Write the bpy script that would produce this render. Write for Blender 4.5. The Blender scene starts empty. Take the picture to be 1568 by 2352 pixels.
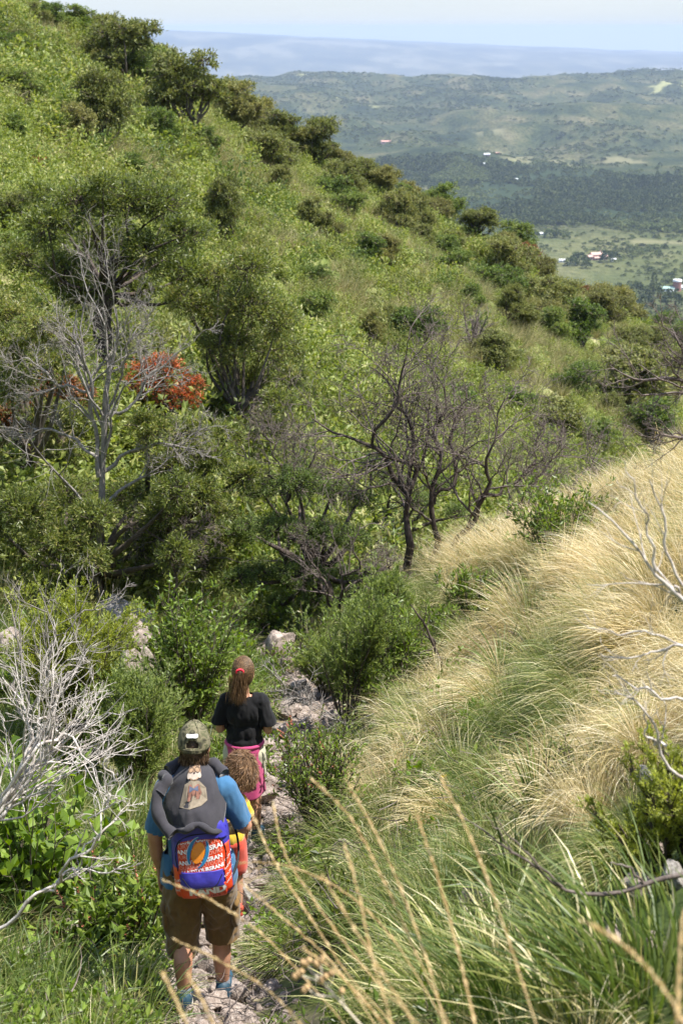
import bpy, bmesh, math, random
import numpy as np
from mathutils import Vector, Matrix
R = math.radians
S = bpy.context.scene
COL = S.collection
# ---------------------------------------------------------------- camera
FPX, CU, CV = 3267.0, 784.0, 1176.0          # focal length and centre, in units of a 1568 x 2352 picture
PITCH = R(18.83)
cam_d = bpy.data.cameras.new('camera'); cam = bpy.data.objects.new('camera', cam_d); COL.objects.link(cam)
cam.location = (0, 0, 0); cam.rotation_euler = (R(90) - PITCH, 0, 0)
cam_d.sensor_fit = 'VERTICAL'; cam_d.sensor_height = 36; cam_d.lens = 50
cam_d.clip_start = 0.05; cam_d.clip_end = 90000
cam_d.dof.use_dof = True; cam_d.dof.focus_distance = 9.5; cam_d.dof.aperture_fstop = 5.4
S.camera = cam
# ---------------------------------------------------------------- sky and sun
SUN_EL, SUN_AZ = R(64), R(96)      # azimuth clockwise from +Y (the way the camera looks)
W = bpy.data.worlds.new('World'); S.world = W; W.use_nodes = True
nt = W.node_tree; nt.nodes.clear()
sky = nt.nodes.new('ShaderNodeTexSky'); sky.sky_type = 'NISHITA'; sky.sun_disc = False
sky.sun_elevation = SUN_EL; sky.sun_rotation = SUN_AZ; sky.altitude = 900; sky.dust_density = 1.6; sky.ozone_density = 1.0
tc = nt.nodes.new('ShaderNodeTexCoord'); mp = nt.nodes.new('ShaderNodeMapping'); mp.inputs['Scale'].default_value = (1.2, 1.2, 9)
cn = nt.nodes.new('ShaderNodeTexNoise'); cn.inputs['Scale'].default_value = 2.2; cn.inputs['Detail'].default_value = 6
cr = nt.nodes.new('ShaderNodeValToRGB'); cr.color_ramp.elements[0].position = .48; cr.color_ramp.elements[1].position = .78
cr.color_ramp.elements[0].color = (.0, .0, .0, 1); cr.color_ramp.elements[1].color = (.45, .45, .45, 1)
cm = nt.nodes.new('ShaderNodeMixRGB'); cm.inputs[2].default_value = (3.0, 3.1, 3.2, 1)
sp_ = nt.nodes.new('ShaderNodeSeparateXYZ'); hz = nt.nodes.new('ShaderNodeMapRange'); hz.interpolation_type = 'SMOOTHSTEP'
hz.inputs['From Min'].default_value = -.02; hz.inputs['From Max'].default_value = .42; hz.inputs['To Min'].default_value = .88; hz.inputs['To Max'].default_value = 0
vm = nt.nodes.new('ShaderNodeMixRGB'); vm.inputs[2].default_value = (2.26, 2.46, 2.66, 1)   # thin milky veil low in the sky
bg = nt.nodes.new('ShaderNodeBackground'); bg.inputs['Strength'].default_value = .15
wo = nt.nodes.new('ShaderNodeOutputWorld'); L = nt.links.new
L(tc.outputs['Generated'], mp.inputs[0]); L(mp.outputs[0], cn.inputs['Vector']); L(cn.outputs['Fac'], cr.inputs[0])
L(cr.outputs[0], cm.inputs[0]); h2 = nt.nodes.new('ShaderNodeMapRange'); h2.inputs['From Min'].default_value = 0; h2.inputs['From Max'].default_value = .055; hv = nt.nodes.new('ShaderNodeMixRGB'); hv.inputs[1].default_value = (2.16, 2.44, 2.74, 1); hv.inputs[2].default_value = (2.26, 2.46, 2.66, 1)
L(sp_.outputs[2], h2.inputs[0]); L(h2.outputs[0], hv.inputs[0]); L(hv.outputs[0], vm.inputs[2])
L(tc.outputs['Generated'], sp_.inputs[0]); L(sp_.outputs[2], hz.inputs[0]); L(hz.outputs[0], vm.inputs[0]); L(sky.outputs[0], vm.inputs[1]); L(vm.outputs[0], cm.inputs[1]); L(cm.outputs[0], bg.inputs[0]); L(bg.outputs[0], wo.inputs[0])
sd = bpy.data.lights.new('sun', 'SUN'); sun = bpy.data.objects.new('sun', sd); COL.objects.link(sun)
sd.energy = 4.6; sd.angle = R(.5); sd.color = (1, .955, .88)
_dir = Vector((math.sin(SUN_AZ) * math.cos(SUN_EL), math.cos(SUN_AZ) * math.cos(SUN_EL), math.sin(SUN_EL)))
sun.rotation_euler = _dir.to_track_quat('Z', 'Y').to_euler()
S.view_settings.view_transform = 'Standard'; S.view_settings.look = 'None'; S.view_settings.gamma = 1
S.view_settings.use_curve_mapping = False; S.view_settings.exposure = 1.12
S.cycles.max_bounces = 6; S.cycles.diffuse_bounces = 3; S.cycles.transmission_bounces = 4; S.cycles.glossy_bounces = 2
S.cycles.volume_bounces = 0; S.cycles.transparent_max_bounces = 6
S.cycles.use_denoising = True
try: S.cycles.denoiser = 'OPENIMAGEDENOISE'
except Exception: pass
S.cycles.caustics_reflective = False; S.cycles.caustics_refractive = False

# ---------------------------------------------------------------- small helpers
def tag(o, label=None, cat=None, group=None, kind=None):
    if label: o['label'] = label
    if cat: o['category'] = cat
    if group: o['group'] = group
    if kind: o['kind'] = kind
    return o
def empty(name, loc=(0, 0, 0), rz=0, label=None, cat=None, group=None):
    o = bpy.data.objects.new(name, None); COL.objects.link(o); o.location = loc; o.rotation_euler.z = rz
    o.empty_display_size = .1
    return tag(o, label, cat, group)
def mesh_np(name, V, faces, mats=(), mi=None, smooth=False, attrs=None):
    """faces: list of (n x k) int arrays, k may differ between arrays"""
    me = bpy.data.meshes.new(name); V = np.asarray(V, np.float32)
    faces = [np.asarray(f, np.int32) for f in faces if len(f)]
    nl = sum(f.size for f in faces); nf = sum(len(f) for f in faces)
    me.vertices.add(len(V)); me.vertices.foreach_set('co', V.ravel())
    me.loops.add(nl); me.polygons.add(nf)
    me.loops.foreach_set('vertex_index', np.concatenate([f.ravel() for f in faces]))
    tot = np.concatenate([np.full(len(f), f.shape[1], np.int32) for f in faces])
    st = np.zeros(nf, np.int32); st[1:] = np.cumsum(tot)[:-1]
    me.polygons.foreach_set('loop_start', st)
    try: me.polygons.foreach_set('loop_total', tot)
    except Exception: pass
    for m in mats: me.materials.append(m)
    if mi is not None: me.polygons.foreach_set('material_index', np.asarray(mi, np.int32))
    me.polygons.foreach_set('use_smooth', np.full(nf, bool(smooth)))
    for k, a in (attrs or {}).items():
        at_ = me.attributes.new(k, 'FLOAT', 'POINT'); at_.data.foreach_set('value', np.asarray(a, np.float32))
    me.update(calc_edges=True); me.validate()
    return me
def link(name, me, parent=None, loc=None):
    o = bpy.data.objects.new(name, me); COL.objects.link(o)
    if parent is not None: o.parent = parent
    if loc is not None: o.location = loc
    return o
def copy_tree(o, parent=None):
    c = o.copy(); COL.objects.link(c); c.parent = parent
    for ch in list(o.children): copy_tree(ch, c)
    return c
# ---------------------------------------------------------------- noise
_rs = np.random.RandomState(7); _P = _rs.permutation(512); _P = np.concatenate([_P, _P, _P]); _G = _rs.rand(512) * 2 - 1
def vnoise(x, y, z=0.0):
    x, y, z = np.broadcast_arrays(np.asarray(x, float), np.asarray(y, float), np.asarray(z, float))
    xi, yi, zi = np.floor(x).astype(int), np.floor(y).astype(int), np.floor(z).astype(int)
    fx, fy, fz = x - xi, y - yi, z - zi
    fx, fy, fz = [f * f * (3 - 2 * f) for f in (fx, fy, fz)]
    def h(a, b, c): return _G[_P[_P[_P[a & 511] + (b & 511)] + (c & 511)]]
    r = 0
    for dx in (0, 1):
        for dy in (0, 1):
            for dz in (0, 1):
                r = r + h(xi + dx, yi + dy, zi + dz) * (fx if dx else 1 - fx) * (fy if dy else 1 - fy) * (fz if dz else 1 - fz)
    return r
def fbm(x, y, z=0.0, o=4):
    r = 0; a = 1.0; s = 1.0
    for i in range(o):
        r = r + a * vnoise(x * s + 17.3 * i, y * s + 5.1 * i, z * s + 3.7 * i); a *= .5; s *= 2.03
    return r
def sstep(a, b, x):
    t = np.clip((x - a) / (b - a), 0, 1); return t * t * (3 - 2 * t)
# ---------------------------------------------------------------- the lie of the land
TY = [-30, -6, 0, 3, 5.9, 6.7, 7.4, 8.65, 10.6, 14, 17, 20, 26, 40, 80, 200]
TZ = [13, .75, -1.95, -3.25, -4.62, -4.99, -5.12, -5.31, -5.70, -6.35, -7.1, -8.2, -11.2, -19, -45, -140]
_ty = np.linspace(-30, 200, 2301); _tz = np.interp(_ty, TY, TZ)
_k = np.hanning(13); _k /= _k.sum(); _tz[6:-6] = np.convolve(_tz, _k, 'valid')
def trail_z(y): return np.interp(y, _ty, _tz) - .0163 * y
def trail_x(y): return np.interp(y, [-5, 0, 3, 5.9, 6.7, 8.65, 10.6, 12.5, 15, 20], [-.3, -.35, -.45, -.6, -.75, -.62, -.42, -.35, -.75, -1.5])
def near_z(x, y):
    dx = x - trail_x(y)
    rt = np.maximum(dx - .25, 0); lf = np.maximum(-dx - .3, 0)
    rt = np.where(rt > 5, 5 + 3.5 * (1 - np.exp(-(rt - 5) / 3.5)), rt); lf = np.where(lf > 8, 8 + 3 * (1 - np.exp(-(lf - 8) / 3)), lf)
    k = np.interp(y, [0, 4, 8, 14, 20], [.98, .92, .72, .58, .46])
    bank = k * rt * (1 - .85 * sstep(11.0, 24, y)) 
    bank = bank - .03 * rt ** 2 * sstep(4, 10, rt)
    left = lf * np.interp(y, [0, 5, 9, 14], [.3, .12, .05, .12])
    z = trail_z(y) + bank + left
    far = sstep(0, .5, np.abs(dx) - .2)
    z = z + far * (.10 * fbm(x * .9, y * .9, 0, 3)) + .03 * fbm(x * 3.1, y * 3.1, 5, 3)
    return z
def hill_z(x, y):
    yc = 98.1 + .476 * np.clip(x, -60, 200)
    p = y - yc; drop = .62 * np.where(p > 30, p, 6 * np.log1p(np.exp(np.clip(p / 6, -30, 30))))
    xs = np.where(x < -22, -22 + (x + 22) * .25, x)
    z = -.572 * xs + .006 * y - 8.74 + 1.1 * fbm(x * .07, y * .07, 2, 3) + .35 * fbm(x * .35, y * .35, 4, 3)
    return z - drop
def valley_z(x, y):
    d = np.sqrt(x * x + y * y); az = np.clip(x / np.maximum(y, 1), -.45, .45)
    z = -260 + 2.5 * fbm(x / 260, y / 260, 1, 3)
    hh = sstep(2900, 5800, d)
    z = z + hh * (58 + 14 * az / .2) * (1 - sstep(6000, 7500, d))
    z = z + sstep(2700, 3600, d) * (1 - sstep(6200, 7500, d)) * (34 * fbm(x / 560, y / 640, 9, 5) - 26 * np.abs(fbm(x / 260, y / 420, 11, 4)) + 10)
    for (hx, hy, hh_, sx, sy) in ((17, 3750, 55, 130, 190), (205, 2900, 34, 150, 160), (560, 3500, 26, 220, 220), (-290, 4700, 32, 300, 260), (800, 4000, 26, 260, 320)):
        z = z + hh_ * np.exp(-(((x - hx) / sx) ** 2 + ((y - hy) / sy) ** 2))
    return z
def mount_z(x, y):
    d = np.sqrt(x * x + y * y); az = np.clip(x / np.maximum(y, 1), -.45, .45)
    top = np.interp(az, [-1, -.3, -.155, -.03, .1, .24, .4], [-9, -9, -10, -118, -228, -330, -370]) + 24 * fbm(az * 16, 3.3, 0, 5)
    top = np.where(y < 0, -400, np.minimum(top, 0))
    t = sstep(11500, 17000, d)
    return -440 + (top + 440) * t + t * (34 * fbm(x / 1500, y / 1500, 21, 4) * (1 - sstep(14800, 17000, d) * .85))
def smax(a, b, k):
    h = np.clip(.5 + .5 * (a - b) / k, 0, 1); return b * (1 - h) + a * h + k * h * (1 - h)
def ground_z(x, y):
    x = np.asarray(x, float); y = np.asarray(y, float)
    z = smax(near_z(x, np.clip(y, -30, 200)) - .8 * np.maximum(y - 190, 0), hill_z(x, y), .8)
    d = np.sqrt(x * x + y * y)
    v = 0
    bl = sstep(6800, 7800, d); v = valley_z(x, y) * (1 - bl) + mount_z(x, y) * bl
    z = np.where(d > 900, -1e4, z)
    return np.maximum(z, v)
def ray(u, v):
    a, b = (u - CU) / FPX, (CV - v) / FPX
    return np.array([a, math.cos(PITCH) + b * math.sin(PITCH), -math.sin(PITCH) + b * math.cos(PITCH)])
_T = 0.6 * 1.004 ** np.arange(2700)
def hit(u, v):
    """where the line of sight through (u, v) of the 1568 x 2352 picture meets the land: x, y, z, metres per pixel there"""
    r = ray(u, v); P = _T[:, None] * r[None]
    below = P[:, 2] < ground_z(P[:, 0], P[:, 1]); i = int(np.argmax(below)) if below.any() else len(_T) - 1
    lo, hi = _T[max(i - 1, 0)], _T[i]
    for _ in range(18):
        m = .5 * (lo + hi); p = m * r
        if p[2] < float(ground_z(p[0], p[1])): hi = m
        else: lo = m
    p = hi * r
    return p[0], p[1], p[2], hi / FPX
def hit_hill(u, v):
    'as hit(), but slides down the picture until the line of sight meets the hillside and not the valley behind it'
    for k in range(60):
        q = hit(u, v + 2 * k)
        if q[3] * FPX < 170: return q
    return q
# ---------------------------------------------------------------- materials
def _n(nt, t, **k):
    n = nt.nodes.new(t)
    for a, b in k.items(): setattr(n, a, b)
    return n
def new_mat(name):
    m = bpy.data.materials.new(name); m.use_nodes = True; nt = m.node_tree; nt.nodes.clear()
    out = _n(nt, 'ShaderNodeOutputMaterial'); return m, nt, out
def rgba(c): return (c[0], c[1], c[2], 1)
def ramp(nt, stops):
    r = _n(nt, 'ShaderNodeValToRGB'); e = r.color_ramp.elements
    while len(e) < len(stops): e.new(.5)
    for i, (p, c) in enumerate(stops): e[i].position = p; e[i].color = rgba(c)
    return r
def leaf_mat(name, stops, rough=.5, trans=.35, spread=.12, spec=.4):
    """stops: ramp read by a random number per leaf, shifted per plant"""
    m, nt, out = new_mat(name); l = nt.links.new
    g = _n(nt, 'ShaderNodeNewGeometry'); oi = _n(nt, 'ShaderNodeObjectInfo')
    r = ramp(nt, stops); ns = _n(nt, 'ShaderNodeTexNoise'); ns.inputs['Scale'].default_value = 1.3; ns.inputs['Detail'].default_value = 2
    tcn = _n(nt, 'ShaderNodeTexCoord'); l(tcn.outputs['Object'], ns.inputs['Vector'])
    a = _n(nt, 'ShaderNodeMath', operation='MULTIPLY_ADD'); l(oi.outputs['Random'], a.inputs[0]); a.inputs[1].default_value = spread * 2; a.inputs[2].default_value = -spread
    b = _n(nt, 'ShaderNodeMath', operation='ADD'); l(g.outputs['Random Per Island'], b.inputs[0]); l(a.outputs[0], b.inputs[1])
    c = _n(nt, 'ShaderNodeMath', operation='MULTIPLY_ADD'); l(ns.outputs['Fac'], c.inputs[0]); c.inputs[1].default_value = .8; c.inputs[2].default_value = -.4
    d = _n(nt, 'ShaderNodeMath', operation='ADD'); l(b.outputs[0], d.inputs[0]); l(c.outputs[0], d.inputs[1]); l(d.outputs[0], r.inputs[0])
    p = _n(nt, 'ShaderNodeBsdfPrincipled'); p.inputs['Roughness'].default_value = rough; p.inputs['Specular IOR Level'].default_value = spec
    t = _n(nt, 'ShaderNodeBsdfTranslucent'); mx = _n(nt, 'ShaderNodeMixShader'); mx.inputs[0].default_value = trans
    hs = _n(nt, 'ShaderNodeHueSaturation'); hs.inputs['Hue'].default_value = .49; hs.inputs['Saturation'].default_value = 1.15; hs.inputs['Value'].default_value = 1.35
    l(r.outputs[0], p.inputs['Base Color']); l(r.outputs[0], hs.inputs['Color']); l(hs.outputs[0], t.inputs['Color'])
    l(p.outputs[0], mx.inputs[1]); l(t.outputs[0], mx.inputs[2]); l(mx.outputs[0], out.inputs[0])
    return m
def bark_mat(name, stops, scale=9, rough=.85):
    m, nt, out = new_mat(name); l = nt.links.new
    tcn = _n(nt, 'ShaderNodeTexCoord'); mp = _n(nt, 'ShaderNodeMapping'); mp.inputs['Scale'].default_value = (1, 1, .35)
    ns = _n(nt, 'ShaderNodeTexNoise'); ns.inputs['Scale'].default_value = scale; ns.inputs['Detail'].default_value = 5; ns.inputs['Roughness'].default_value = .7
    r = ramp(nt, stops); p = _n(nt, 'ShaderNodeBsdfPrincipled'); p.inputs['Roughness'].default_value = rough; p.inputs['Specular IOR Level'].default_value = .2
    bp = _n(nt, 'ShaderNodeBump'); bp.inputs['Strength'].default_value = .5; bp.inputs['Distance'].default_value = .02
    l(tcn.outputs['Object'], mp.inputs[0]); l(mp.outputs[0], ns.inputs['Vector']); l(ns.outputs['Fac'], r.inputs[0]); l(r.outputs[0], p.inputs['Base Color'])
    l(ns.outputs['Fac'], bp.inputs['Height']); l(bp.outputs[0], p.inputs['Normal']); l(p.outputs[0], out.inputs[0])
    return m
def plain_mat(name, c, rough=.7, spec=.3, var=.12, scale=14, bump=.0, sheen=0, weave=0):
    m, nt, out = new_mat(name); l = nt.links.new
    tcn = _n(nt, 'ShaderNodeTexCoord'); ns = _n(nt, 'ShaderNodeTexNoise'); ns.inputs['Scale'].default_value = scale; ns.inputs['Detail'].default_value = 5
    r = ramp(nt, [(.25, [q * (1 - var) for q in c]), (.75, [min(1, q * (1 + var)) for q in c])])
    p = _n(nt, 'ShaderNodeBsdfPrincipled'); p.inputs['Roughness'].default_value = rough; p.inputs['Specular IOR Level'].default_value = spec
    if sheen: p.inputs['Sheen Weight'].default_value = sheen
    l(tcn.outputs['Object'], ns.inputs['Vector']); l(ns.outputs['Fac'], r.inputs[0]); l(r.outputs[0], p.inputs['Base Color']); l(p.outputs[0], out.inputs[0])
    if bump:
        bp = _n(nt, 'ShaderNodeBump'); bp.inputs['Strength'].default_value = bump; bp.inputs['Distance'].default_value = .01
        l(ns.outputs['Fac'], bp.inputs['Height']); l(bp.outputs[0], p.inputs['Normal'])
    return m
def rock_mat(name, stops, scale=3):
    m, nt, out = new_mat(name); l = nt.links.new
    tcn = _n(nt, 'ShaderNodeTexCoord'); oi = _n(nt, 'ShaderNodeObjectInfo'); va = _n(nt, 'ShaderNodeVectorMath', operation='ADD')
    l(tcn.outputs['Object'], va.inputs[0]); l(oi.outputs['Location'], va.inputs[1])
    ns = _n(nt, 'ShaderNodeTexNoise'); ns.inputs['Scale'].default_value = scale; ns.inputs['Detail'].default_value = 9; ns.inputs['Roughness'].default_value = .65
    n2 = _n(nt, 'ShaderNodeTexNoise'); n2.inputs['Scale'].default_value = scale * 9; n2.inputs['Detail'].default_value = 6
    l(va.outputs[0], ns.inputs['Vector']); l(va.outputs[0], n2.inputs['Vector'])
    mm = _n(nt, 'ShaderNodeMath', operation='MULTIPLY_ADD'); l(n2.outputs['Fac'], mm.inputs[0]); mm.inputs[1].default_value = .5; mm.inputs[2].default_value = -.25
    ad = _n(nt, 'ShaderNodeMath', operation='ADD'); l(ns.outputs['Fac'], ad.inputs[0]); l(mm.outputs[0], ad.inputs[1])
    r = ramp(nt, stops); l(ad.outputs[0], r.inputs[0])
    p = _n(nt, 'ShaderNodeBsdfPrincipled'); p.inputs['Roughness'].default_value = .9; p.inputs['Specular IOR Level'].default_value = .2
    bp = _n(nt, 'ShaderNodeBump'); bp.inputs['Strength'].default_value = .6; bp.inputs['Distance'].default_value = .03
    l(r.outputs[0], p.inputs['Base Color']); l(ad.outputs[0], bp.inputs['Height']); l(bp.outputs[0], p.inputs['Normal']); l(p.outputs[0], out.inputs[0])
    return m
# ================================================================ THE LAND: one sheet of ground out to the horizon, in three stretches
def ground_mat():
    m, nt, out = new_mat('ground_soil'); l = nt.links.new
    ge = _n(nt, 'ShaderNodeNewGeometry')
    at_ = _n(nt, 'ShaderNodeAttribute', attribute_name='path'); ah = _n(nt, 'ShaderNodeAttribute', attribute_name='hill')
    def noise(s, d=6, ro=.6):
        n = _n(nt, 'ShaderNodeTexNoise'); n.inputs['Scale'].default_value = s; n.inputs['Detail'].default_value = d; n.inputs['Roughness'].default_value = ro
        l(ge.outputs['Position'], n.inputs['Vector']); return n
    n1, n2, n3 = noise(.5), noise(4, 8), noise(.09, 4)
    soil = ramp(nt, [(.3, (.10, .075, .05)), (.5, (.2, .155, .105)), (.68, (.30, .24, .17))]); l(n2.outputs['Fac'], soil.inputs[0])
    grs = ramp(nt, [(.35, (.06, .085, .025)), (.5, (.11, .125, .04)), (.66, (.22, .20, .09))]); l(n1.outputs['Fac'], grs.inputs[0])
    hil = ramp(nt, [(.38, (.09, .125, .03)), (.54, (.17, .19, .06)), (.70, (.32, .29, .16))]); l(n1.outputs['Fac'], hil.inputs[0])
    mh = _n(nt, 'ShaderNodeMixRGB'); l(ah.outputs['Fac'], mh.inputs[0]); l(grs.outputs[0], mh.inputs[1]); l(hil.outputs[0], mh.inputs[2])
    mx = _n(nt, 'ShaderNodeMixRGB'); l(at_.outputs['Fac'], mx.inputs[0]); l(mh.outputs[0], mx.inputs[1]); l(soil.outputs[0], mx.inputs[2])
    p = _n(nt, 'ShaderNodeBsdfPrincipled'); p.inputs['Roughness'].default_value = .95; p.inputs['Specular IOR Level'].default_value = .1
    bp = _n(nt, 'ShaderNodeBump'); bp.inputs['Strength'].default_value = .8; bp.inputs['Distance'].default_value = .06
    l(n2.outputs['Fac'], bp.inputs['Height']); l(bp.outputs[0], p.inputs['Normal'])
    l(mx.outputs[0], p.inputs['Base Color']); l(p.outputs[0], out.inputs[0]); return m
def valley_mat():
    m, nt, out = new_mat('valley_scrubland'); l = nt.links.new
    ge = _n(nt, 'ShaderNodeNewGeometry')
    mp = _n(nt, 'ShaderNodeMapping'); mp.inputs['Scale'].default_value = (1, .6, .6); l(ge.outputs['Position'], mp.inputs[0])
    def noise(s, d=6, ro=.6, off=0):
        n = _n(nt, 'ShaderNodeTexNoise'); n.inputs['Scale'].default_value = s; n.inputs['Detail'].default_value = d; n.inputs['Roughness'].default_value = ro
        va = _n(nt, 'ShaderNodeVectorMath', operation='ADD'); va.inputs[1].default_value = (off, off, 0); l(mp.outputs[0], va.inputs[0]); l(va.outputs[0], n.inputs['Vector']); return n
    n1, n2, n3, n4 = noise(1 / 120, 8, .62), noise(1 / 7, 5, .7), noise(1 / 320, 4, .55, 900), noise(1 / 1500, 4, .5, 300)
    c1 = ramp(nt, [(.34, (.026, .038, .018)), (.47, (.056, .070, .028)), (.57, (.10, .10, .044)), (.7, (.17, .15, .08))]); l(n1.outputs['Fac'], c1.inputs[0])  # scrub tones; elongated dark patches also stand in for relief and cloud shade
    sp = ramp(nt, [(.42, (.30, .36, .30)), (.56, (1, 1, 1))]); l(n2.outputs['Fac'], sp.inputs[0])
    mu = _n(nt, 'ShaderNodeMixRGB', blend_type='MULTIPLY'); mu.inputs[0].default_value = .8; l(c1.outputs[0], mu.inputs[1]); l(sp.outputs[0], mu.inputs[2])
    fd = ramp(nt, [(.63, (0, 0, 0)), (.66, (1, 1, 1))]); l(n3.outputs['Fac'], fd.inputs[0])
    m2 = _n(nt, 'ShaderNodeMixRGB'); l(fd.outputs[0], m2.inputs[0]); l(mu.outputs[0], m2.inputs[1]); m2.inputs[2].default_value = (.25, .25, .11, 1)
    apl = _n(nt, 'ShaderNodeAttribute', attribute_name='plain'); mp_l = _n(nt, 'ShaderNodeMixRGB'); mp_l.blend_type = 'MIX'; mf = _n(nt, 'ShaderNodeMath', operation='MULTIPLY'); mf.inputs[1].default_value = .38
    l(apl.outputs['Fac'], mf.inputs[0]); l(mf.outputs[0], mp_l.inputs[0]); l(m2.outputs[0], mp_l.inputs[1]); mp_l.inputs[2].default_value = (.135, .148, .055, 1); m2 = mp_l
    af = _n(nt, 'ShaderNodeAttribute', attribute_name='forest_cloud_shade')
    m3 = _n(nt, 'ShaderNodeMixRGB'); l(af.outputs['Fac'], m3.inputs[0]); l(m2.outputs[0], m3.inputs[1]); m3.inputs[2].default_value = (.030, .045, .020, 1)  # dark colour of the woods with cloud shade painted in
    ap = _n(nt, 'ShaderNodeAttribute', attribute_name='field')
    m4 = _n(nt, 'ShaderNodeMixRGB'); l(ap.outputs['Fac'], m4.inputs[0]); l(m3.outputs[0], m4.inputs[1]); m4.inputs[2].default_value = (.18, .17, .09, 1)
    p = _n(nt, 'ShaderNodeBsdfPrincipled'); p.inputs['Roughness'].default_value = .95; p.inputs['Specular IOR Level'].default_value = .05
    bp = _n(nt, 'ShaderNodeBump'); bp.inputs['Strength'].default_value = .9; bp.inputs['Distance'].default_value = 26
    l(n1.outputs['Fac'], bp.inputs['Height']); l(bp.outputs[0], p.inputs['Normal'])
    l(m4.outputs[0], p.inputs['Base Color']); l(p.outputs[0], out.inputs[0]); return m
def mountain_mat():
    m, nt, out = new_mat('mountain_slopes'); l = nt.links.new
    ge = _n(nt, 'ShaderNodeNewGeometry'); n = _n(nt, 'ShaderNodeTexNoise'); n.inputs['Scale'].default_value = 1 / 420; n.inputs['Detail'].default_value = 9; n.inputs['Roughness'].default_value = .6
    mpn = _n(nt, 'ShaderNodeMapping'); mpn.inputs['Scale'].default_value = (1, .35, 2.2); l(ge.outputs['Position'], mpn.inputs[0]); l(mpn.outputs[0], n.inputs['Vector']); r = ramp(nt, [(.38, (.03, .04, .035)), (.5, (.06, .065, .045)), (.62, (.13, .125, .09))]); l(n.outputs['Fac'], r.inputs[0])  # dark patches in the colour stand in for shaded relief on the slopes
    p = _n(nt, 'ShaderNodeBsdfPrincipled'); p.inputs['Roughness'].default_value = 1; l(r.outputs[0], p.inputs['Base Color']); l(p.outputs[0], out.inputs[0]); return m
# fields: (x, y, half width, half depth) measured on the valley floor
def vf(u, v): 
    x, y, z, s = hit(u, v); return x, y
FIELDS = []
for (u0, u1, v0, v1) in ((1110, 1225, 345, 366), (1390, 1462, 358, 378), (1265, 1330, 372, 382), (1430, 1620, 550, 562), (1085, 1160, 296, 303), (925, 1010, 424, 440), (950, 1050, 450, 464)
                         ):
    xa, ya, _, _ = hit((u0 + u1) / 2, v1); xb, yb, _, s = hit((u0 + u1) / 2, v0)
    FIELDS.append(((xa + xb) / 2, (ya + yb) / 2, (u1 - u0) / 2 * s, max((yb - ya) / 2, 14)))
def field_mask(x, y):
    f = np.zeros_like(x)
    for (cx, cy, a, b) in FIELDS:
        q = ((x - cx) / a) ** 2 + ((y - cy) / b) ** 2 + 1.1 * fbm(x / 30, y / 45, 31, 4)
        f = np.maximum(f, .8 * (1 - sstep(.5, 1.1, q)))
    return f
def forest_cloud_mask(x, y):  # belt of real woods that also carries the painted cloud shade
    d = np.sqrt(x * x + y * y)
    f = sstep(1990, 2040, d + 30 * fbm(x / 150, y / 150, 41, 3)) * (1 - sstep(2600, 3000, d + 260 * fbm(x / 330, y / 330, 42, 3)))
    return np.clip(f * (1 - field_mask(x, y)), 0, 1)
def build_land():
    th = np.radians(np.concatenate([np.linspace(-180, -60, 25)[:-1], np.linspace(-60, -20, 60)[:-1], np.linspace(-20, 20, 300), np.linspace(20, 60, 60)[1:], np.linspace(60, 180, 25)[1:]]))
    th = th[:-1]; n = len(th)
    r = [.4]
    while r[-1] < 20500:
        d = r[-1]; k = 1.06 if d < 3 else 1.03 if d < 40 else 1.018 if d < 150 else 1.03 if d < 800 else 1.016 if d < 7300 else 1.04
        r.append(d * k)
    r = np.array(r)
    def stretch(name, i0, i1, mat, attrs):
        rr = r[i0:i1 + 1]; X = rr[:, None] * np.sin(th)[None]; Y = rr[:, None] * np.cos(th)[None]; Z = ground_z(X, Y)
        V = np.stack([X, Y, Z], -1).reshape(-1, 3); m_ = len(rr)
        i = np.arange(m_ - 1)[:, None] * n; j = np.arange(n)[None]; j2 = (j + 1) % n
        F = np.stack([i + j, i + n + j, i + n + j2, i + j2], -1).reshape(-1, 4)[:, ::-1]
        me = mesh_np(name, V, [F], [mat], smooth=True, attrs={k: f(V[:, 0], V[:, 1]) for k, f in attrs.items()})
        o = link(name, me); tag(o, kind='structure'); return o
    a, b = int(np.argmax(r > 420)), int(np.argmax(r > 7300))
    pm = lambda x, y: np.where((y > 15.5) | (y < -20), 0, 1 - sstep(.16, .50, np.abs(x - trail_x(y)) + .18 * fbm(x * 2, y * 2, 8, 3)))
    hm = lambda x, y: sstep(-1, 1, hill_z(x, y) - near_z(x, np.clip(y, -30, 200)))
    stretch('ground', 0, a, ground_mat(), {'path': pm, 'hill': hm})
    stretch('valley_floor', a, b, valley_mat(), {'plain': lambda x, y: 1 - sstep(1850, 2050, np.sqrt(x * x + y * y)), 'forest_cloud_shade': forest_cloud_mask, 'field': field_mask})
    stretch('far_mountains', b, len(r) - 1, mountain_mat(), {})
build_land()
# the air between: even, thin, pale
def haze():
    m, nt, out = new_mat('haze'); v = _n(nt, 'ShaderNodeVolumePrincipled')
    v.inputs['Color'].default_value = (.57, .70, .91, 1); v.inputs['Density'].default_value = 0.64e-4; v.inputs['Anisotropy'].default_value = 0
    nt.links.new(v.outputs[0], out.inputs['Volume'])
    me = bpy.data.meshes.new('haze'); bm = bmesh.new(); bmesh.ops.create_cube(bm, size=1); bm.to_mesh(me); bm.free(); me.materials.append(m)
    o = link('haze', me, loc=(0, 0, -226)); o.scale = (42000, 42000, 490); tag(o, kind='stuff', label='thin pale blue haze hanging over the valley and far mountains', cat='haze')
haze()
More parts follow.
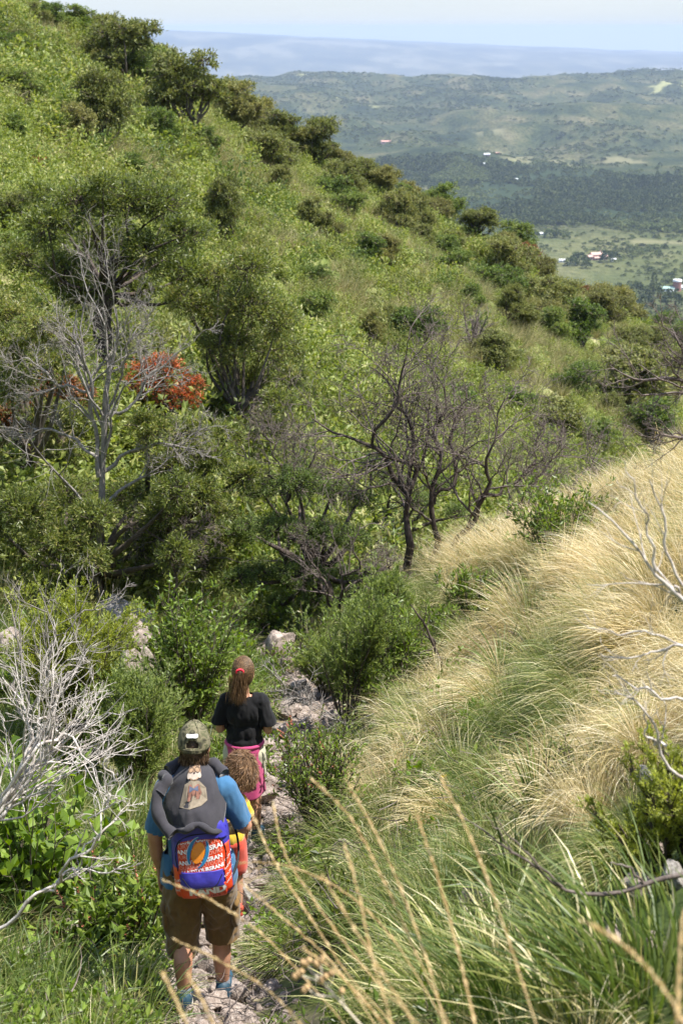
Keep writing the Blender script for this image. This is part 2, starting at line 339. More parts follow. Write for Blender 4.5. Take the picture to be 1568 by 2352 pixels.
# ================================================================ GROWING THINGS: generators
def nrm(a): return a / np.maximum(np.linalg.norm(a, axis=-1, keepdims=True), 1e-9)
class Geo:
    """collects vertices and faces with a material slot each"""
    def __init__(s): s.V = []; s.F = []; s.M = []; s.n = 0
    def add(s, V, F, m=0):
        V = np.asarray(V, float).reshape(-1, 3); F = np.asarray(F, int)
        if len(F): s.V.append(V); s.F.append(F + s.n); s.M.append(np.full(len(F), m)); s.n += len(V)
    def mesh(s, name, mats, smooth=False):
        return mesh_np(name, np.concatenate(s.V), s.F, mats, np.concatenate(s.M), smooth)
    def tris(s): return sum(len(f) * (f.shape[1] - 2) for f in s.F)
def tubes(P, Rr, sides=4):
    """P (N,K,3) centre lines, Rr (N,K) radii"""
    N, K, _ = P.shape; T = nrm(np.gradient(P, axis=1)); av = nrm(T.mean(1))
    ref = np.where(np.abs(av[:, 2:3]) > .8, np.array([[1., 0, 0]]), np.array([[0., 0, 1]]))[:, None]
    U = nrm(np.cross(T, ref)); Wd = np.cross(T, U)
    a = np.linspace(0, 2 * np.pi, sides, endpoint=False)
    V = P[:, :, None] + Rr[:, :, None, None] * (np.cos(a)[None, None, :, None] * U[:, :, None] + np.sin(a)[None, None, :, None] * Wd[:, :, None])
    b = (np.arange(N) * K * sides)[:, None, None]; k = np.arange(K - 1)[None, :, None] * sides; j = np.arange(sides)[None, None]; j2 = (j + 1) % sides
    F = np.stack([b + k + j, b + k + j2, b + k + sides + j2, b + k + sides + j], -1).reshape(-1, 4)
    return V.reshape(-1, 3), F
def grow(rng, P0, D0, Ln, K=6, wig=.25, up=0.0, zig=0.0):
    N = len(P0); P = np.zeros((N, K, 3)); D = np.zeros((N, K, 3)); P[:, 0] = P0; d = nrm(D0); D[:, 0] = d
    side = nrm(np.cross(d, rng.randn(N, 3)))
    for k in range(1, K):
        P[:, k] = P[:, k - 1] + d * (Ln / (K - 1))[:, None]
        d = d + wig * rng.randn(N, 3) + np.array([0, 0, up])
        if zig: d = d + side * zig * (1 if k % 2 else -1); side = nrm(side + .5 * rng.randn(N, 3))
        d = nrm(d); D[:, k] = d
    return P, D
def kids(rng, P, D, Ln, Rr, n, t0=.25, t1=1.0, ang=(30, 60), lr=(.45, .8), rr=.6):
    """starts for n children on each parent line"""
    N, K, _ = P.shape; t = rng.uniform(t0, t1, (N, n)) * (K - 1); i = np.minimum(t.astype(int), K - 2); f = (t - i)[..., None]
    ar = np.arange(N)[:, None]
    S = P[ar, i] * (1 - f) + P[ar, i + 1] * f; d = D[ar, i]
    o = nrm(np.cross(d, rng.randn(N, n, 3))); a = np.radians(rng.uniform(ang[0], ang[1], (N, n)))[..., None]
    d2 = np.cos(a) * d + np.sin(a) * o
    L2 = Ln[:, None] * rng.uniform(lr[0], lr[1], (N, n)) * (1.15 - .5 * t / (K - 1))
    R2 = (Rr[ar, i] * (1 - f[..., 0]) + Rr[ar, i + 1] * f[..., 0]) * rr
    return S.reshape(-1, 3), d2.reshape(-1, 3), L2.ravel(), R2.ravel()
def taper(r0, K, end=.35): return r0[:, None] * np.linspace(1, end, K)[None]
def leafquads(rng, C, D, ln, wd, fold=0.0, up=.4):
    """diamond leaves from C along D"""
    N = len(C); ln = ln * rng.uniform(.65, 1.25, N)[:, None]; wd = wd * rng.uniform(.7, 1.2, N)[:, None]
    D = nrm(D); Nn = rng.randn(N, 3) + np.array([0, 0, up * 2]); Sd = nrm(np.cross(D, Nn)); Nn = np.cross(Sd, D)
    A = C; Bp = C + D * ln; M = C + D * ln * .5 - Nn * ln * fold
    V = np.stack([A, M + Sd * wd * .5, Bp, M - Sd * wd * .5], 1).reshape(-1, 3)
    return V, np.arange(N * 4).reshape(-1, 4)
def leaves_on(rng, P, D, n, ln, wd, t0=.2, spread=55, fold=.08, up=.4, jit=.0):
    N, K, _ = P.shape; t = rng.uniform(t0, 1, (N, n)) * (K - 1); i = np.minimum(t.astype(int), K - 2); f = (t - i)[..., None]; ar = np.arange(N)[:, None]
    C = (P[ar, i] * (1 - f) + P[ar, i + 1] * f).reshape(-1, 3); d = D[ar, i].reshape(-1, 3)
    if jit: C = C + rng.randn(*C.shape) * jit
    o = nrm(np.cross(d, rng.randn(*d.shape))); a = np.radians(rng.uniform(spread * .5, spread * 1.3, len(C)))[:, None]
    return leafquads(rng, C, np.cos(a) * d + np.sin(a) * o, ln, wd, fold, up)
def spline(pts, K):
    """smooth line through control points (n x m) resampled to K"""
    p = np.asarray(pts, float); n = len(p)
    if n == 2: return p[0] + (p[1] - p[0]) * np.linspace(0, 1, K)[:, None]
    s = np.concatenate([[0], np.cumsum(np.linalg.norm(np.diff(p[:, :3], axis=0), axis=1))]); s /= s[-1]
    q = np.linspace(0, 1, K); i = np.clip(np.searchsorted(s, q) - 1, 0, n - 2); h = (s[i + 1] - s[i])[:, None]; u = ((q - s[i])[:, None]) / np.maximum(h, 1e-9)
    m = np.gradient(p, s, axis=0)
    return (2*u**3-3*u**2+1)*p[i] + (u**3-2*u**2+u)*h*m[i] + (-2*u**3+3*u**2)*p[i+1] + (u**3-u**2)*h*m[i+1]
def wob(rng, P, a):
    """irregular bends on one centre line"""
    n = len(P); w = rng.randn(n, 3); w[0] = 0; k = np.array([.25, .5, .25])
    for c in range(3): w[:, c] = np.convolve(np.pad(w[:, c], 1, 'edge'), k, 'valid')
    return P + w * a
# ---- leafy crown from clumps; clumps in local metres (x, y, z, r)
def crown(rng, leaf, wood, clumps, per=900, ln=.05, wd=.018, twl=6, flat=.75, fork=None, r0=.06, fold=.08, spread=55, twr=.004, mleaf=0, up=.4, dens_out=.45):
    fork = np.array(fork if fork is not None else (0, 0, .4)); R_ref = np.mean([c[3] for c in clumps])
    for (cx, cy, cz, r) in clumps:
        c = np.array([cx, cy, cz]); mid = (fork + c) / 2 + rng.randn(3) * r * .3 + np.array([0, 0, -.15 * r])
        P = wob(rng, spline([fork, mid, c], 9), r * .09)
        rr = np.linspace(r0, r0 * .22, 9); wood.add(*tubes(P[None], rr[None], 5), 0)
        n = max(8, int(per * (r / R_ref) ** 2 / twl / 2.2)); q = nrm(rng.randn(n, 3)); q[:, 2] = np.abs(q[:, 2]) * np.where(rng.rand(n) < .78, 1, -1)
        rad = r * (dens_out + (1 - dens_out) * rng.rand(n) ** .6) * (1 + .28 * vnoise(q[:, 0] * 2.2 + cx * 9, q[:, 1] * 2.2, q[:, 2] * 2.2))
        E = c + q * rad[:, None] * np.array([1, 1, flat]); S_ = c + (E - c) * .25 + rng.randn(n, 3) * r * .06
        L1 = np.linalg.norm(E - S_, axis=1); P1, D1 = grow(rng, S_, E - S_, L1, 4, .18, .02)
        wood.add(*tubes(P1, taper(np.full(n, twr * 1.6), 4, .5), 3), 0)
        s, d, l, r2 = kids(rng, P1, D1, L1, taper(np.full(n, twr), 4), 2, .35, .95, (25, 60), (.35, .6)); P2, D2 = grow(rng, s, d, l, 3, .2, .02)
        leaf.add(*leaves_on(rng, P1, D1, twl, ln, wd, .35, spread, fold, up, ln * .3), mleaf)
        leaf.add(*leaves_on(rng, P2, D2, twl, ln, wd, .1, spread, fold, up, ln * .3), mleaf)
# ---- bare, crooked wood on guide lines (each: list of local points with radius)
def bare(rng, g, limbs, levels, K=14, wobble=.03, sides=5, m=0, end=.25, lg=None):
    """levels: list of dicts for kids()/grow(); returns the last twigs"""
    out = None
    for li in limbs:
        a = spline([q[:4] for q in li], K); P = wob(rng, a[:, :3], wobble); (lg or g).add(*tubes(P[None], a[None, :, 3] * (1 + .10 * rng.randn(K)), sides + 2), m)
        D = nrm(np.gradient(P, axis=0)); Ln = np.array([np.linalg.norm(np.diff(P, axis=0), axis=1).sum()])
        cur = (P[None], D[None], Ln, a[None, :, 3])
        for lv in levels:
            lv = dict(lv); n = lv.pop('n'); k = lv.pop('K', 6); w = lv.pop('wig', .25); up = lv.pop('up', 0.); z = lv.pop('zig', 0.); sd = lv.pop('sides', 4); mn = lv.pop('rmin', .0015)
            s, d, l, r = kids(rng, *cur[:2], cur[2], cur[3], n, **lv); P2, D2 = grow(rng, s, d, l, k, w, up, z); r = np.maximum(r, mn)
            R2 = taper(r, k, end); g.add(*tubes(P2, R2, sd), m); cur = (P2, D2, l, R2)
        out = cur
    return out
# ---- grass: one tuft; blades as tapering strips
def tuft(rng, n=240, ln=(.45, .85), wd=.0035, root=.07, tilt=(4, 55), droop=1.1, lean=(0, 0), K=6, heads=0, g=None, org=(0, 0, 0), m=0, mh=1, curl=.25):
    g = g or Geo(); az = rng.uniform(0, 2 * np.pi, n); t = np.radians(rng.uniform(tilt[0], tilt[1], n)); L_ = rng.uniform(ln[0], ln[1], n)
    o = np.stack([np.cos(az), np.sin(az), 0 * az], 1); P = np.zeros((n, K, 3)); P[:, 0] = o * root * np.sqrt(rng.rand(n, 1)) + np.array(org)
    d = nrm(o * np.sin(t)[:, None] + np.array([0, 0, 1]) * np.cos(t)[:, None] + rng.randn(n, 3) * .08)
    ld = np.array([lean[0], lean[1], 0]); g0 = rng.uniform(.6, 1.4, (n, 1))
    for k in range(1, K):
        P[:, k] = P[:, k - 1] + d * (L_ / (K - 1))[:, None]
        d = nrm(d + (np.array([0, 0, -1]) * droop * g0 + ld * 1.2 * rng.uniform(.3, 1.5, (n, 1)) + rng.randn(n, 3) * curl * .9) * (k / K) * (1.8 / K) * 1.6 + ld * .12)
    T = nrm(np.gradient(P, axis=1)); sd = nrm(np.cross(T, rng.randn(n, 1, 3) * .6 + np.array([0, 0, 1.]))); w = wd * rng.uniform(.6, 1.3, n)[:, None, None] * (np.array([.75, 1, 1, .85, .6, .12]) if K == 6 else np.linspace(1, .12, K))[None, :, None] / 2
    V = np.stack([P - sd * w, P + sd * w], 2).reshape(-1, 3); b = (np.arange(n) * K * 2)[:, None]; k = np.arange(K - 1)[None] * 2
    g.add(V, np.stack([b + k, b + k + 1, b + k + 3, b + k + 2], -1).reshape(-1, 4), m)
    if heads:
        i = rng.choice(n, heads, False); Ph = P[i]; Lh = L_[i]
        for _ in range(3):
            s, dd, l, r = kids(rng, Ph[:, K - 3:], T[i][:, K - 3:], Lh * .12, np.full((heads, 3), .003), 5, .0, 1, (8, 26), (.3, .6)); g.add(*leafquads(rng, s, dd, l.reshape(-1, 1) * 1.0, .0035, .0, .2), mh)
    return g
# ---- boulders
def boulder(name, seed, size, mat, rough=.22, flat=.75, sub=4):
    bm = bmesh.new(); bmesh.ops.create_icosphere(bm, subdivisions=sub, radius=1)
    V = np.array([v.co[:] for v in bm.verts]); rs = np.random.RandomState(seed)
    for _ in range(9):                                 # flat faces knocked off
        n = nrm(rs.randn(3)); dd = rs.uniform(.55, .85); s = V @ n - dd; V = V - np.outer(np.maximum(s, 0) * .93, n)
    V = V * (1 + rough * .45 * fbm(V[:, 0] * 1.7 + seed, V[:, 1] * 1.7, V[:, 2] * 1.7, 5)[:, None]) * np.array([1, 1, flat]) * np.array(size)
    for v, c in zip(bm.verts, V): v.co = c
    me = bpy.data.meshes.new(name); bm.to_mesh(me); bm.free(); me.materials.append(mat)
    return me
# ---- many of a kind as one object: points carrying a mesh each
_coll_n = [0]
def scatter(name, meshes, P, rot, scl, idx, label, cat):
    c = bpy.data.collections.new('source_%s' % name)
    for i, me in enumerate(meshes):
        o = bpy.data.objects.new('%s_source_%02d' % (name, i), me); c.objects.link(o)
    n = len(P); me = bpy.data.meshes.new(name); me.vertices.add(n); me.vertices.foreach_set('co', np.asarray(P, np.float32).ravel())
    a = me.attributes.new('turn', 'FLOAT_VECTOR', 'POINT'); a.data.foreach_set('vector', np.asarray(rot, np.float32).ravel())
    a = me.attributes.new('size', 'FLOAT_VECTOR', 'POINT'); a.data.foreach_set('vector', np.asarray(scl, np.float32).ravel())
    a = me.attributes.new('pick', 'INT', 'POINT'); a.data.foreach_set('value', np.asarray(idx, np.int32))
    me.update(); o = link(name, me); ng = bpy.data.node_groups.new(name, 'GeometryNodeTree')
    ng.interface.new_socket('Geometry', in_out='INPUT', socket_type='NodeSocketGeometry'); ng.interface.new_socket('Geometry', in_out='OUTPUT', socket_type='NodeSocketGeometry')
    N = ng.nodes.new; gi, go = N('NodeGroupInput'), N('NodeGroupOutput'); ci = N('GeometryNodeCollectionInfo'); ci.inputs['Collection'].default_value = c
    ci.inputs['Separate Children'].default_value = True; ci.inputs['Reset Children'].default_value = True
    ip = N('GeometryNodeInstanceOnPoints'); ip.inputs['Pick Instance'].default_value = True
    def attr(nm, ty):
        q = N('GeometryNodeInputNamedAttribute'); q.data_type = ty; q.inputs['Name'].default_value = nm; return q.outputs['Attribute']
    l = ng.links.new; l(gi.outputs[0], ip.inputs['Points']); l(ci.outputs[0], ip.inputs['Instance']); l(attr('pick', 'INT'), ip.inputs['Instance Index'])
    l(attr('turn', 'FLOAT_VECTOR'), ip.inputs['Rotation']); l(attr('size', 'FLOAT_VECTOR'), ip.inputs['Scale']); l(ip.outputs[0], go.inputs[0])
    md = o.modifiers.new('spread', 'NODES'); md.node_group = ng
    return tag(o, label, cat, kind='stuff')
def rnd_rot(rng, n, tilt=.12): return np.stack([rng.randn(n) * tilt, rng.randn(n) * tilt, rng.uniform(0, 6.283, n)], 1)
# ---------------------------------------------------------------- foliage materials
M = {}
M['olive'] = leaf_mat('olive_leaves', [(0, (.085, .105, .026)), (.45, (.165, .19, .05)), (.8, (.24, .25, .075)), (1, (.31, .30, .11))], .55, .38, .18)
M['brown'] = leaf_mat('brownish_leaves', [(0, (.09, .10, .028)), (.5, (.19, .195, .055)), (1, (.30, .28, .10))], .6, .38, .2)
M['green'] = leaf_mat('green_leaves', [(0, (.055, .09, .018)), (.5, (.12, .185, .036)), (.85, (.20, .25, .055)), (1, (.27, .30, .09))], .5, .42, .2)
M['scrub'] = leaf_mat('light_green_leaves', [(0, (.095, .13, .025)), (.4, (.19, .24, .045)), (.75, (.28, .325, .075)), (1, (.40, .39, .15))], .5, .42, .22)
M['molle'] = leaf_mat('glossy_leaves', [(0, (.055, .078, .016)), (.45, (.145, .185, .040)), (.8, (.225, .26, .062)), (1, (.32, .30, .10))], .40, .45, .14, .5)
M['acacia'] = leaf_mat('fine_acacia_leaves', [(0, (.06, .095, .020)), (.5, (.13, .185, .042)), (1, (.22, .28, .07))], .5, .42, .12)
M['broom'] = leaf_mat('broom_leaves', [(0, (.15, .18, .03)), (.5, (.28, .32, .055)), (1, (.42, .45, .12))], .5, .5, .10)
M['broomd'] = leaf_mat('dark_broom_leaves', [(0, (.10, .14, .035)), (.5, (.19, .245, .065)), (1, (.31, .36, .12))], .5, .5, .10)
M['fresh'] = leaf_mat('fresh_leaves', [(0, (.065, .105, .014)), (.5, (.14, .21, .030)), (1, (.24, .31, .06))], .38, .42, .08, .45)
M['bigleaf'] = leaf_mat('broad_soft_leaves', [(0, (.09, .15, .016)), (.5, (.16, .25, .028)), (1, (.25, .34, .06))], .45, .4, .05)
M['red'] = leaf_mat('red_leaves', [(0, (.10, .03, .012)), (.3, (.12, .15, .03)), (.45, (.30, .14, .035)), (.7, (.60, .11, .045)), (1, (.66, .24, .09))], .45, .35, .05)
M['rust'] = leaf_mat('rusty_leaves', [(0, (.07, .06, .02)), (.45, (.17, .10, .035)), (.75, (.32, .11, .045)), (1, (.42, .16, .06))], .6, .25, .1)
M['gold'] = leaf_mat('golden_grass', [(0, (.22, .21, .07)), (.3, (.46, .37, .16)), (.6, (.72, .60, .34)), (1, (.90, .83, .62))], .5, .35, .12)
M['mixg'] = leaf_mat('green_gold_grass', [(0, (.08, .12, .025)), (.45, (.19, .23, .055)), (.68, (.34, .34, .12)), (.85, (.60, .52, .28)), (1, (.8, .72, .46))], .45, .35, .18)
M['grass'] = leaf_mat('green_grass', [(0, (.045, .080, .016)), (.5, (.105, .155, .034)), (.85, (.20, .24, .06)), (1, (.42, .38, .17))], .42, .35, .15)
M['dry'] = leaf_mat('dry_grass', [(0, (.13, .13, .05)), (.5, (.26, .25, .10)), (1, (.46, .40, .21))], .6, .3, .15)
M['blade'] = leaf_mat('broad_grey_green_blades', [(0, (.05, .085, .018)), (.5, (.12, .16, .038)), (1, (.26, .29, .10))], .42, .25, .06, .4)
M['straw'] = leaf_mat('straw_seed_heads', [(0, (.40, .28, .12)), (.5, (.60, .45, .22)), (1, (.78, .64, .38))], .6, .3, .05)
M['flower'] = plain_mat('yellow_petals', (.85, .55, .02), .6)
M['berry'] = leaf_mat('red_brown_berries', [(0, (.20, .06, .03)), (1, (.42, .16, .09))], .5, .05, .05)
M['bark'] = bark_mat('brown_bark', [(.3, (.045, .035, .028)), (.55, (.11, .09, .07)), (.75, (.19, .16, .13))])
M['darkbark'] = bark_mat('dark_bark', [(.3, (.035, .026, .022)), (.55, (.085, .066, .056)), (.75, (.16, .13, .115))], 14)
M['thorn'] = bark_mat('grey_brown_twigs', [(.3, (.075, .058, .050)), (.55, (.155, .125, .11)), (.75, (.27, .235, .215))], 20)
M['silver'] = bark_mat('silver_dead_wood', [(.3, (.12, .105, .095)), (.55, (.26, .235, .21)), (.75, (.42, .39, .36))], 26)
M['white'] = bark_mat('bleached_dead_twigs', [(.3, (.26, .22, .19)), (.5, (.52, .47, .43)), (.75, (.70, .66, .62))], 30)
M['rock'] = rock_mat('pinkish_rock', [(.28, (.12, .095, .08)), (.48, (.28, .225, .19)), (.62, (.42, .355, .31)), (.78, (.32, .29, .26))])
M['greyrock'] = rock_mat('grey_lichen_rock', [(.28, (.10, .095, .085)), (.48, (.25, .23, .21)), (.62, (.38, .355, .33)), (.75, (.22, .22, .19))], 4)
# ================================================================ THE OPPOSITE HILLSIDE
rg = np.random.RandomState(11)
def bush_variant(seed, mat, n_cl=11, w=1.0, h=1.0, per=600, ln=.076, wd=.038, low=.12, trunk_show=False, wood='bark'):
    """a bush about 2w wide and 2h high, parts: crown, trunk"""
    r = np.random.RandomState(seed); leaf, wd_ = Geo(), Geo(); cl = []
    base = .55 if trunk_show else low
    for i in range(n_cl):
        a = r.uniform(0, 6.28); q = np.sqrt(r.rand()) * .62; t = r.rand()
        cl.append((w * q * math.cos(a), w * q * math.sin(a), h * (base + .35 + (1.35 - base) * t * (1 - .45 * q)), .42 * min(w, h) * r.uniform(.75, 1.2)))
    fork = (0, 0, h * (.45 if trunk_show else .12))
    crown(r, leaf, wd_, cl, per, ln, wd, 6, .8, fork, .045, twr=.006)
    for s in range(3 if not trunk_show else 2):
        p = np.array([[r.uniform(-.1, .1), r.uniform(-.1, .1), -.3], [r.uniform(-.06, .06), 0, h * .15], list(fork)]); a = wob(r, spline(p, 6), .03)
        wd_.add(*tubes(a[None], np.linspace(.09, .06, 6)[None], 6), 0)
    return leaf.mesh('crown', [M[mat]]), wd_.mesh('trunk', [M[wood]], True)
VAR = {}
for k, (mat, n) in {'olive': ('olive', 4), 'brown': ('brown', 2), 'green': ('green', 3), 'rust': ('rust', 1), 'open': ('olive', 2)}.items():
    VAR[k] = [bush_variant(100 + hash_ * 7 + len(k) * 31, mat, trunk_show=(k == 'open'), n_cl=13, wood='darkbark' if k == 'open' else 'bark') for hash_ in range(n)]
def bare_variant(seed, mat='thorn'):
    r = np.random.RandomState(seed); g = Geo(); limbs = []
    for i in range(6):
        a = r.uniform(0, 6.28); rr = r.uniform(.4, .9); limbs.append([(0, 0, -.2, .06), (.15 * math.cos(a), .15 * math.sin(a), .5, .05), (rr * math.cos(a), rr * math.sin(a), r.uniform(1.3, 1.9), .015)])
    bare(r, g, limbs, [dict(n=7, K=6, wig=.25, up=.05, ang=(25, 60), lr=(.3, .6)), dict(n=5, K=5, wig=.3, ang=(25, 65), lr=(.4, .7), sides=3, rmin=.006)], 10, .04)
    return g.mesh('branches', [M[mat]], True)
VAR_BARE = [bare_variant(5), bare_variant(6)]
count = {}
def put_bush(u, v, w, h, kind, label, group=None, name=None, pxy=None, hz=None, cat=None):
    x, y, z, s = hit_hill(u, v) if pxy is None else pxy
    W2, H2 = w * s / 2 * (1.24 if pxy is None else 1.1), h * s / 2 * (1.06 if pxy is None else 1)
    nm = name or ('bare_bush' if kind == 'bare' else 'small_tree' if kind == 'open' else 'bush')
    o = empty(nm, (x, y, z - .05), rg.uniform(0, 6.28), label, cat or nm.replace('_', ' ').split()[-1], group)
    if kind == 'bare':
        me = VAR_BARE[count.get(kind, 0) % 2]; c = link('branches', me, o)
        o.scale = (W2 * 1.15, W2 * 1.15, H2)
    else:
        vs = VAR[kind]; a, b = vs[count.get(kind, 0) % len(vs)]; link('crown', a, o); link('trunk', b, o)
        o.scale = (W2 / 1.02, W2 / 1.02, H2 / .93)
    count[kind] = count.get(kind, 0) + 1
    return o
G1 = 'bushes and small trees on the opposite hillside'
HB = [
 (185, 66, 105, 75, 'green', 'dark green bush on the skyline at the very top of the hillside'),
 (120, 62, 60, 60, 'green', 'green bush just left of the topmost skyline bush'),
 (75, 60, 80, 55, 'olive', 'olive bush near the top edge of the hillside above the pale rocks'),
 (275, 190, 165, 150, 'olive', 'large rounded olive bush on the upper ridge below the skyline twigs'),
 (325, 215, 75, 95, 'green', 'narrow darker bush between the two large upper ridge bushes'),
 (435, 310, 175, 190, 'olive', 'biggest dark olive tree on the upper ridge with brown top'),
 (395, 195, 70, 80, 'bare', 'bare grey bush standing behind the big olive ridge tree'),
 (550, 285, 110, 105, 'olive', 'round olive bush right of the biggest upper ridge tree'),
 (600, 235, 60, 60, 'bare', 'leafless twiggy bush on the ridge where the valley begins'),
 (640, 245, 75, 60, 'brown', 'small brown bush beside the leafless twigs on the ridge'),
 (700, 300, 120, 75, 'brown', 'rusty brown bush standing proud on the ridge against the foothills'),
 (650, 345, 120, 90, 'olive', 'wide olive bush below the rusty brown ridge bush'),
 (725, 375, 115, 110, 'olive', 'dense olive bush at the ridge edge beside the dark valley'),
 (765, 330, 60, 60, 'brown', 'small brownish bush clinging to the ridge edge'),
 (825, 410, 80, 65, 'brown', 'ochre bush on the ridge spur above the valley fields'),
 (880, 435, 80, 75, 'brown', 'ochre bush at the tip of the ridge spur'),
 (790, 460, 92, 95, 'olive', 'upright olive bush standing alone below the ridge spur'),
 (915, 545, 100, 110, 'olive', 'twin crowned olive bush on the middle ridge, left one'),
 (965, 550, 80, 105, 'olive', 'olive bush leaning against the twin crowned ridge bush'),
 (1005, 520, 80, 70, 'brown', 'brown topped bush on the middle ridge before the plain'),
 (1095, 560, 90, 85, 'open', 'small open green tree with visible stems on the middle ridge'),
 (1160, 565, 85, 60, 'brown', 'brown bush right of the open green ridge tree'),
 (1210, 610, 60, 60, 'rust', 'rust tinted bush on the ridge above the farmhouse'),
 (1170, 645, 115, 110, 'olive', 'large dark rounded bush on the lower middle ridge'),
 (1245, 650, 70, 65, 'brown', 'yellowish brown bush at the ridge edge left of the farmhouse'),
 (850, 625, 98, 92, 'green', 'round green bush in the middle of the bright slope'),
 (520, 565, 112, 165, 'olive', 'tall dark olive bush standing alone above the glossy trees'),
 (240, 335, 125, 175, 'olive', 'tall pale olive bush on the upper left slope'),
 (190, 375, 115, 135, 'brown', 'brownish bush beside the tall pale olive bush'),
 (715, 545, 100, 95, 'olive', 'wide olive bush on the slope below the ridge spur'),
 (620, 400, 130, 105, 'olive', 'spreading grey olive bush on the upper middle slope'),
 (765, 575, 65, 70, 'brown', 'small drab bush under the wide slope bush'),
 (700, 780, 120, 122, 'green', 'dense green bush beside the big glossy tree'),
 (850, 805, 78, 98, 'brown', 'ochre green cone shaped bush in the lower slope centre'),
 (960, 812, 130, 115, 'green', 'broad green bush behind the tall bare thorn tree'),
 (905, 775, 70, 80, 'olive', 'dull bush leaning on the broad green slope bush'),
 (1085, 805, 80, 95, 'bare', 'pale leafless bush among green scrub right of centre'),
 (1150, 850, 120, 95, 'olive', 'grey olive bush below the pale leafless bush'),
 (1165, 760, 80, 105, 'open', 'thin branched little tree on the bright green slope'),
 (1200, 770, 95, 75, 'olive', 'low olive bush at the foot of the thin branched tree'),
 (1275, 750, 135, 115, 'open', 'dark crooked tree with open trunk on the lower ridge'),
 (1335, 675, 50, 45, 'rust', 'rust red clump of leaves above the crooked ridge tree'),
 (1335, 810, 135, 125, 'green', 'dark green bush mass on the lower ridge'),
 (1390, 745, 110, 90, 'brown', 'yellow brown bush behind the dark lower ridge bushes'),
 (1455, 812, 85, 65, 'olive', 'small rounded olive bush near the foot of the ridge'),
 (1520, 795, 65, 55, 'olive', 'last small bush on the ridge before the valley at right'),
 (1430, 965, 220, 175, 'olive', 'huge grey olive bush behind the golden grass bank'),
 (1340, 905, 90, 80, 'green', 'green bush on the left flank of the huge grey olive bush'),
 (1270, 1045, 160, 135, 'olive', 'broad olive bush at the hill foot behind the bare tree'),
 (1360, 1060, 130, 110, 'green', 'green bush at the hill foot beside the golden grass'),
 (1490, 1030, 150, 120, 'green', 'green bush low behind the golden grass at right'),
 (1185, 960, 90, 80, 'green', 'mid green bush above the thorn tree twigs'),
 (80, 430, 85, 80, 'rust', 'rust brown bush on the far left slope'),
 (50, 250, 110, 95, 'green', 'bright green bush by the pale rocks at far left'),
 (30, 350, 100, 90, 'green', 'green bush below the pale rocks at far left'),
 (30, 160, 90, 90, 'green', 'green bush high at the left edge'),
 (120, 330, 70, 70, 'green', 'fresh green bush between the far left rocks and the brownish bush'),
 (300, 420, 90, 70, 'green', 'low green bush above the crown of the glossy tree'),
 (640, 440, 70, 60, 'open', 'small open bush beside a red tuft in the upper centre slope'),
 (632, 430, 26, 30, 'rust', 'small red tuft in the upper centre slope'),
 (1040, 640, 80, 70, 'green', 'light bush beneath the middle ridge line'),
 (1010, 600, 90, 65, 'green', 'green bush under the twin crowned ridge bushes'),
 (480, 350, 70, 60, 'green', 'small green bush at the foot of the biggest ridge tree'),
 (345, 130, 60, 60, 'green', 'small green bush in front of the large rounded ridge bush'),
 (720, 940, 60, 75, 'rust', 'rust red bush just right of the big glossy tree'),
 (725, 870, 50, 55, 'rust', 'smaller red leaved bush above the rust red bush'),
 (60, 640, 140, 120, 'green', 'green bush mass at the left edge beside the glossy crown'),
 (30, 540, 110, 110, 'olive', 'grey green bush at the left edge under the rust bush'),
 (1545, 880, 90, 80, 'olive', 'olive bush half behind the bare branches at the right edge'),
 (1060, 980, 120, 100, 'green', 'shaded green bush behind the middle of the thorn tree'),
 (820, 1000, 110, 90, 'olive', 'olive bush seen through the thorn tree twigs at left'),
]
for b in HB: put_bush(*b, group=G1)
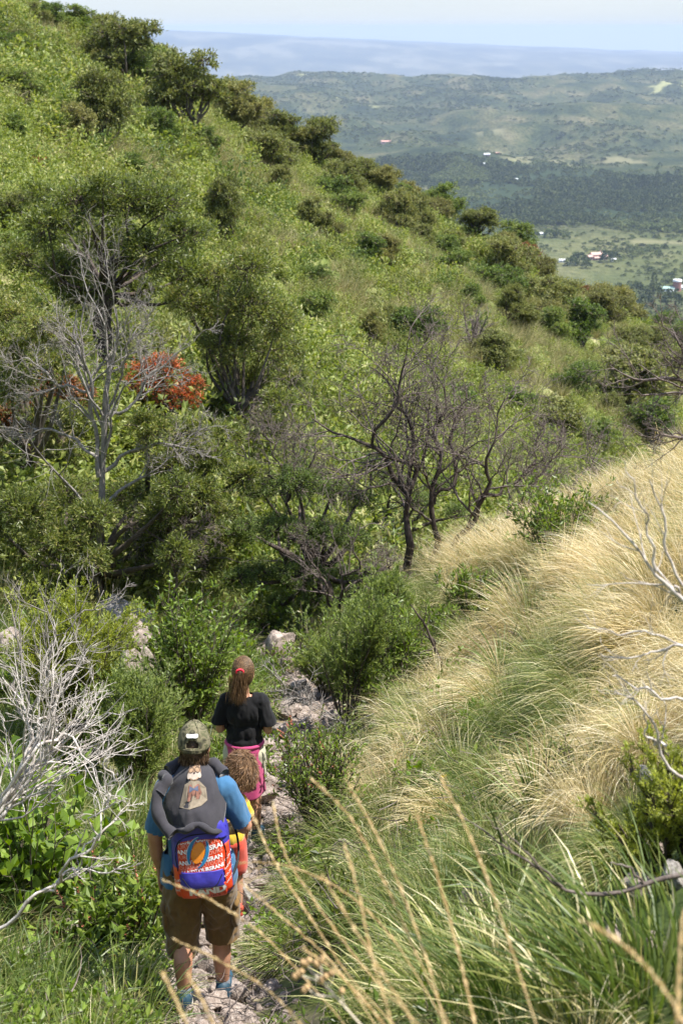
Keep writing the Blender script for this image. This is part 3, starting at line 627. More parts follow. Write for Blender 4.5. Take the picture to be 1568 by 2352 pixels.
# smaller bushes between them, nothing tells one from the next
def V3_(*a): return np.array(a, float)
_STOP = {'on', 'below', 'beside', 'at', 'in', 'right', 'left', 'behind', 'under', 'standing', 'leaning', 'clinging', 'with', 'before', 'among', 'seen', 'by', 'high', 'just', 'near', 'above', 'from', 'between', 'low', 'half', 'beneath', 'across', 'alone'}
def _ref(t):
    w = []
    for q in t.replace(',', '').split():
        if q in _STOP: break
        w.append(q)
    return ' '.join(w)
_all = [_ref(b[5]) for b in HB]; REFS = [(b[0], b[1], _ref(b[5])) for b in HB if _all.count(_ref(b[5])) == 1 and len(_ref(b[5]).split()) >= 3]; USED = set(); tries = 0
k = 0
while k < 112:
    x, y = rg.uniform(-34, 34), rg.uniform(26, 118)
    if tries % 2: y = 98 + .476 * x - abs(rg.normal(0, 7))
    if y > 96 + .476 * x or abs(x / y) > .42 or float(hill_z(x, y)) < float(near_z(x, y)) + .3 or y < 30 + x * .5: continue
    sz = rg.uniform(.8, 1.9) * min(.95, y / 85); kd = ['green', 'olive', 'green', 'brown'][k % 4]
    nm = {'green': 'green', 'olive': 'olive', 'brown': 'brownish'}[kd]
    zz = float(ground_z(x, y)); q = V3_(x, y, zz); dep = q[1] * math.cos(PITCH) - q[2] * math.sin(PITCH); uu = CU + FPX * q[0] / dep; vv = CV - FPX * (q[1] * math.sin(PITCH) + q[2] * math.cos(PITCH)) / dep
    j = min(range(len(REFS)), key=lambda i: (REFS[i][0] - uu) ** 2 + (REFS[i][1] - vv) ** 2); du, dv = uu - REFS[j][0], vv - REFS[j][1]; dd = math.hypot(du, dv)
    w8 = ['right of', 'below and right of', 'straight below', 'below and left of', 'left of', 'above and left of', 'straight above', 'above and right of'][int(round(math.degrees(math.atan2(dv, du)) / 45)) % 8]
    lb = 'small %s bush %s%s the %s' % (nm, 'farther ' if dd > 130 else 'close ' if dd < 60 else '', w8, REFS[j][2]); tries += 1
    if tries > 5000: break
    if lb in USED or len(lb.split()) > 16: continue
    USED.add(lb); put_bush(0, 0, 2 * sz, 2 * sz * rg.uniform(.6, .95), kd, lb, group='small bushes scattered over the hillside', pxy=(x, y, zz, 1.0))
    k += 1
# low scrub and dry grass: nobody could count it
def scrub_mesh(seed, mat, n=26, leafn=9, ln=.10, wd=.055, w=.5, h=.45):
    r = np.random.RandomState(seed); g = Geo(); a = r.uniform(0, 6.28, n); t = r.uniform(.1, 1.25, n)
    D = np.stack([np.cos(a) * np.sin(t), np.sin(a) * np.sin(t), np.cos(t)], 1); P0 = np.stack([np.cos(a), np.sin(a), a * 0], 1) * r.uniform(0, w * .3, (n, 1)) - [0, 0, .05]
    P, D2 = grow(r, P0, D, r.uniform(.6, 1.1, n) * h * 1.3, 5, .15, .05); P[:, :, :2] *= w / h * .8
    g.add(*leaves_on(r, P, D2, leafn, ln, wd, .3, 60, .1, .6, .02), 0); return g.mesh('scrub', [M[mat]])
SCN = [scrub_mesh(1, 'scrub', 60, 12, .055, .028), scrub_mesh(2, 'scrub', 70, 12, .05, .026), scrub_mesh(3, 'green', 60, 12, .05, .022), scrub_mesh(4, 'scrub', 50, 10, .07, .035), scrub_mesh(5, 'olive', 60, 12, .05, .022)]
SC = [scrub_mesh(1, 'scrub', 40, 11, .075, .042), scrub_mesh(2, 'scrub', 46, 11, .07, .04), scrub_mesh(3, 'green', 40, 11, .075, .036), scrub_mesh(4, 'scrub', 34, 9, .095, .055), scrub_mesh(5, 'olive', 40, 11, .07, .034)]
DG = [tuft(np.random.RandomState(20 + i), 70, (.35, .7), .014, .12, (5, 60), .9, K=4).mesh('dry_tuft', [M['dry']]) for i in range(2)]
def hill_points(n, rng, dens=None):
    X, Y = [], []
    while len(X) < n:
        x = rng.uniform(-42, 40, 4 * n); y = rng.uniform(14, 125, 4 * n) 
        ok = (y < 101 + .476 * x) & (np.abs(x / y) < .45) & (hill_z(x, y) > near_z(x, np.minimum(y, 200)) - .4)
        if dens is not None: ok &= rng.rand(4 * n) < dens(x, y)
        X += list(x[ok]); Y += list(y[ok])
    X, Y = np.array(X[:n]), np.array(Y[:n]); return X, Y, ground_z(X, Y)
patch = lambda x, y: np.clip(.85 + 1.1 * fbm(x * .16, y * .16, 60, 3), .28, 1)
X, Y, Z = hill_points(14000, rg, patch); n = len(X); sc = rg.uniform(.7, 1.75, n) * (1 + .5 * vnoise(X * .1, Y * .1, 3))
pick = np.where(vnoise(X * .2, Y * .2, 77) > .1, rg.choice([0, 1, 3], n), rg.choice([0, 1, 2, 3, 4, 4], n))
pick = pick + np.where(Y < 48 + .3 * X, 5, 0)
scatter('hillside_scrub', SC + SCN, np.stack([X, Y, Z], 1), rnd_rot(rg, n, .2), np.stack([sc, sc, sc * rg.uniform(.7, 1.2, n)], 1), pick, 'light green low scrub covering the opposite hillside', 'scrub')
X, Y, Z = hill_points(6500, rg, lambda x, y: 1.1 - patch(x, y)); n = len(X); sc = rg.uniform(.7, 1.5, n)
scatter('hillside_dry_grass', DG, np.stack([X, Y, Z], 1), rnd_rot(rg, n, .2), np.stack([sc, sc, sc], 1), rg.randint(0, 2, n), 'tan dry grass between the scrub of the opposite hillside', 'grass')
# pale rocks showing on the slope
RK = [boulder('rock', 300 + i, (1, .8, .6), M['rock'], .3, 1, 3) for i in range(3)]
for i, (u, v, w, lb) in enumerate([(62, 105, 34, 'pale rock highest on the far left slope'), (78, 190, 28, 'pale rock in the bare strip at far left'), (88, 203, 24, 'pale rock below the bare strip at far left'), (45, 95, 26, 'pale rock at the top edge of the bare strip'),
        (665, 580, 22, 'pale rock on the slope right of the tall dark bush'), (1130, 540 + 60, 16, 'small pale rock under the middle ridge'), (775, 790, 30, 'pale rock in the dry clearing beside the dense green bush'), (865, 810, 26, 'pale rock at the foot of the ochre cone bush'),
        (940, 855, 22, 'upright pale rock behind the thorn tree top'), (885, 880, 26, 'pale rock behind the thorn tree on its left'), (905, 905, 30, 'broad pale rock seen through the thorn tree'), (560, 500, 16, 'small pale rock right of the tall dark olive bush'),
        (880, 500, 16, 'small pale rock in the grassy gap below the spur'), (30, 560, 20, 'pale rock in the left edge undergrowth')]):
    x, y, z, s = hit_hill(u, v); o = link('rock', RK[i % 3], None, (x, y, z + .05)); k = w * s / 2; o.scale = (k * 1.3, k * 1.1, k); o.rotation_euler = (rg.uniform(-.3, .3), rg.uniform(-.3, .3), rg.uniform(0, 6)); tag(o, lb, 'rock', 'pale rocks on the opposite hillside')
# ================================================================ THE VALLEY: woods, lone trees, farmhouses
rv = np.random.RandomState(21)
def far_tree(seed, mat, n=70, h=1.0, w=.55, ln=.34):
    r = np.random.RandomState(seed); g = Geo(); q = nrm(r.randn(n, 3)); q[:, 2] = np.abs(q[:, 2]); rad = r.uniform(.55, 1, (n, 1))
    C = q * rad * [w, w, h * .72] + [0, 0, h * .22]; g.add(*leafquads(r, C, q + r.randn(n, 3) * .5, ln * np.ones((n, 1)), ln * .8, .1, .3), 0); return g.mesh('far_tree', [M[mat]])
M['far'] = leaf_mat('far_tree_leaves', [(0, (.035, .050, .018)), (.5, (.070, .092, .030)), (1, (.13, .15, .05))], .7, .15, .3, .1)
M['farlight'] = leaf_mat('far_light_leaves', [(0, (.06, .085, .025)), (.5, (.12, .15, .045)), (1, (.19, .21, .08))], .7, .15, .3, .1)
FT = [far_tree(1, 'far'), far_tree(2, 'far', 90, .8, .7), far_tree(3, 'farlight', 70, .7, .6), far_tree(4, 'far', 60, 1.1, .45)]
def valley_pts(n, d0, d1, dens):
    X, Y = [], []
    while len(X) < n:
        d = np.sqrt(rv.uniform(d0 ** 2, d1 ** 2, n * 3)); a = rv.uniform(-.30, .33, n * 3); x, y = d * np.sin(a), d * np.cos(a)
        ok = rv.rand(n * 3) < dens(x, y) * (1 - field_mask(x, y)); X += list(x[ok]); Y += list(y[ok])
    return np.array(X[:n]), np.array(Y[:n])
X, Y = valley_pts(17000, 1950, 3300, lambda x, y: forest_cloud_mask(x, y) * np.clip(.6 + fbm(x / 140, y / 190, 51, 3), .05, 1)); n = len(X)
s_ = rv.uniform(4.5, 8.5, n) * (1 + .3 * vnoise(X / 120, Y / 120, 52)); Z = ground_z(X, Y)
pk = np.where(vnoise(X / 110, Y / 90, 53) > .25, 2, rv.choice([0, 1, 3], n))
scatter('valley_woods', FT, np.stack([X, Y, Z], 1), rnd_rot(rv, n, .05), np.stack([s_ * 1.3, s_ * 1.3, s_], 1), pk, 'dark belt of woods crossing the valley floor', 'woods')
X, Y = valley_pts(7000, 900, 2100, lambda x, y: np.clip(.30 + 1.0 * fbm(x / 90, y / 110, 54, 3), .03, 1)); n = len(X)
s_ = rv.uniform(1.6, 3.6, n) * (1 + .6 * np.maximum(vnoise(X / 60, Y / 60, 55), 0)); Z = ground_z(X, Y)
scatter('plain_shrubs', FT, np.stack([X, Y, Z], 1), rnd_rot(rv, n, .05), np.stack([s_ * 1.4, s_ * 1.4, s_], 1), rv.choice([0, 1, 2, 2], n), 'dark shrubs dotted over the pale green plain', 'shrubs')
X, Y = valley_pts(16000, 2900, 6200, lambda x, y: np.clip(.35 + 1.1 * fbm(x / 200, y / 300, 56, 4), .02, 1)); n = len(X)
s_ = rv.uniform(2.4, 5.2, n); Z = ground_z(X, Y)
scatter('foothill_trees', FT, np.stack([X, Y, Z], 1), rnd_rot(rv, n, .05), np.stack([s_ * 1.7, s_ * 1.7, s_], 1), rv.choice([0, 1, 1, 2], n), 'dark tree patches on the far foothills', 'trees')
# poplars and single dark trees one can tell apart
def poplar_mesh(seed):
    r = np.random.RandomState(seed); g = Geo(); n = 260; t = r.rand(n); a = r.uniform(0, 6.28, n); w = .13 * np.sin(np.pi * np.clip(t * .9 + .08, 0, 1)) ** .6 * r.uniform(.5, 1.1, n)
    C = np.stack([w * np.cos(a), w * np.sin(a), .06 + t * .92], 1); D = np.stack([np.cos(a) * .4, np.sin(a) * .4, np.ones(n)], 1); g.add(*leafquads(r, C, D, .09 * np.ones((n, 1)), .05, .1, .2), 0); return g.mesh('crown', [M['far']])
gt = Geo(); gt.add(*tubes(np.array([[[0, 0, -.03], [0, 0, .1], [0, 0, .6]]]), np.array([[.02, .018, .008]]), 5)); PT = gt.mesh('trunk', [M['bark']]); PM = [poplar_mesh(1), poplar_mesh(2)]
for i, (u, v, h) in enumerate([(1556, 424, 34), (1548, 420, 26), (1531, 428, 34), (1506, 436, 42), (1484, 434, 26), (1474, 436, 34), (1466, 434, 30), (1455, 430, 24), (1408, 432, 30), (1392, 430, 20)]):
    x, y, z, s = hit(u, v); o = empty('poplar_tree', (x, y, z), rv.uniform(0, 6), '%s slim dark poplar from the right in the row above the valley woods' % ['first', 'second', 'third', 'fourth', 'fifth', 'sixth', 'seventh', 'eighth', 'ninth', 'tenth'][i], 'tree', 'poplars in the valley woods at right')
    o.scale = (h * s * 1.0, h * s * 1.0, h * s); link('crown', PM[i % 2], o); link('trunk', PT, o)
x, y, z, s = hit(1498, 610 + 70); o = empty('poplar_tree', (x, y, z), 0, 'pair of slim poplars standing near the red water tower', 'tree'); o.scale = (55 * s,) * 3; link('crown', PM[0], o); link('trunk', PT, o)
# farmhouses
M['tile'] = plain_mat('terracotta_tiles', (.50, .33, .27), .8, .2, .25, .8); M['wallp'] = plain_mat('pink_plaster', (.40, .27, .23), .8, .2, .15, .4)
M['wallw'] = plain_mat('white_plaster', (.78, .78, .76), .7); M['tin'] = plain_mat('white_roof_sheet', (.82, .84, .86), .4, .5); M['greenroof'] = plain_mat('green_roof_sheet', (.30, .42, .36), .5)
M['redroof'] = plain_mat('red_roof_sheet', (.46, .25, .20), .7); M['redwall'] = plain_mat('red_brick_wall', (.30, .14, .11), .85, .2, .25, .7); M['window'] = plain_mat('dark_window_glass', (.03, .035, .04), .15, .6)
def gable(name, cx, cy, w, d, h, rh, parent, wall, roof, ov=.5, wins=2):
    V = [(-w/2, -d/2, -1), (w/2, -d/2, -1), (w/2, d/2, -1), (-w/2, d/2, -1), (-w/2, -d/2, h), (w/2, -d/2, h), (w/2, d/2, h), (-w/2, d/2, h), (-w/2, 0, h + rh - .15), (w/2, 0, h + rh - .15)]
    F4 = [(0, 1, 5, 4), (2, 3, 7, 6)]; F5 = [(1, 2, 6, 9, 5), (3, 0, 4, 8, 7)]
    link('wall', mesh_np('wall', V, [F4, F5], [M[wall]]), parent, (cx, cy, 0))
    a, b, t = w / 2 + ov, d / 2 + ov, .22; k = rh / (d / 2); zb = h - k * ov
    Vr = [(-a, -b, zb), (a, -b, zb), (a, 0, h + rh), (-a, 0, h + rh), (-a, b, zb), (a, b, zb)]; Vr += [(x, y, z + t) for x, y, z in Vr]
    Fr = [(0, 3, 2, 1), (3, 4, 5, 2), (6, 7, 8, 9), (9, 8, 11, 10), (0, 1, 7, 6), (4, 10, 11, 5), (0, 6, 9, 3), (3, 9, 10, 4), (1, 2, 8, 7), (2, 5, 11, 8)]
    r = link('roof', mesh_np('roof', Vr, [Fr], [M[roof]]), parent, (cx, cy, 0))
    for i in range(wins):
        wx = (i + .5) / wins * w - w / 2; ww, wh = .9, 1.3; z0 = h * .35
        link('window', mesh_np('window', [(wx - ww, -d/2 - .05, z0), (wx + ww, -d/2 - .05, z0), (wx + ww, -d/2 - .05, z0 + wh), (wx - ww, -d/2 - .05, z0 + wh), (wx - ww, -d/2 + .1, z0), (wx + ww, -d/2 + .1, z0), (wx + ww, -d/2 + .1, z0 + wh), (wx - ww, -d/2 + .1, z0 + wh)],
             [[(0, 1, 2, 3), (4, 7, 6, 5), (0, 4, 5, 1), (3, 2, 6, 7), (0, 3, 7, 4), (1, 5, 6, 2)]], [M['window']]), parent, (cx, cy, 0))
    return r
def box_me(name, x0, x1, y0, y1, z0, z1, mat):
    V = [(x0, y0, z0), (x1, y0, z0), (x1, y1, z0), (x0, y1, z0), (x0, y0, z1), (x1, y0, z1), (x1, y1, z1), (x0, y1, z1)]
    return mesh_np(name, V, [[(0, 3, 2, 1), (4, 5, 6, 7), (0, 1, 5, 4), (1, 2, 6, 5), (2, 3, 7, 6), (3, 0, 4, 7)]], [mat])
x, y, z, s = hit(1365, 596); hs = 52 * s / 30
o = empty('farmhouse', (x, y, z), R(14), 'large pink house with terracotta tiled roofs among trees on the plain', 'house'); o.scale = (hs,) * 3
rf = gable('m', 3, 3, 15, 9, 6.5, 2.6, o, 'wallp', 'tile', .6, 4); link('chimney', box_me('chimney', 7, 8.2, 3, 4.2, 7, 11.2, M['wallp']), rf)
gable('w', -9.5, -1, 9, 7, 4.6, 2.0, o, 'wallp', 'tile', .6, 3); gable('e', 11.5, -3, 8, 8, 4.2, 2.0, o, 'wallp', 'tile', .6, 2); gable('p', 1, -5, 8, 5, 3.2, 1.2, o, 'wallp', 'tile', .6, 2)
HS = [(1247, 540, 16, 9, 'wallw', 'tin', 'small white roofed house in the dark tree clump on the plain'), (1115, 379, 12, 7, 'wallw', 'tin', 'white roofed house alone in the dark belt of woods'),
 (886, 330, 22, 10, 'wallp', 'redroof', 'long red roofed farmhouse at the foot of the foothills'), (868, 378, 10, 6, 'wallw', 'tin', 'small white house left of the red roofed farmhouse'), (846, 380, 9, 6, 'wallw', 'tin', 'smallest white house close to the ridge edge'),
 (1117, 357, 14, 8, 'wallp', 'tin', 'pale house at the edge of the bright green field'), (1141, 354, 10, 7, 'wallp', 'redroof', 'pinkish house right of the pale house by the green field'), (1290, 558 + 44, 14, 8, 'wallw', 'tin', 'low white shed left below the large pink house'),
 (1428, 402, 14, 7, 'wallw', 'greenroof', 'pale green roofed shed at the tan clearing'), (1408, 600, 10, 6, 'wallw', 'tin', 'small white shed right of the large pink house'), (1184, 414, 8, 5, 'wallw', 'tin', 'tiny white hut in the middle of the woods'),
 (1532, 668, 30, 14, 'wallw', 'greenroof', 'green roofed house left of the red water tower'), (1560, 664, 26, 14, 'wallw', 'tin', 'white roofed house right of the red water tower'), (1545, 674, 14, 8, 'wallw', 'tin', 'small white roofed annex below the red water tower')]
for (u, v, w, h, wl, rf, lb) in HS:
    x, y, z, s = hit(u, v); L_ = w * s; o = empty('house', (x, y, z), rv.uniform(-.3, .3), lb, 'house'); gable('b', 0, 0, L_, L_ * .6, max(2.6, L_ * .22), L_ * .12, o, wl, rf, .4, 2)
x, y, z, s = hit(1553, 668); o = empty('water_tower', (x, y, z), 0, 'dark red water tower with a pale cap between the roofs at right', 'tower'); rr, hh = 9.5 * s, 26 * s
def cyl(name, r0, r1, z0, z1, mat, n=16):
    a = np.linspace(0, 2 * np.pi, n, endpoint=False); V = [(r0 * math.cos(t), r0 * math.sin(t), z0) for t in a] + [(r1 * math.cos(t), r1 * math.sin(t), z1) for t in a]
    return mesh_np(name, V, [[(i, (i + 1) % n, (i + 1) % n + n, i + n) for i in range(n)], [tuple(range(n))[::-1]], [tuple(range(n, 2 * n))]], [mat])
link('tank', cyl('tank', rr, rr, -1, hh * .85, M['redwall']), o); link('cap', cyl('cap', rr * 1.12, rr * 1.05, hh * .852, hh, M['wallw']), o); link('rim_band', cyl('rim_band', rr * 1.03, rr * 1.03, hh * .55, hh * .62, M['redwall']), o)
# trees close round the farms
FTB = [far_tree(11, 'far', 260, 1, .6, .2), far_tree(12, 'far', 260, .85, .7, .2), far_tree(13, 'farlight', 240, .8, .65, .2)]
TR = [(1392, 598, 26, 'dark round tree in front of the large pink house'), (1330, 602, 30, 'dark tree left of the large pink house'), (1312, 606, 24, 'lower dark tree at the left end of the farm trees'), (1345, 612, 20, 'small dark tree below the large pink house'), (1410, 590, 18, 'light tree behind the large pink house at right'),
 (1262, 542, 24, 'dark tree right of the white roofed house on the plain'), (1280, 542, 18, 'second dark tree right of the white roofed house on the plain'), (1222, 540, 20, 'dark tree left of the white roofed house on the plain'), (1300, 545, 14, 'small tree at the right end of the plain clump'),
 (1500, 680, 34, 'round dark tree left of the green roofed house'), (1460, 672, 30, 'dark tree in the scrub left of the farm buildings'), (1440, 690, 34, 'big dark tree nearest the hillside at lower right'), (1540, 700, 40, 'big dark tree below the red water tower'), (1480, 700, 30, 'dark tree below the round dark tree by the farm'), (1522, 722, 30, 'dark tree in the lower right corner of the valley'), (1420, 668, 22, 'small dark tree on the scrub plain at right')]
for i, (u, v, h, lb) in enumerate(TR):
    x, y, z, s = hit(u, v + 4); o = empty('farm_tree', (x, y, z), rv.uniform(0, 6), lb, 'tree', 'dark trees round the valley farms'); o.scale = (h * s * 1.05,) * 3; link('crown', FTB[i % 3], o); link('trunk', PT, o)
# ================================================================ TREES IN THE GULLY
rt = np.random.RandomState(31)
class Spot:
    """local frame of a plant standing where (u, v) of the picture meets the ground; L(u, v, dy) turns picture offsets into local metres at that depth"""
    def __init__(s, u, v, dist=None):
        s.u, s.v = u, v; x, y, z, k = hit(u, v)
        if dist: 
            r = ray(u, v); k = dist / (r[1] * math.cos(PITCH) - r[2] * math.sin(PITCH)) / FPX; y = r[1] * k * FPX; x = r[0] * k * FPX; z = float(ground_z(x, y))
        s.p = (x, y, z); s.k = k
    def L(s, u, v, dy=0.):
        r = ray(u, v); y = s.p[1] + dy; t = y / r[1]; q = r * t; return (q[0] - s.p[0], q[1] - s.p[1], q[2] - s.p[2])
def leafy_tree(name, sp, clumps, label, cat='tree', mat='molle', wood='bark', per=1350, ln=.055, wd=.015, trunk=None, r0=.05, flat=.8, depth=1.0, spread=50, group=None, twl=8, twr=.004, fold=.06, extra=None, up=.4, forkr=.6):
    r = np.random.RandomState(int(sp.u * 7 + sp.v)); k = sp.k
    o = empty(name, sp.p, 0, label, cat, group); leaf, wd_ = Geo(), Geo(); cl = []
    for (u, v, rad) in clumps:
        rr = rad * k * 1.1; x, y, z = sp.L(u, v, r.uniform(-1, 1) * depth); cl.append((x, y, z, rr))
        if rad * k > .3: x, y, z = sp.L(u + r.uniform(-.4, .4) * rad, v, depth * 1.2 + r.uniform(0, .6)); cl.append((x, y, z, rr * .9))
    tr = trunk or [(sp.u, sp.v + 6, .12), (sp.u + 6, sp.v - 60, .1), (sp.u, sp.v - 140, .075)]
    tp = [list(sp.L(a, b, 0)) + [c] for a, b, c in tr]; tp[0][2] = min(tp[0][2], -.1); a = spline(tp, 12); P = wob(r, a[:, :3], .03)
    wd_.add(*tubes(P[None], a[None, :, 3], 8), 0)
    crown(r, leaf, wd_, cl, per, ln, wd, twl, flat, P[int(len(P) * forkr)] if forkr < 1 else P[-1], r0, fold, spread, twr, 0, up)
    if extra: extra(r, leaf, wd_, sp, o)
    link('crown', leaf.mesh('crown', [M[mat]]), o); link('trunk', wd_.mesh('trunk', [M[wood]], True), o)
    return o
s1 = Spot(245, 900)
leafy_tree('molle_tree', s1, [(110, 520, 68), (190, 470, 72), (280, 462, 72), (370, 475, 70), (430, 540, 58), (140, 620, 66), (250, 560, 76), (340, 590, 76), (420, 630, 58), (190, 680, 58), (60, 590, 50), (320, 670, 52), (90, 450, 36), (240, 425, 36)],
    'tall glossy leaved tree with a spreading crown at upper left, dark curved trunk showing', trunk=[(245, 905, .20), (240, 800, .17), (243, 690, .14), (255, 610, .11), (310, 560, .07)], per=1500, ln=.078, wd=.022, r0=.045, depth=1.3, wood='darkbark')
s2 = Spot(560, 1060)
leafy_tree('molle_tree', s2, [(500, 640, 55), (570, 620, 60), (480, 720, 66), (570, 710, 76), (640, 740, 60), (520, 800, 72), (620, 810, 72), (672, 870, 45), (560, 890, 72), (640, 930, 52), (500, 940, 55), (425, 690, 50), (540, 990, 48), (470, 1000, 50), (620, 1000, 48), (560, 1040, 46), (660, 980, 36)],
    'broad glossy leaved tree in the gully right of the red leaved shrub', trunk=[(545, 1060, .16), (540, 1000, .14), (580, 900, .10)], per=1350, ln=.068, wd=.020, depth=1.1, r0=.035)
s3 = Spot(70, 1150)
leafy_tree('molle_tree', s3, [(30, 730, 52), (95, 750, 52), (160, 790, 50), (40, 800, 62), (110, 840, 55), (20, 890, 58), (80, 960, 66), (20, 980, 55), (160, 960, 50), (60, 1050, 60), (140, 1050, 50), (-20, 700, 50)],
    'glossy leaved tree at the left edge behind the dead silver tree', per=1500, ln=.06, wd=.018, depth=1.0)
s4 = Spot(238, 1418)
leafy_tree('molle_tree', s4, [(60, 1175, 72), (150, 1140, 68), (215, 1190, 56), (40, 1270, 72), (140, 1255, 72), (215, 1290, 44), (110, 1335, 52), (15, 1360, 44), (300, 1145, 60), (375, 1180, 62), (330, 1250, 52), (405, 1130, 52), (405, 1275, 50), (-20, 1200, 60), (340, 1320, 40)],
    'low spreading tree above the hikers with pale leaning trunk and narrow glossy leaves', trunk=[(238, 1425, .11), (228, 1370, .10), (215, 1290, .10), (230, 1220, .07)], per=1700, ln=.06, wd=.014, depth=.9, forkr=.5)
s5 = Spot(330, 1405)
leafy_tree('molle_tree', s5, [(345, 985, 52), (430, 1000, 55), (480, 1060, 55), (400, 1075, 56), (520, 1010, 42), (560, 1095, 46), (460, 1140, 52), (500, 1190, 50), (450, 1230, 50), (480, 1300, 50), (520, 1240, 44)],
    'glossy tree with two dark upright trunks standing among the boulders', trunk=[(330, 1412, .13), (332, 1340, .12), (345, 1240, .09), (400, 1130, .06)], per=1500, ln=.058, wd=.015, depth=.9, wood='darkbark')
s6 = Spot(735, 1425)
leafy_tree('acacia_tree', s6, [(600, 1125, 52), (680, 1110, 56), (760, 1130, 52), (830, 1150, 42), (560, 1220, 52), (640, 1215, 58), (730, 1230, 62), (810, 1235, 48), (600, 1315, 52), (690, 1325, 60), (775, 1330, 54), (548, 1330, 40), (850, 1330, 36), (640, 1390, 44), (720, 1385, 46)],
    'feathery leaved dark green thorn tree in the centre of the gully', mat='acacia', wood='darkbark', per=2000, ln=.036, wd=.012, depth=.8, flat=.6, spread=70, twl=11, trunk=[(738, 1430, .10), (752, 1380, .09), (735, 1320, .07), (700, 1240, .05)])
s7 = Spot(890, 1320)
leafy_tree('acacia_tree', s7, [(850, 1060, 34), (900, 1110, 42), (960, 1150, 42), (1010, 1110, 36), (890, 1190, 44), (860, 1260, 38), (1050, 1180, 34)],
    'light green feathery tree behind the stems of the bare thorn tree', mat='acacia', wood='darkbark', per=1500, ln=.036, wd=.013, depth=.5, flat=.6, spread=70, twl=10)
# red and rust leaved shrubs
s8 = Spot(385, 1030)
leafy_tree('red_leaved_shrub', s8, [(330, 850, 36), (380, 845, 40), (432, 885, 38), (350, 895, 38), (405, 915, 34), (446, 915, 26), (300, 880, 24), (365, 825, 22)], 'shrub with bright orange red leaves behind the dead silver tree', 'shrub', 'red', 'darkbark', 900, .05, .016, depth=.45, r0=.04,
    extra=lambda r, lf, w, sp, o: (lambda g, g2: (crown(r, g, g2, [(*sp.L(u, v, .1), q * sp.k) for u, v, q in [(340, 920, 36), (390, 940, 36), (430, 945, 30), (370, 890, 30)]], 900, .06, .02, 6, .8, (0, 0, .3), .03), link('lower_leaves', g.mesh('lower_leaves', [M['molle']]), o), link('stem', g2.mesh('stem', [M['darkbark']]), o)))(Geo(), Geo()))
s9 = Spot(130, 1060)
leafy_tree('rust_leaved_shrub', s9, [(110, 880, 32), (155, 890, 32), (195, 905, 26), (130, 925, 28), (80, 900, 22)], 'rust red leaved shrub left of the bright red one', 'shrub', 'rust', 'darkbark', 800, .06, .02, depth=.4, r0=.035)
s10 = Spot(30, 1080)
leafy_tree('rust_leaved_shrub', s10, [(20, 950, 28), (55, 935, 26), (45, 975, 24), (0, 975, 24)], 'small red tipped shrub at the left edge', 'shrub', 'rust', 'darkbark', 800, .06, .02, depth=.3, r0=.03)
# undergrowth in the dark below the trees
for i, (u, v, cl, lb) in enumerate([(90, 1420, [(40, 1380, 40), (100, 1390, 40), (150, 1360, 36), (20, 1420, 36)], 'dark leafy undergrowth shrub at the left below the low tree'),
        (420, 1400, [(400, 1350, 36), (450, 1370, 36), (500, 1380, 34), (540, 1400, 30), (360, 1380, 26)], 'leafy undergrowth shrub behind the boulders'), (600, 1460, [(570, 1420, 34), (620, 1430, 34), (670, 1440, 30), (540, 1440, 30)], 'drab shrub behind the pale boulder on the path')]):
    leafy_tree('undergrowth_shrub', Spot(u, v), cl, lb, 'shrub', 'molle', 'darkbark', 900, .05, .016, depth=.3, r0=.03, trunk=[(u, v, .03), (u, v - 20, .02)])
# ---------------------------------------------------------------- bare trees on guide lines
def guided(name, sp, limbs, levels, label, cat='tree', mat='thorn', tmat=None, K=16, wobble=.03, sides=5, dy=1.0, extra_parts=None, group=None, part='trunk', rsc=.62):
    o = empty(name, sp.p, 0, label, cat, group); r = np.random.RandomState(int(sp.u * 3 + sp.v)); k = sp.k
    g = Geo(); g2 = Geo(); main, rest = [], []
    for li in limbs:
        pts = [list(sp.L(a, b, d * dy)) + [q * rsc] for (a, b, d, q) in li]; main.append(pts)
    gg = Geo(); bare(r, gg, main, levels, K, wobble, sides, 0, .3, g)
    # the guide lines are the trunk, the finer wood the branches
    ntr = 0; G_ = Geo()
    for V, F, m in zip(gg.V, gg.F, gg.M): G_.V.append(V); G_.F.append(F); G_.M.append(m)
    G_.n = gg.n
    link('branches', G_.mesh('branches', [M[mat]], True), o)
    link('trunk', g.mesh('trunk', [M[tmat or mat]], True), o)
    return o
TH = [dict(n=16, K=8, wig=.16, zig=.28, up=.02, ang=(28, 62), lr=(.28, .5), t0=.3, rr=.5, rmin=.007), dict(n=11, K=7, wig=.2, zig=.34, ang=(30, 70), lr=(.32, .6), rr=.6, rmin=.0045, sides=3), dict(n=5, K=4, wig=.25, zig=.3, ang=(35, 80), lr=(.25, .5), rr=.75, rmin=.003, sides=3)]
THS = [dict(n=12, K=8, wig=.16, zig=.28, up=.02, ang=(28, 62), lr=(.3, .5), t0=.25, rr=.5, rmin=.005), dict(n=9, K=6, wig=.2, zig=.34, ang=(30, 70), lr=(.3, .6), rr=.6, rmin=.003, sides=3), dict(n=4, K=4, wig=.25, zig=.3, ang=(35, 80), lr=(.25, .5), rr=.7, rmin=.002, sides=3)]
b3 = Spot(985, 1345)
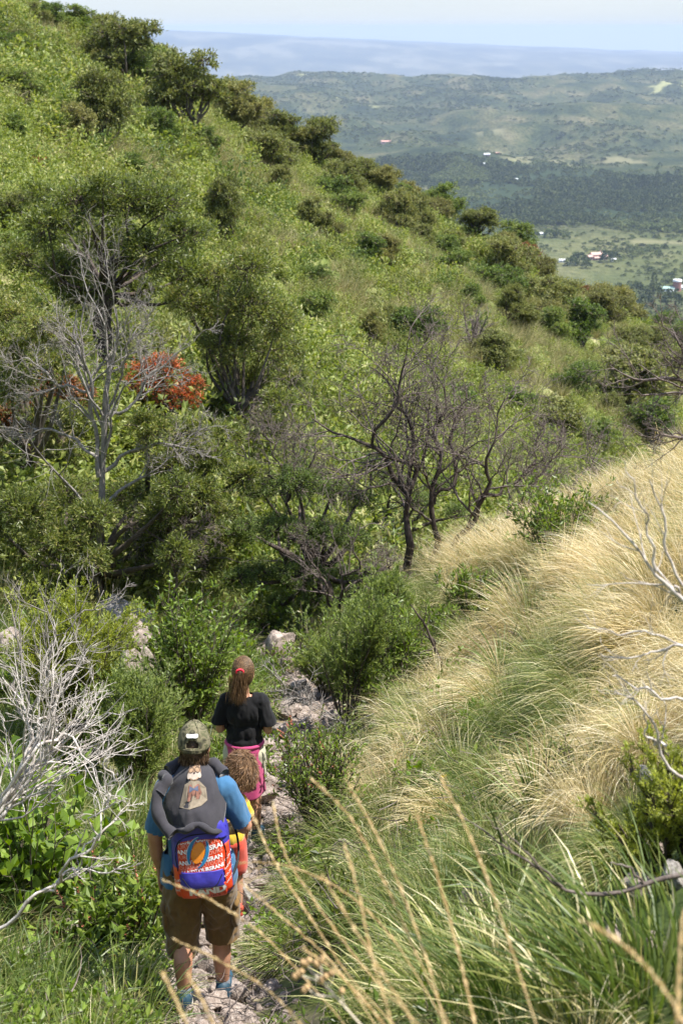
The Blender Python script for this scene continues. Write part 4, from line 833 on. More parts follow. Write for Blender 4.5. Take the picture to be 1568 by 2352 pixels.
guided('bare_thorn_tree', b3, [
    [(952, 1350, 0, .085), (940, 1250, 0, .075), (925, 1130, 0, .06), (880, 1040, .1, .045), (800, 1000, .2, .03), (700, 960, .3, .012)],
    [(935, 1180, 0, .05), (948, 1060, -.1, .04), (880, 1020, -.2, .035), (900, 900, -.3, .028), (945, 800, -.3, .012), (965, 745, -.3, .006)],
    [(925, 1130, 0, .045), (935, 1000, .1, .034), (915, 930, .2, .026), (862, 840, .3, .010)],
    [(985, 1340, .1, .075), (985, 1260, .1, .065), (1000, 1150, .1, .05), (985, 1020, .2, .038), (1005, 930, .2, .026), (1000, 850, .3, .010)],
    [(1000, 1160, .1, .045), (1040, 1060, .2, .034), (1050, 960, .3, .022), (1075, 900, .3, .008)],
    [(1010, 1345, -.1, .075), (1030, 1250, -.1, .065), (1085, 1180, -.2, .05), (1110, 1090, -.2, .036), (1120, 1000, -.3, .022), (1150, 925, -.4, .008)],
    [(1085, 1180, -.2, .045), (1130, 1130, 0, .034), (1190, 1100, .2, .022), (1240, 1010, .3, .008)],
    [(1020, 1350, .3, .07), (1080, 1280, .3, .06), (1150, 1210, .3, .045), (1230, 1180, .4, .03), (1310, 1150, .4, .016), (1375, 1105, .5, .007)],
    [(1150, 1210, .3, .035), (1200, 1140, .5, .024), (1280, 1070, .6, .012), (1330, 1040, .7, .006)]],
    TH, 'multi stemmed bare thorn tree with crooked dark branches in the middle of the picture', mat='thorn', tmat='darkbark', wobble=.09)
b2 = Spot(655, 1400)
guided('bare_thorn_bush', b2, [
    [(655, 1405, -.9, .05), (660, 1280, -.9, .045), (655, 1150, -.9, .035), (610, 1090, -1, .022), (545, 1040, -1, .010)], [(655, 1160, -.9, .03), (690, 1090, -1, .022), (735, 1020, -1, .010)], [(655, 1150, -.9, .028), (640, 1070, -1, .02), (600, 980, -1.1, .008)], [(655, 1150, -.9, .028), (670, 1060, -.8, .02), (690, 970, -.8, .008)]],
    THS, 'leafless grey twigged bush rising above the feathery thorn tree', 'bush', mat='thorn', tmat='darkbark', wobble=.06)
b2b = Spot(760, 1460)
guided('bare_thorn_bush', b2b, [[(770, 1465, -.5, .04), (775, 1400, -.5, .035), (800, 1300, -.6, .02), (840, 1210, -.7, .008)], [(775, 1400, -.5, .03), (730, 1320, -.7, .018), (690, 1240, -.8, .007)], [(780, 1380, -.5, .03), (840, 1330, -.6, .018), (900, 1290, -.7, .007)]],
    THS, 'dark tangled thorn bush at the foot of the feathery tree', 'bush', mat='thorn', tmat='darkbark', wobble=.06)
b2c = Spot(400, 1440)
guided('bare_thorn_bush', b2c, [[(395, 1440, -.5, .03), (400, 1330, -.5, .025), (380, 1250, -.6, .02), (330, 1210, -.6, .008)], [(400, 1330, -.5, .025), (430, 1240, -.6, .018), (480, 1190, -.7, .007)], [(400, 1330, -.5, .02), (420, 1290, -.6, .014), (470, 1260, -.7, .006)]],
    THS, 'pinkish bare twigs in front of the twin trunked glossy tree', 'bush', mat='thorn', wobble=.03)
b1 = Spot(232, 1440)
DT = [dict(n=11, K=8, wig=.22, zig=.1, up=.10, ang=(22, 50), lr=(.3, .55), t0=.3, rr=.55, rmin=.005), dict(n=8, K=6, wig=.26, zig=.1, up=.06, ang=(25, 55), lr=(.35, .6), rr=.6, rmin=.0035, sides=3), dict(n=4, K=5, wig=.3, ang=(25, 55), lr=(.35, .6), rr=.7, rmin=.0025, sides=3)]
guided('dead_silver_tree', b1, [
    [(235, 1445, -.7, .10), (222, 1290, -.7, .09), (235, 1180, -.7, .085), (228, 1090, -.7, .08), (235, 960, -.8, .07), (255, 850, -.9, .05), (262, 760, -.9, .03), (255, 700, -.9, .012)],
    [(228, 1090, -.7, .07), (215, 980, -.8, .055), (195, 850, -.9, .045), (175, 770, -1, .03), (165, 715, -1, .012)],
    [(235, 960, -.8, .05), (300, 930, -.9, .04), (345, 860, -1, .028), (390, 820, -1, .018), (440, 790, -1, .008)],
    [(220, 1060, -.7, .05), (180, 1010, -.9, .04), (100, 990, -1, .026), (40, 1010, -1, .010)],
    [(200, 900, -.9, .04), (120, 870, -1, .028), (60, 830, -1.1, .016), (5, 850, -1.1, .007)],
    [(228, 1090, -.7, .06), (290, 1040, -.8, .045), (360, 1010, -.9, .028), (450, 1030, -1, .012)],
    [(250, 1150, -.7, .05), (310, 1090, -.8, .035), (400, 1050, -.9, .02), (470, 990, -1, .008)],
    [(255, 860, -.9, .035), (300, 790, -1, .022), (340, 720, -1.1, .010)]],
    DT, 'dead silver grey tree with many forked branches rising over the left side of the gully', mat='silver', wobble=.05, rsc=.46, dy=-.3)
b4 = Spot(1660, 1110, None)
guided('bare_thorn_tree', b4, [
    [(1665, 1110, 0, .07), (1640, 980, 0, .06), (1600, 900, 0, .045), (1540, 868, -.2, .03), (1470, 868, -.3, .018), (1400, 850, -.4, .006)],
    [(1640, 980, 0, .05), (1600, 1000, -.2, .03), (1540, 1000, -.3, .018), (1430, 985, -.4, .006)],
    [(1600, 900, 0, .04), (1570, 830, 0, .028), (1550, 780, 0, .016), (1520, 735, 0, .006)], [(1600, 900, 0, .04), (1590, 800, .2, .02), (1575, 730, .2, .008)]],
    THS, 'bare thorn branches reaching in from the right edge above the golden grass', mat='thorn', wobble=.04)
# ================================================================ THE NEAR SLOPES: grass, shrubs, rocks
rn = np.random.RandomState(41)
LEAN = (-.55, -.15)
def tv(seed, mat, **k):
    return tuft(np.random.RandomState(seed), **k).mesh('tussock', [M[mat], M['straw']])
GOLD = [tv(1, 'gold', n=190, ln=(.5, 1.0), wd=.0045, root=.09, tilt=(3, 38), droop=.75, lean=LEAN, heads=16), tv(2, 'gold', n=170, ln=(.55, 1.05), wd=.0045, root=.10, tilt=(3, 45), droop=.9, lean=LEAN, heads=20), tv(3, 'mixg', n=190, ln=(.4, .8), wd=.0045, root=.1, tilt=(4, 50), droop=1.0, lean=LEAN, heads=6)]
MIX = [tv(4, 'mixg', n=260, ln=(.35, .7), wd=.0035, root=.09, tilt=(4, 62), droop=1.5, lean=(-.4, -.2)), tv(5, 'mixg', n=240, ln=(.3, .65), wd=.0032, root=.09, tilt=(4, 65), droop=1.7, lean=(-.5, -.2)), tv(6, 'grass', n=220, ln=(.3, .6), wd=.004, root=.1, tilt=(4, 60), droop=1.3, lean=(-.3, -.2)), tv(7, 'gold', n=260, ln=(.3, .6), wd=.003, root=.08, tilt=(4, 65), droop=1.8, lean=(-.5, -.3))]
GRN = [tv(8, 'grass', n=150, ln=(.2, .45), wd=.005, root=.12, tilt=(4, 60), droop=1.0), tv(9, 'grass', n=120, ln=(.25, .55), wd=.006, root=.12, tilt=(6, 65), droop=1.2), tv(10, 'mixg', n=160, ln=(.2, .45), wd=.0035, root=.1, tilt=(4, 60), droop=1.3)]
def weed(seed, mat, n=16, leafn=8, ln=.05, wd=.024, h=.28):
    r = np.random.RandomState(seed); g = Geo(); a = r.uniform(0, 6.28, n); t = r.uniform(.05, 1.1, n)
    D = np.stack([np.cos(a) * np.sin(t), np.sin(a) * np.sin(t), np.cos(t)], 1); P, D2 = grow(r, r.randn(n, 3) * [.05, .05, 0], D, r.uniform(.5, 1.1, n) * h, 5, .15, .04)
    g.add(*tubes(P, taper(np.full(n, .0022), 5), 3), 1); g.add(*leaves_on(r, P, D2, leafn, ln, wd, .15, 60, .1, .8), 0); return g.mesh('weed', [M[mat], M['bark']])
WD = [weed(1, 'fresh'), weed(2, 'fresh', 20, 9, .038, .017, .22), weed(3, 'bigleaf', 14, 7, .045, .026), weed(4, 'molle', 18, 9, .04, .014)]
def spots(n, y0, y1, dens, wide=.34, xmin=-9, xmax=9):
    X, Y = [], []
    while len(X) < n:
        x = rn.uniform(xmin, xmax, 4 * n); y = rn.uniform(y0, y1, 4 * n); ok = (np.abs(x) < .6 + wide * y) & (rn.rand(4 * n) < dens(x, y) * clear_of(x, y)); X += list(x[ok]); Y += list(y[ok])
    return np.array(X[:n]), np.array(Y[:n])
dxf = lambda x, y: x - trail_x(y)
CLEAR = [(*hit(u, v)[:2], r_) for u, v, r_ in [(1240, 1880, .42), (1150, 1540, .38), (1180, 2060, .42), (1500, 2010, .5), (1530, 1985, .45), (1285, 1320, .5), (1285, 1360, .4), (1085, 1440, .35), (925, 1590, .45), (800, 1680, .45), (885, 1540, .4), (1400, 2200, .45), (1500, 2200, .45),
    (795, 2030, .3), (1085, 2140, .35), (280, 1540, .6), (310, 1560, .5), (262, 1480, .5), (300, 1480, .5), (185, 1740, .5), (325, 1850, .4), (425, 1700, .5), (1010, 1930, .3), (1320, 1830, .3), (645, 1525, .35), (208, 2215, .2), (40, 2240, .3), (160, 2170, .2)]]
def clear_of(x, y):
    k = np.ones(np.shape(x))
    for cx, cy, r_ in CLEAR: k = k * ((x - cx) ** 2 + (y - cy) ** 2 > r_ * r_)
    return k
def sc_out(name, meshes, X, Y, s, pick, label, cat, tilt=.12, dz=0, slope=None):
    n = len(X); r = rnd_rot(rn, n, tilt)
    if slope is not None: r[:, 2] = np.where(rn.rand(n) < .3, rn.uniform(-3.1, 3.1, n), rn.normal(0, .6, n)); r[:, 1] -= slope
    sc = np.repeat(s[:, None], 3, 1); return scatter(name, meshes, np.stack([X, Y, ground_z(X, Y) + dz], 1), r, sc, pick, label, cat)
# golden bank at right
gd = lambda x, y: sstep(1.0, 1.9, dxf(x, y) - .7 * sstep(11.5, 15, y) - .9 * np.clip((12.5 - y) / 4, 0, 1.8)) * sstep(7.5, 11, y) * (1 - sstep(24, 27, y))
X, Y = spots(1500, 5.5, 27, gd, .36)
sc_out('golden_bank_grass', GOLD, X, Y, rn.uniform(.45, .85, len(X)), rn.choice([0, 0, 1, 2, 2], len(X)), 'long golden feathery grass covering the bank at right', 'grass', slope=.2)
mdn = lambda x, y: sstep(.45, .8, dxf(x, y)) * (1 - .85 * gd(x, y)) * (1 - sstep(15, 20, y)) * sstep(2.2, 3.0, y)
X, Y = spots(620, 2.2, 20, mdn, .36)
sc_out('bank_grass', MIX, X, Y, rn.uniform(.45, .95, len(X)) * np.where(Y < 5, .75, 1), np.where((Y < 12) & (vnoise(X * .8, Y * .8, 5) > .3), 3, rn.choice([0, 1, 2], len(X))), 'green and straw coloured tussock grass hanging down the bank beside the trail', 'grass', slope=.35)
# left of the trail
lf = lambda x, y: sstep(.40, .7, -dxf(x, y)) * (hill_z(x, y) < near_z(x, y) + .2)
X, Y = spots(800, 3.5, 21, lf, .34)
sc_out('verge_grass', GRN, X, Y, rn.uniform(.6, 1.15, len(X)), rn.choice([0, 1, 2], len(X)), 'green grass left of the trail', 'grass')
X, Y = spots(2300, 3.5, 22, lambda x, y: (np.abs(dxf(x, y)) > .27) * np.clip(.6 + fbm(x, y, 71, 3), .1, 1) * np.where(dxf(x, y) > 0, .22 * (dxf(x, y) < 1.6), 1), .34)
sc_out('leafy_weeds', WD, X, Y, rn.uniform(.6, 1.2, len(X)), rn.randint(0, 4, len(X)), 'leafy green weeds covering the ground beside the trail', 'weeds')
X, Y = spots(500, 13.5, 24, lambda x, y: (np.abs(dxf(x, y)) < 3.5) * 1., .34)
sc_out('gully_weeds', WD, X, Y, rn.uniform(.9, 1.9, len(X)), rn.randint(0, 4, len(X)), 'leafy weeds on the shaded gully floor', 'weeds')
# twigs and litter on the ground
def litter_mesh(seed):
    r = np.random.RandomState(seed); g = Geo(); n = 26; a = r.uniform(0, 6.28, n); P, D = grow(r, np.stack([r.randn(n) * .25, r.randn(n) * .25, np.full(n, .015)], 1), np.stack([np.cos(a), np.sin(a), r.randn(n) * .08], 1), r.uniform(.08, .35, n), 5, .18)
    g.add(*tubes(P, taper(r.uniform(.0015, .004, n), 5), 3), 0); return g.mesh('litter', [M['thorn']])
LT = [litter_mesh(1), litter_mesh(2)]
X, Y = spots(260, 4.5, 16, lambda x, y: 1. * (np.abs(dxf(x, y)) < 2.2), .3)
sc_out('fallen_twigs', LT, X, Y, rn.uniform(.6, 1.2, len(X)), rn.randint(0, 2, len(X)), 'fallen grey twigs littering the ground', 'twigs', .1, .02)
# small stones of the trail
PB = [boulder('pebble', 500 + i, (1, .8, .55), M['rock'], .2, 1, 2) for i in range(4)]
X, Y = spots(2600, 4.6, 15.5, lambda x, y: (1 - sstep(.12, .46, np.abs(dxf(x, y)))), .3); s_ = rn.gamma(1.6, .016, len(X)) + .010
sc_out('trail_pebbles', PB, X, Y, s_, rn.randint(0, 4, len(X)), 'small pinkish stones and gravel on the trail', 'gravel', .5)
# ---------------------------------------------------------------- rocks that can be told apart
RB = [boulder('rock', 700 + i, (1, .85, .72), M['rock'], .3, 1, 4) for i in range(6)] + [boulder('rock', 720 + i, (1, .85, .72), M['greyrock'], .3, 1, 4) for i in range(3)]
def rock(u, v, w, h, label, i=0, group=None, name='boulder', yaw=None, sink=.25, dist=None):
    sp = Spot(u, v, dist); k = sp.k; o = link(name, RB[i % 9]); a, b = w * k / 2 * 1.12, h * k / 2 * 1.25
    o.location = (sp.p[0], sp.p[1] + a * .5, sp.p[2] + b * (1 - sink)); o.scale = (a, a * .9, b / .72 * 1.05); o.rotation_euler = (rn.uniform(-.2, .2), rn.uniform(-.2, .2), rn.uniform(0, 6.28) if yaw is None else yaw)
    return tag(o, label, name, group)
rock(262, 1460, 100, 85, 'grey boulder with mottled top, upper left of the stack behind the broom bush', 6)
rock(315, 1458, 80, 66, 'shaded boulder behind the mottled one under the twin trunks', 7)
rock(342, 1425, 50, 66, 'sunlit upright rock beside the dark twin trunks', 1)
rock(300, 1508, 92, 82, 'flat faced shaded boulder in the middle of the stack', 2)
rock(333, 1482, 66, 56, 'sunlit rounded boulder beside the flat faced one', 0)
rock(310, 1560, 90, 66, 'pinkish boulder lowest in the stack', 3)
rock(22, 1530, 95, 70, 'broad pale boulder at the left edge behind the bleached twigs', 4)
rock(645, 1522, 74, 72, 'pale pink boulder standing at the bend of the trail', 5)
rock(662, 1478, 44, 26, 'small pale rock behind the pink boulder at the bend', 1)
rock(640, 1545, 40, 30, 'low rock in front of the pink boulder at the bend', 2)
rock(690, 1600, 60, 32, 'flat tan slab on the trail beyond the girl', 3, name='rock')
rock(665, 1650, 60, 30, 'sunlit slab on the trail right of the girl', 0, name='rock')
rock(640, 1700, 55, 34, 'pale flat stone beside the girl\'s elbow', 5, name='rock')
rock(608, 1735, 60, 30, 'pale stone step just below the girl', 1, name='rock')
rock(668, 1745, 44, 30, 'small stone in the leaves right of the stone step', 4, name='rock')
rock(600, 1860, 85, 75, 'broken pale rock beside the child on the trail', 3)
rock(625, 1905, 50, 32, 'low rock at the foot of the broken pale rock', 4, name='rock')
rock(570, 1965, 55, 30, 'flat stone on the trail right of the backpack', 2, name='rock')
rock(565, 2105, 45, 60, 'upright grey stone beside the man\'s right thigh', 7, name='rock')
rock(468, 2130, 40, 26, 'pinkish stone seen between the man\'s knees', 5, name='rock')
rock(468, 2175, 44, 30, 'rough stone seen between the man\'s calves', 0, name='rock')
rock(472, 2235, 46, 40, 'brown trail stone between the man\'s feet', 3, name='rock')
rock(490, 2330, 80, 36, 'flat worn stone at the bottom of the trail', 2, name='rock')
rock(540, 2300, 60, 40, 'dark reddish stone right of the flat worn stone', 5, name='rock')
rock(500, 2290, 50, 26, 'small reddish stone behind the man\'s heels', 3, name='rock')
rock(440, 2345, 40, 30, 'stone at the bottom edge left of the flat worn stone', 1, name='rock')
rock(208, 2205, 42, 70, 'tall pale rock among the leaves at lower left', 5, name='rock')
rock(160, 2160, 44, 50, 'pale rock above the tall one at lower left', 0, name='rock')
rock(212, 2262, 40, 34, 'pinkish rock below the tall one at lower left', 3, name='rock')
rock(130, 2120, 40, 34, 'white topped rock in the weeds at lower left', 4, name='rock')
rock(40, 2230, 60, 50, 'broad pale rock under the dry grass at the left edge', 1, name='rock')
rock(150, 2330, 40, 26, 'low rock near the bottom edge at left', 2, name='rock')
rock(290, 1790, 40, 40, 'pale stone behind the lower bleached branch', 4, name='rock')
rock(795, 2020, 60, 90, 'reddish brown rock under the overhanging tussock', 2)
rock(1085, 2130, 70, 90, 'brown rock in the shade below the blade plant', 3)
rock(1500, 1985, 70, 50, 'pinkish rock in the bank at the right edge', 5)
rock(1470, 2070, 100, 50, 'long pinkish rock jutting from the bank at right', 0)
rock(1545, 2050, 70, 60, 'grey rock at the right edge above the bare earth', 7)
rock(1400, 2190, 70, 60, 'brown stone in the bare earth of the bank', 3, name='rock')
rock(1500, 2200, 60, 50, 'second brown stone in the bare earth of the bank', 2, name='rock')
rock(1500, 1830, 90, 60, 'grey rock behind the yellowish bush at right', 8)
# ---------------------------------------------------------------- tussocks big enough to tell apart
def tussock(u, v, w, kind, label, seed, lean=(-.9, -.5), n=620, droop=1.5, sc=1.0, blade=.0035):
    sp = Spot(u, v); W_ = w * sp.k; L1 = W_ * .62
    g = tuft(np.random.RandomState(seed), n=n, ln=(L1 * .55, L1 * 1.15), wd=blade, root=W_ * .10, tilt=(3, 60), droop=droop, lean=lean, heads=0, curl=.2)
    o = link('tussock', g.mesh('tussock', [M[kind], M['straw']]), None, (sp.p[0], sp.p[1], sp.p[2] - .02)); return tag(o, label, 'tussock', 'grass tussocks on the bank')
tussock(1010, 1900, 260, 'gold', 'pale golden tussock combed downhill in the lower centre of the bank', 1, droop=1.3)
tussock(1075, 2010, 260, 'mixg', 'straw green tussock below the pale golden one', 2)
tussock(1120, 1640, 260, 'gold', 'golden tussock in the middle of the bank above the blade plant', 3)
tussock(980, 1720, 230, 'mixg', 'green gold tussock left of the golden tussock on the bank', 4)
tussock(1330, 1620, 330, 'mixg', 'wide olive green tussock sweeping left under the golden bank', 5, n=800)
tussock(1440, 1500, 330, 'gold', 'wide golden tussock sweeping left at the right side of the bank', 6, n=800, lean=(-1.1, -.2))
tussock(1380, 1350, 300, 'gold', 'golden tussock arching left below the leafy shrub on the bank', 7, n=800, lean=(-1.1, -.1), droop=1.1)
tussock(1520, 1700, 280, 'mixg', 'dense tussock hanging beside the bare branch at right', 8, n=700)
tussock(1400, 2010, 300, 'mixg', 'ragged straw tussock with exposed roots in the bank at right', 9, n=700, droop=2.0)
tussock(700, 2070, 210, 'mixg', 'dark green tussock overhanging the trail right of the man\'s legs', 10)
tussock(640, 2210, 230, 'mixg', 'dark green tussock at the trail edge by the man\'s right shoe', 11)
tussock(650, 1960, 170, 'mixg', 'fine green tussock just right of the backpack', 12)
tussock(290, 2330, 300, 'mixg', 'pale green tussock at the bottom edge behind the man', 13, lean=(.3, -.2), droop=1.2)
tussock(270, 1950, 240, 'mixg', 'drooping grass tussock left of the man\'s forearm', 14, lean=(-.5, -.2))
tussock(290, 1840, 240, 'dry', 'dry arching grass tussock behind the lower bleached twigs', 15, lean=(.5, -.1), n=260)
tussock(60, 2200, 300, 'dry', 'dry yellow tussock arching over the rocks at lower left', 16, lean=(.6, 0), n=300)
tussock(640, 1600, 90, 'grass', 'light green tuft behind the girl\'s shoulder at the trail bend', 17, lean=(-.3, -.1), n=300)
tussock(605, 1525, 66, 'blade', 'upright silvery green tuft beside the boulder at the bend', 18, lean=(0, 0), n=200, droop=.3)
# blade leaved rosettes
def rosette(u, v, w, label, seed, n=60, mat='blade', tilt=(5, 80), droop=.7, wd=.022, name='blade_plant', lean=(0, 0)):
    sp = Spot(u, v); W_ = w * sp.k; g = tuft(np.random.RandomState(seed), n=n, ln=(W_ * .4, W_ * .75), wd=wd, root=W_ * .05, tilt=tilt, droop=droop, K=6, curl=.1, lean=lean)
    o = link(name, g.mesh(name, [M[mat]]), None, (sp.p[0], sp.p[1], sp.p[2] - .02)); return tag(o, label, 'plant', 'plants with long stiff blade leaves')
rosette(1240, 1880, 330, 'big clump of dark green blade leaves in the lower right of the bank', 1, 100, wd=.0095)
rosette(1150, 1540, 190, 'shiny blade leaved clump in the middle of the green bank', 2, 70, wd=.011)
rosette(1180, 2060, 330, 'blade leaved clump with long pale arching leaves below the dark one', 3, 70, wd=.010, droop=1.3)
rosette(100, 2360, 300, 'dark green blade leaved clump in the bottom left corner', 4, 80, wd=.010)
rosette(420, 1640, 110, 'blade leaved clump under the leafy bush by the girl', 5, 50, wd=.012)
rosette(240, 2160, 150, 'small shiny blade leaved clump left of the man\'s legs', 6, 60, wd=.010)
# ---------------------------------------------------------------- shrubs
def stems(r, g, n, h, spread, rad=.012, K=6, m=0, lean=(0, 0)):
    a = r.uniform(0, 6.28, n); t = np.radians(r.uniform(0, spread, n)); D = np.stack([np.cos(a) * np.sin(t) + lean[0], np.sin(a) * np.sin(t) + lean[1], np.cos(t)], 1)
    L_ = r.uniform(.7, 1.05, n) * h; P, D2 = grow(r, np.stack([np.cos(a) * .04, np.sin(a) * .04, np.full(n, -.08)], 1), D, L_, K, .08, .04); Rr = taper(r.uniform(.6, 1.1, n) * rad, K)
    g.add(*tubes(P, Rr, 4), m); return P, D2, L_, Rr
def broom(u, v, w, h, label, seed, mat='broom', n=34, dens=1.0, name='broom_bush', dist=None, spread=None, lean=(0, 0)):
    """upright shrub of fine green sprays"""
    sp = Spot(u, v, dist); W_, H_ = w * sp.k * 1.1, h * sp.k * 1.15; ls = max(.45, min(1, sp.k / .0032)); r = np.random.RandomState(seed); g, gw = Geo(), Geo()
    P, D, L_, Rr = stems(r, gw, n, H_, spread or math.degrees(math.atan(.5 * W_ / H_)) * 1.35, .010, lean=lean)
    s, d, l, rr = kids(r, P, D, L_, Rr, int(11 * dens), .3, 1, (12, 38), (.22, .42)); P2, D2 = grow(r, s, d, l, 4, .09, .10); gw.add(*tubes(P2, taper(np.full(len(s), .003), 4), 3), 0)
    s, d, l, rr = kids(r, P2, D2, l, taper(np.full(len(s), .003), 4), 5, .2, 1, (12, 30), (.35, .6)); P3, D3 = grow(r, s, d, l, 4, .08, .08)
    g.add(*leaves_on(r, P3, D3, 11, .036 * ls, .0115 * ls, .05, 38, .0, 1.2), 0); g.add(*leaves_on(r, P2, D2, 8, .036 * ls, .0115 * ls, .2, 38, .0, 1.2), 0)
    o = empty(name, sp.p, 0, label, 'bush'); link('foliage', g.mesh('foliage', [M[mat]]), o); link('stems', gw.mesh('stems', [M['bark']], True), o); return o
broom(165, 1720, 205, 300, 'bright yellow green broom bush at left, left of the boulder stack', 1, 'broom', 56, 1.3)
broom(325, 1830, 150, 250, 'darker green broom bush directly behind the man\'s cap', 2, 'broomd', 44, 1.2)
broom(110, 1600, 110, 130, 'small yellow green broom bush at the foot of the bright one', 3, 'broom', 22)
broom(800, 1670, 150, 270, 'feathery grey green broom bush right of the trail', 4, 'broomd', 26, .9)
broom(885, 1530, 110, 200, 'smaller broom bush behind the feathery one beside the thorn tree', 5, 'broomd', 20, .9)
broom(1640, 1640, 240, 260, 'broom bush cut by the right edge, with bleached twigs', 6, 'broom', 36, 1.1, dist=4.6)
broom(1545, 1985, 230, 190, 'yellowish green bush low at the right edge above the rocks', 7, 'broom', 24, .9, spread=60, lean=(-.2, -.1))
broom(760, 1600, 80, 120, 'small pale broom at the left foot of the feathery broom bush', 8, 'broomd', 18, 1)
def leafy(u, v, w, h, label, seed, mat='fresh', ln=.055, wd=.022, n=22, kn=6, leafn=8, name='leafy_shrub', berries=0, flowers=0, dist=None, spread=None, fold=.12, lean=(0, 0)):
    sp = Spot(u, v, dist); W_, H_ = w * sp.k * 1.1, h * sp.k * 1.2; n = int(n * 1.25); ln *= 1.12; wd *= 1.12; r = np.random.RandomState(seed); g, gw = Geo(), Geo()
    P, D, L_, Rr = stems(r, gw, n, H_, spread or math.degrees(math.atan(.5 * W_ / H_)) * 1.4, .009, lean=lean)
    s, d, l, rr = kids(r, P, D, L_, Rr, kn, .2, 1, (20, 55), (.25, .5)); P2, D2 = grow(r, s, d, l, 5, .13, .06); gw.add(*tubes(P2, taper(np.full(len(s), .0032), 5), 3), 0)
    g.add(*leaves_on(r, P2, D2, leafn, ln, wd, .1, 55, fold, .9), 0); g.add(*leaves_on(r, P, D, leafn, ln, wd, .35, 55, fold, .9), 0)
    o = empty(name, sp.p, 0, label, 'shrub'); link('foliage', g.mesh('foliage', [M[mat]]), o); link('stems', gw.mesh('stems', [M['bark']], True), o)
    if berries:
        gb = Geo(); i = r.choice(len(P2), min(berries, len(P2)), False); s, d, l, rr = kids(r, P2[i], D2[i], np.full(len(i), .1), np.full((len(i), 5), .002), 9, .6, 1, (10, 60), (.2, .6)); gb.add(*leafquads(r, s, d, .014 * np.ones((len(s), 1)), .012, .2, .2), 0); gb.add(*leafquads(r, s, np.cross(d, [0, 0, 1.]), .014 * np.ones((len(s), 1)), .012, .2, .2), 0)
        link('berries', gb.mesh('berries', [M['berry']]), o)
    return o
leafy(440, 1680, 195, 265, 'dense leafy green shrub left of the girl', 1, 'fresh', .055, .024, 34, 9, 9)
leafy(60, 2120, 210, 330, 'broad leaved bright green bush at the left edge beside the man', 2, 'bigleaf', .085, .062, 26, 6, 5, spread=50)
leafy(275, 2240, 200, 230, 'leafy shrub with red brown berries left of the man\'s legs', 3, 'fresh', .07, .026, 24, 6, 8, berries=60)
leafy(150, 2060, 130, 150, 'low leafy shrub between the broad leaved bush and the man', 4, 'fresh', .05, .022, 18, 5, 7)
leafy(925, 1580, 170, 170, 'bright green leafy shrub right of the broom bushes', 5, 'fresh', .065, .02, 20, 5, 8)
leafy(1085, 1430, 110, 120, 'small leafy shrub in the grass below the thorn tree', 6, 'fresh', .06, .02, 16, 5, 8)
leafy(1285, 1320, 190, 190, 'bright leafy shrub on the crest of the golden bank', 7, 'fresh', .06, .02, 26, 7, 9)
leafy(735, 1900, 170, 210, 'thin leaved shrub with reddish berries right of the child', 8, 'fresh', .035, .015, 24, 8, 8, berries=50)
leafy(655, 1800, 120, 90, 'small sprawling shrub between the stones right of the girl', 9, 'fresh', .035, .016, 14, 6, 7, berries=20, spread=70)
leafy(760, 1790, 120, 130, 'low green shrub under the feathery broom bush', 10, 'molle', .04, .014, 18, 7, 8)
leafy(860, 1650, 130, 110, 'green shrub mixed into the foot of the broom bushes', 11, 'fresh', .055, .018, 16, 5, 8)
leafy(1320, 1830, 200, 130, 'small grey leaved shrub with a yellow flower inside the dark blades', 12, 'molle', .035, .008, 24, 6, 9)
leafy(930, 2150, 130, 110, 'fine leaved dark shrub under the tussocks at bottom centre', 13, 'molle', .035, .007, 24, 7, 10)
leafy(800, 2200, 160, 190, 'shaded leafy shrub behind the foreground stalks', 14, 'molle', .05, .022, 20, 6, 7)
leafy(450, 1490, 120, 90, 'leafy shrub behind the dense green shrub', 15, 'molle', .05, .018, 18, 6, 8)
leafy(100, 1500, 120, 90, 'green leafy shrub between the pale boulder and the broom bush', 16, 'fresh', .05, .02, 16, 5, 8)
leafy(30, 1640, 110, 120, 'leafy shrub at the left edge under the bleached twigs', 17, 'fresh', .055, .022, 16, 5, 8)
leafy(180, 1780, 120, 110, 'low leafy shrub under the bright broom bush', 18, 'fresh', .05, .022, 16, 5, 8)
leafy(780, 2330, 170, 100, 'yellow green bushy plant at the bottom edge below the seed head stalk', 19, 'bigleaf', .03, .008, 30, 8, 10, dist=3.0)
leafy(1010, 1500, 120, 110, 'leafy shrub in the grass right of the short dead stem', 20, 'fresh', .055, .018, 16, 5, 8)
leafy(975, 1850, 110, 90, 'low grey green herb between the two lower tussocks', 21, 'molle', .035, .008, 20, 6, 9)
leafy(1440, 1660, 120, 90, 'low green herb under the crooked bleached twigs', 22, 'molle', .04, .010, 20, 6, 9)
leafy(1180, 1420, 110, 90, 'small bright shrub above the shiny blade leaved clump', 23, 'fresh', .055, .018, 16, 5, 8)
rosette(1390, 1790, 220, 'green blade leaved clump beside the yellowish bush', 7, 70, 'grass', wd=.008)
rosette(1060, 1800, 170, 'green blade leaved clump above the pale golden tussock', 8, 60, 'grass', wd=.008)
rosette(1290, 1500, 170, 'green blade leaved clump under the wide golden tussock', 9, 60, wd=.009)
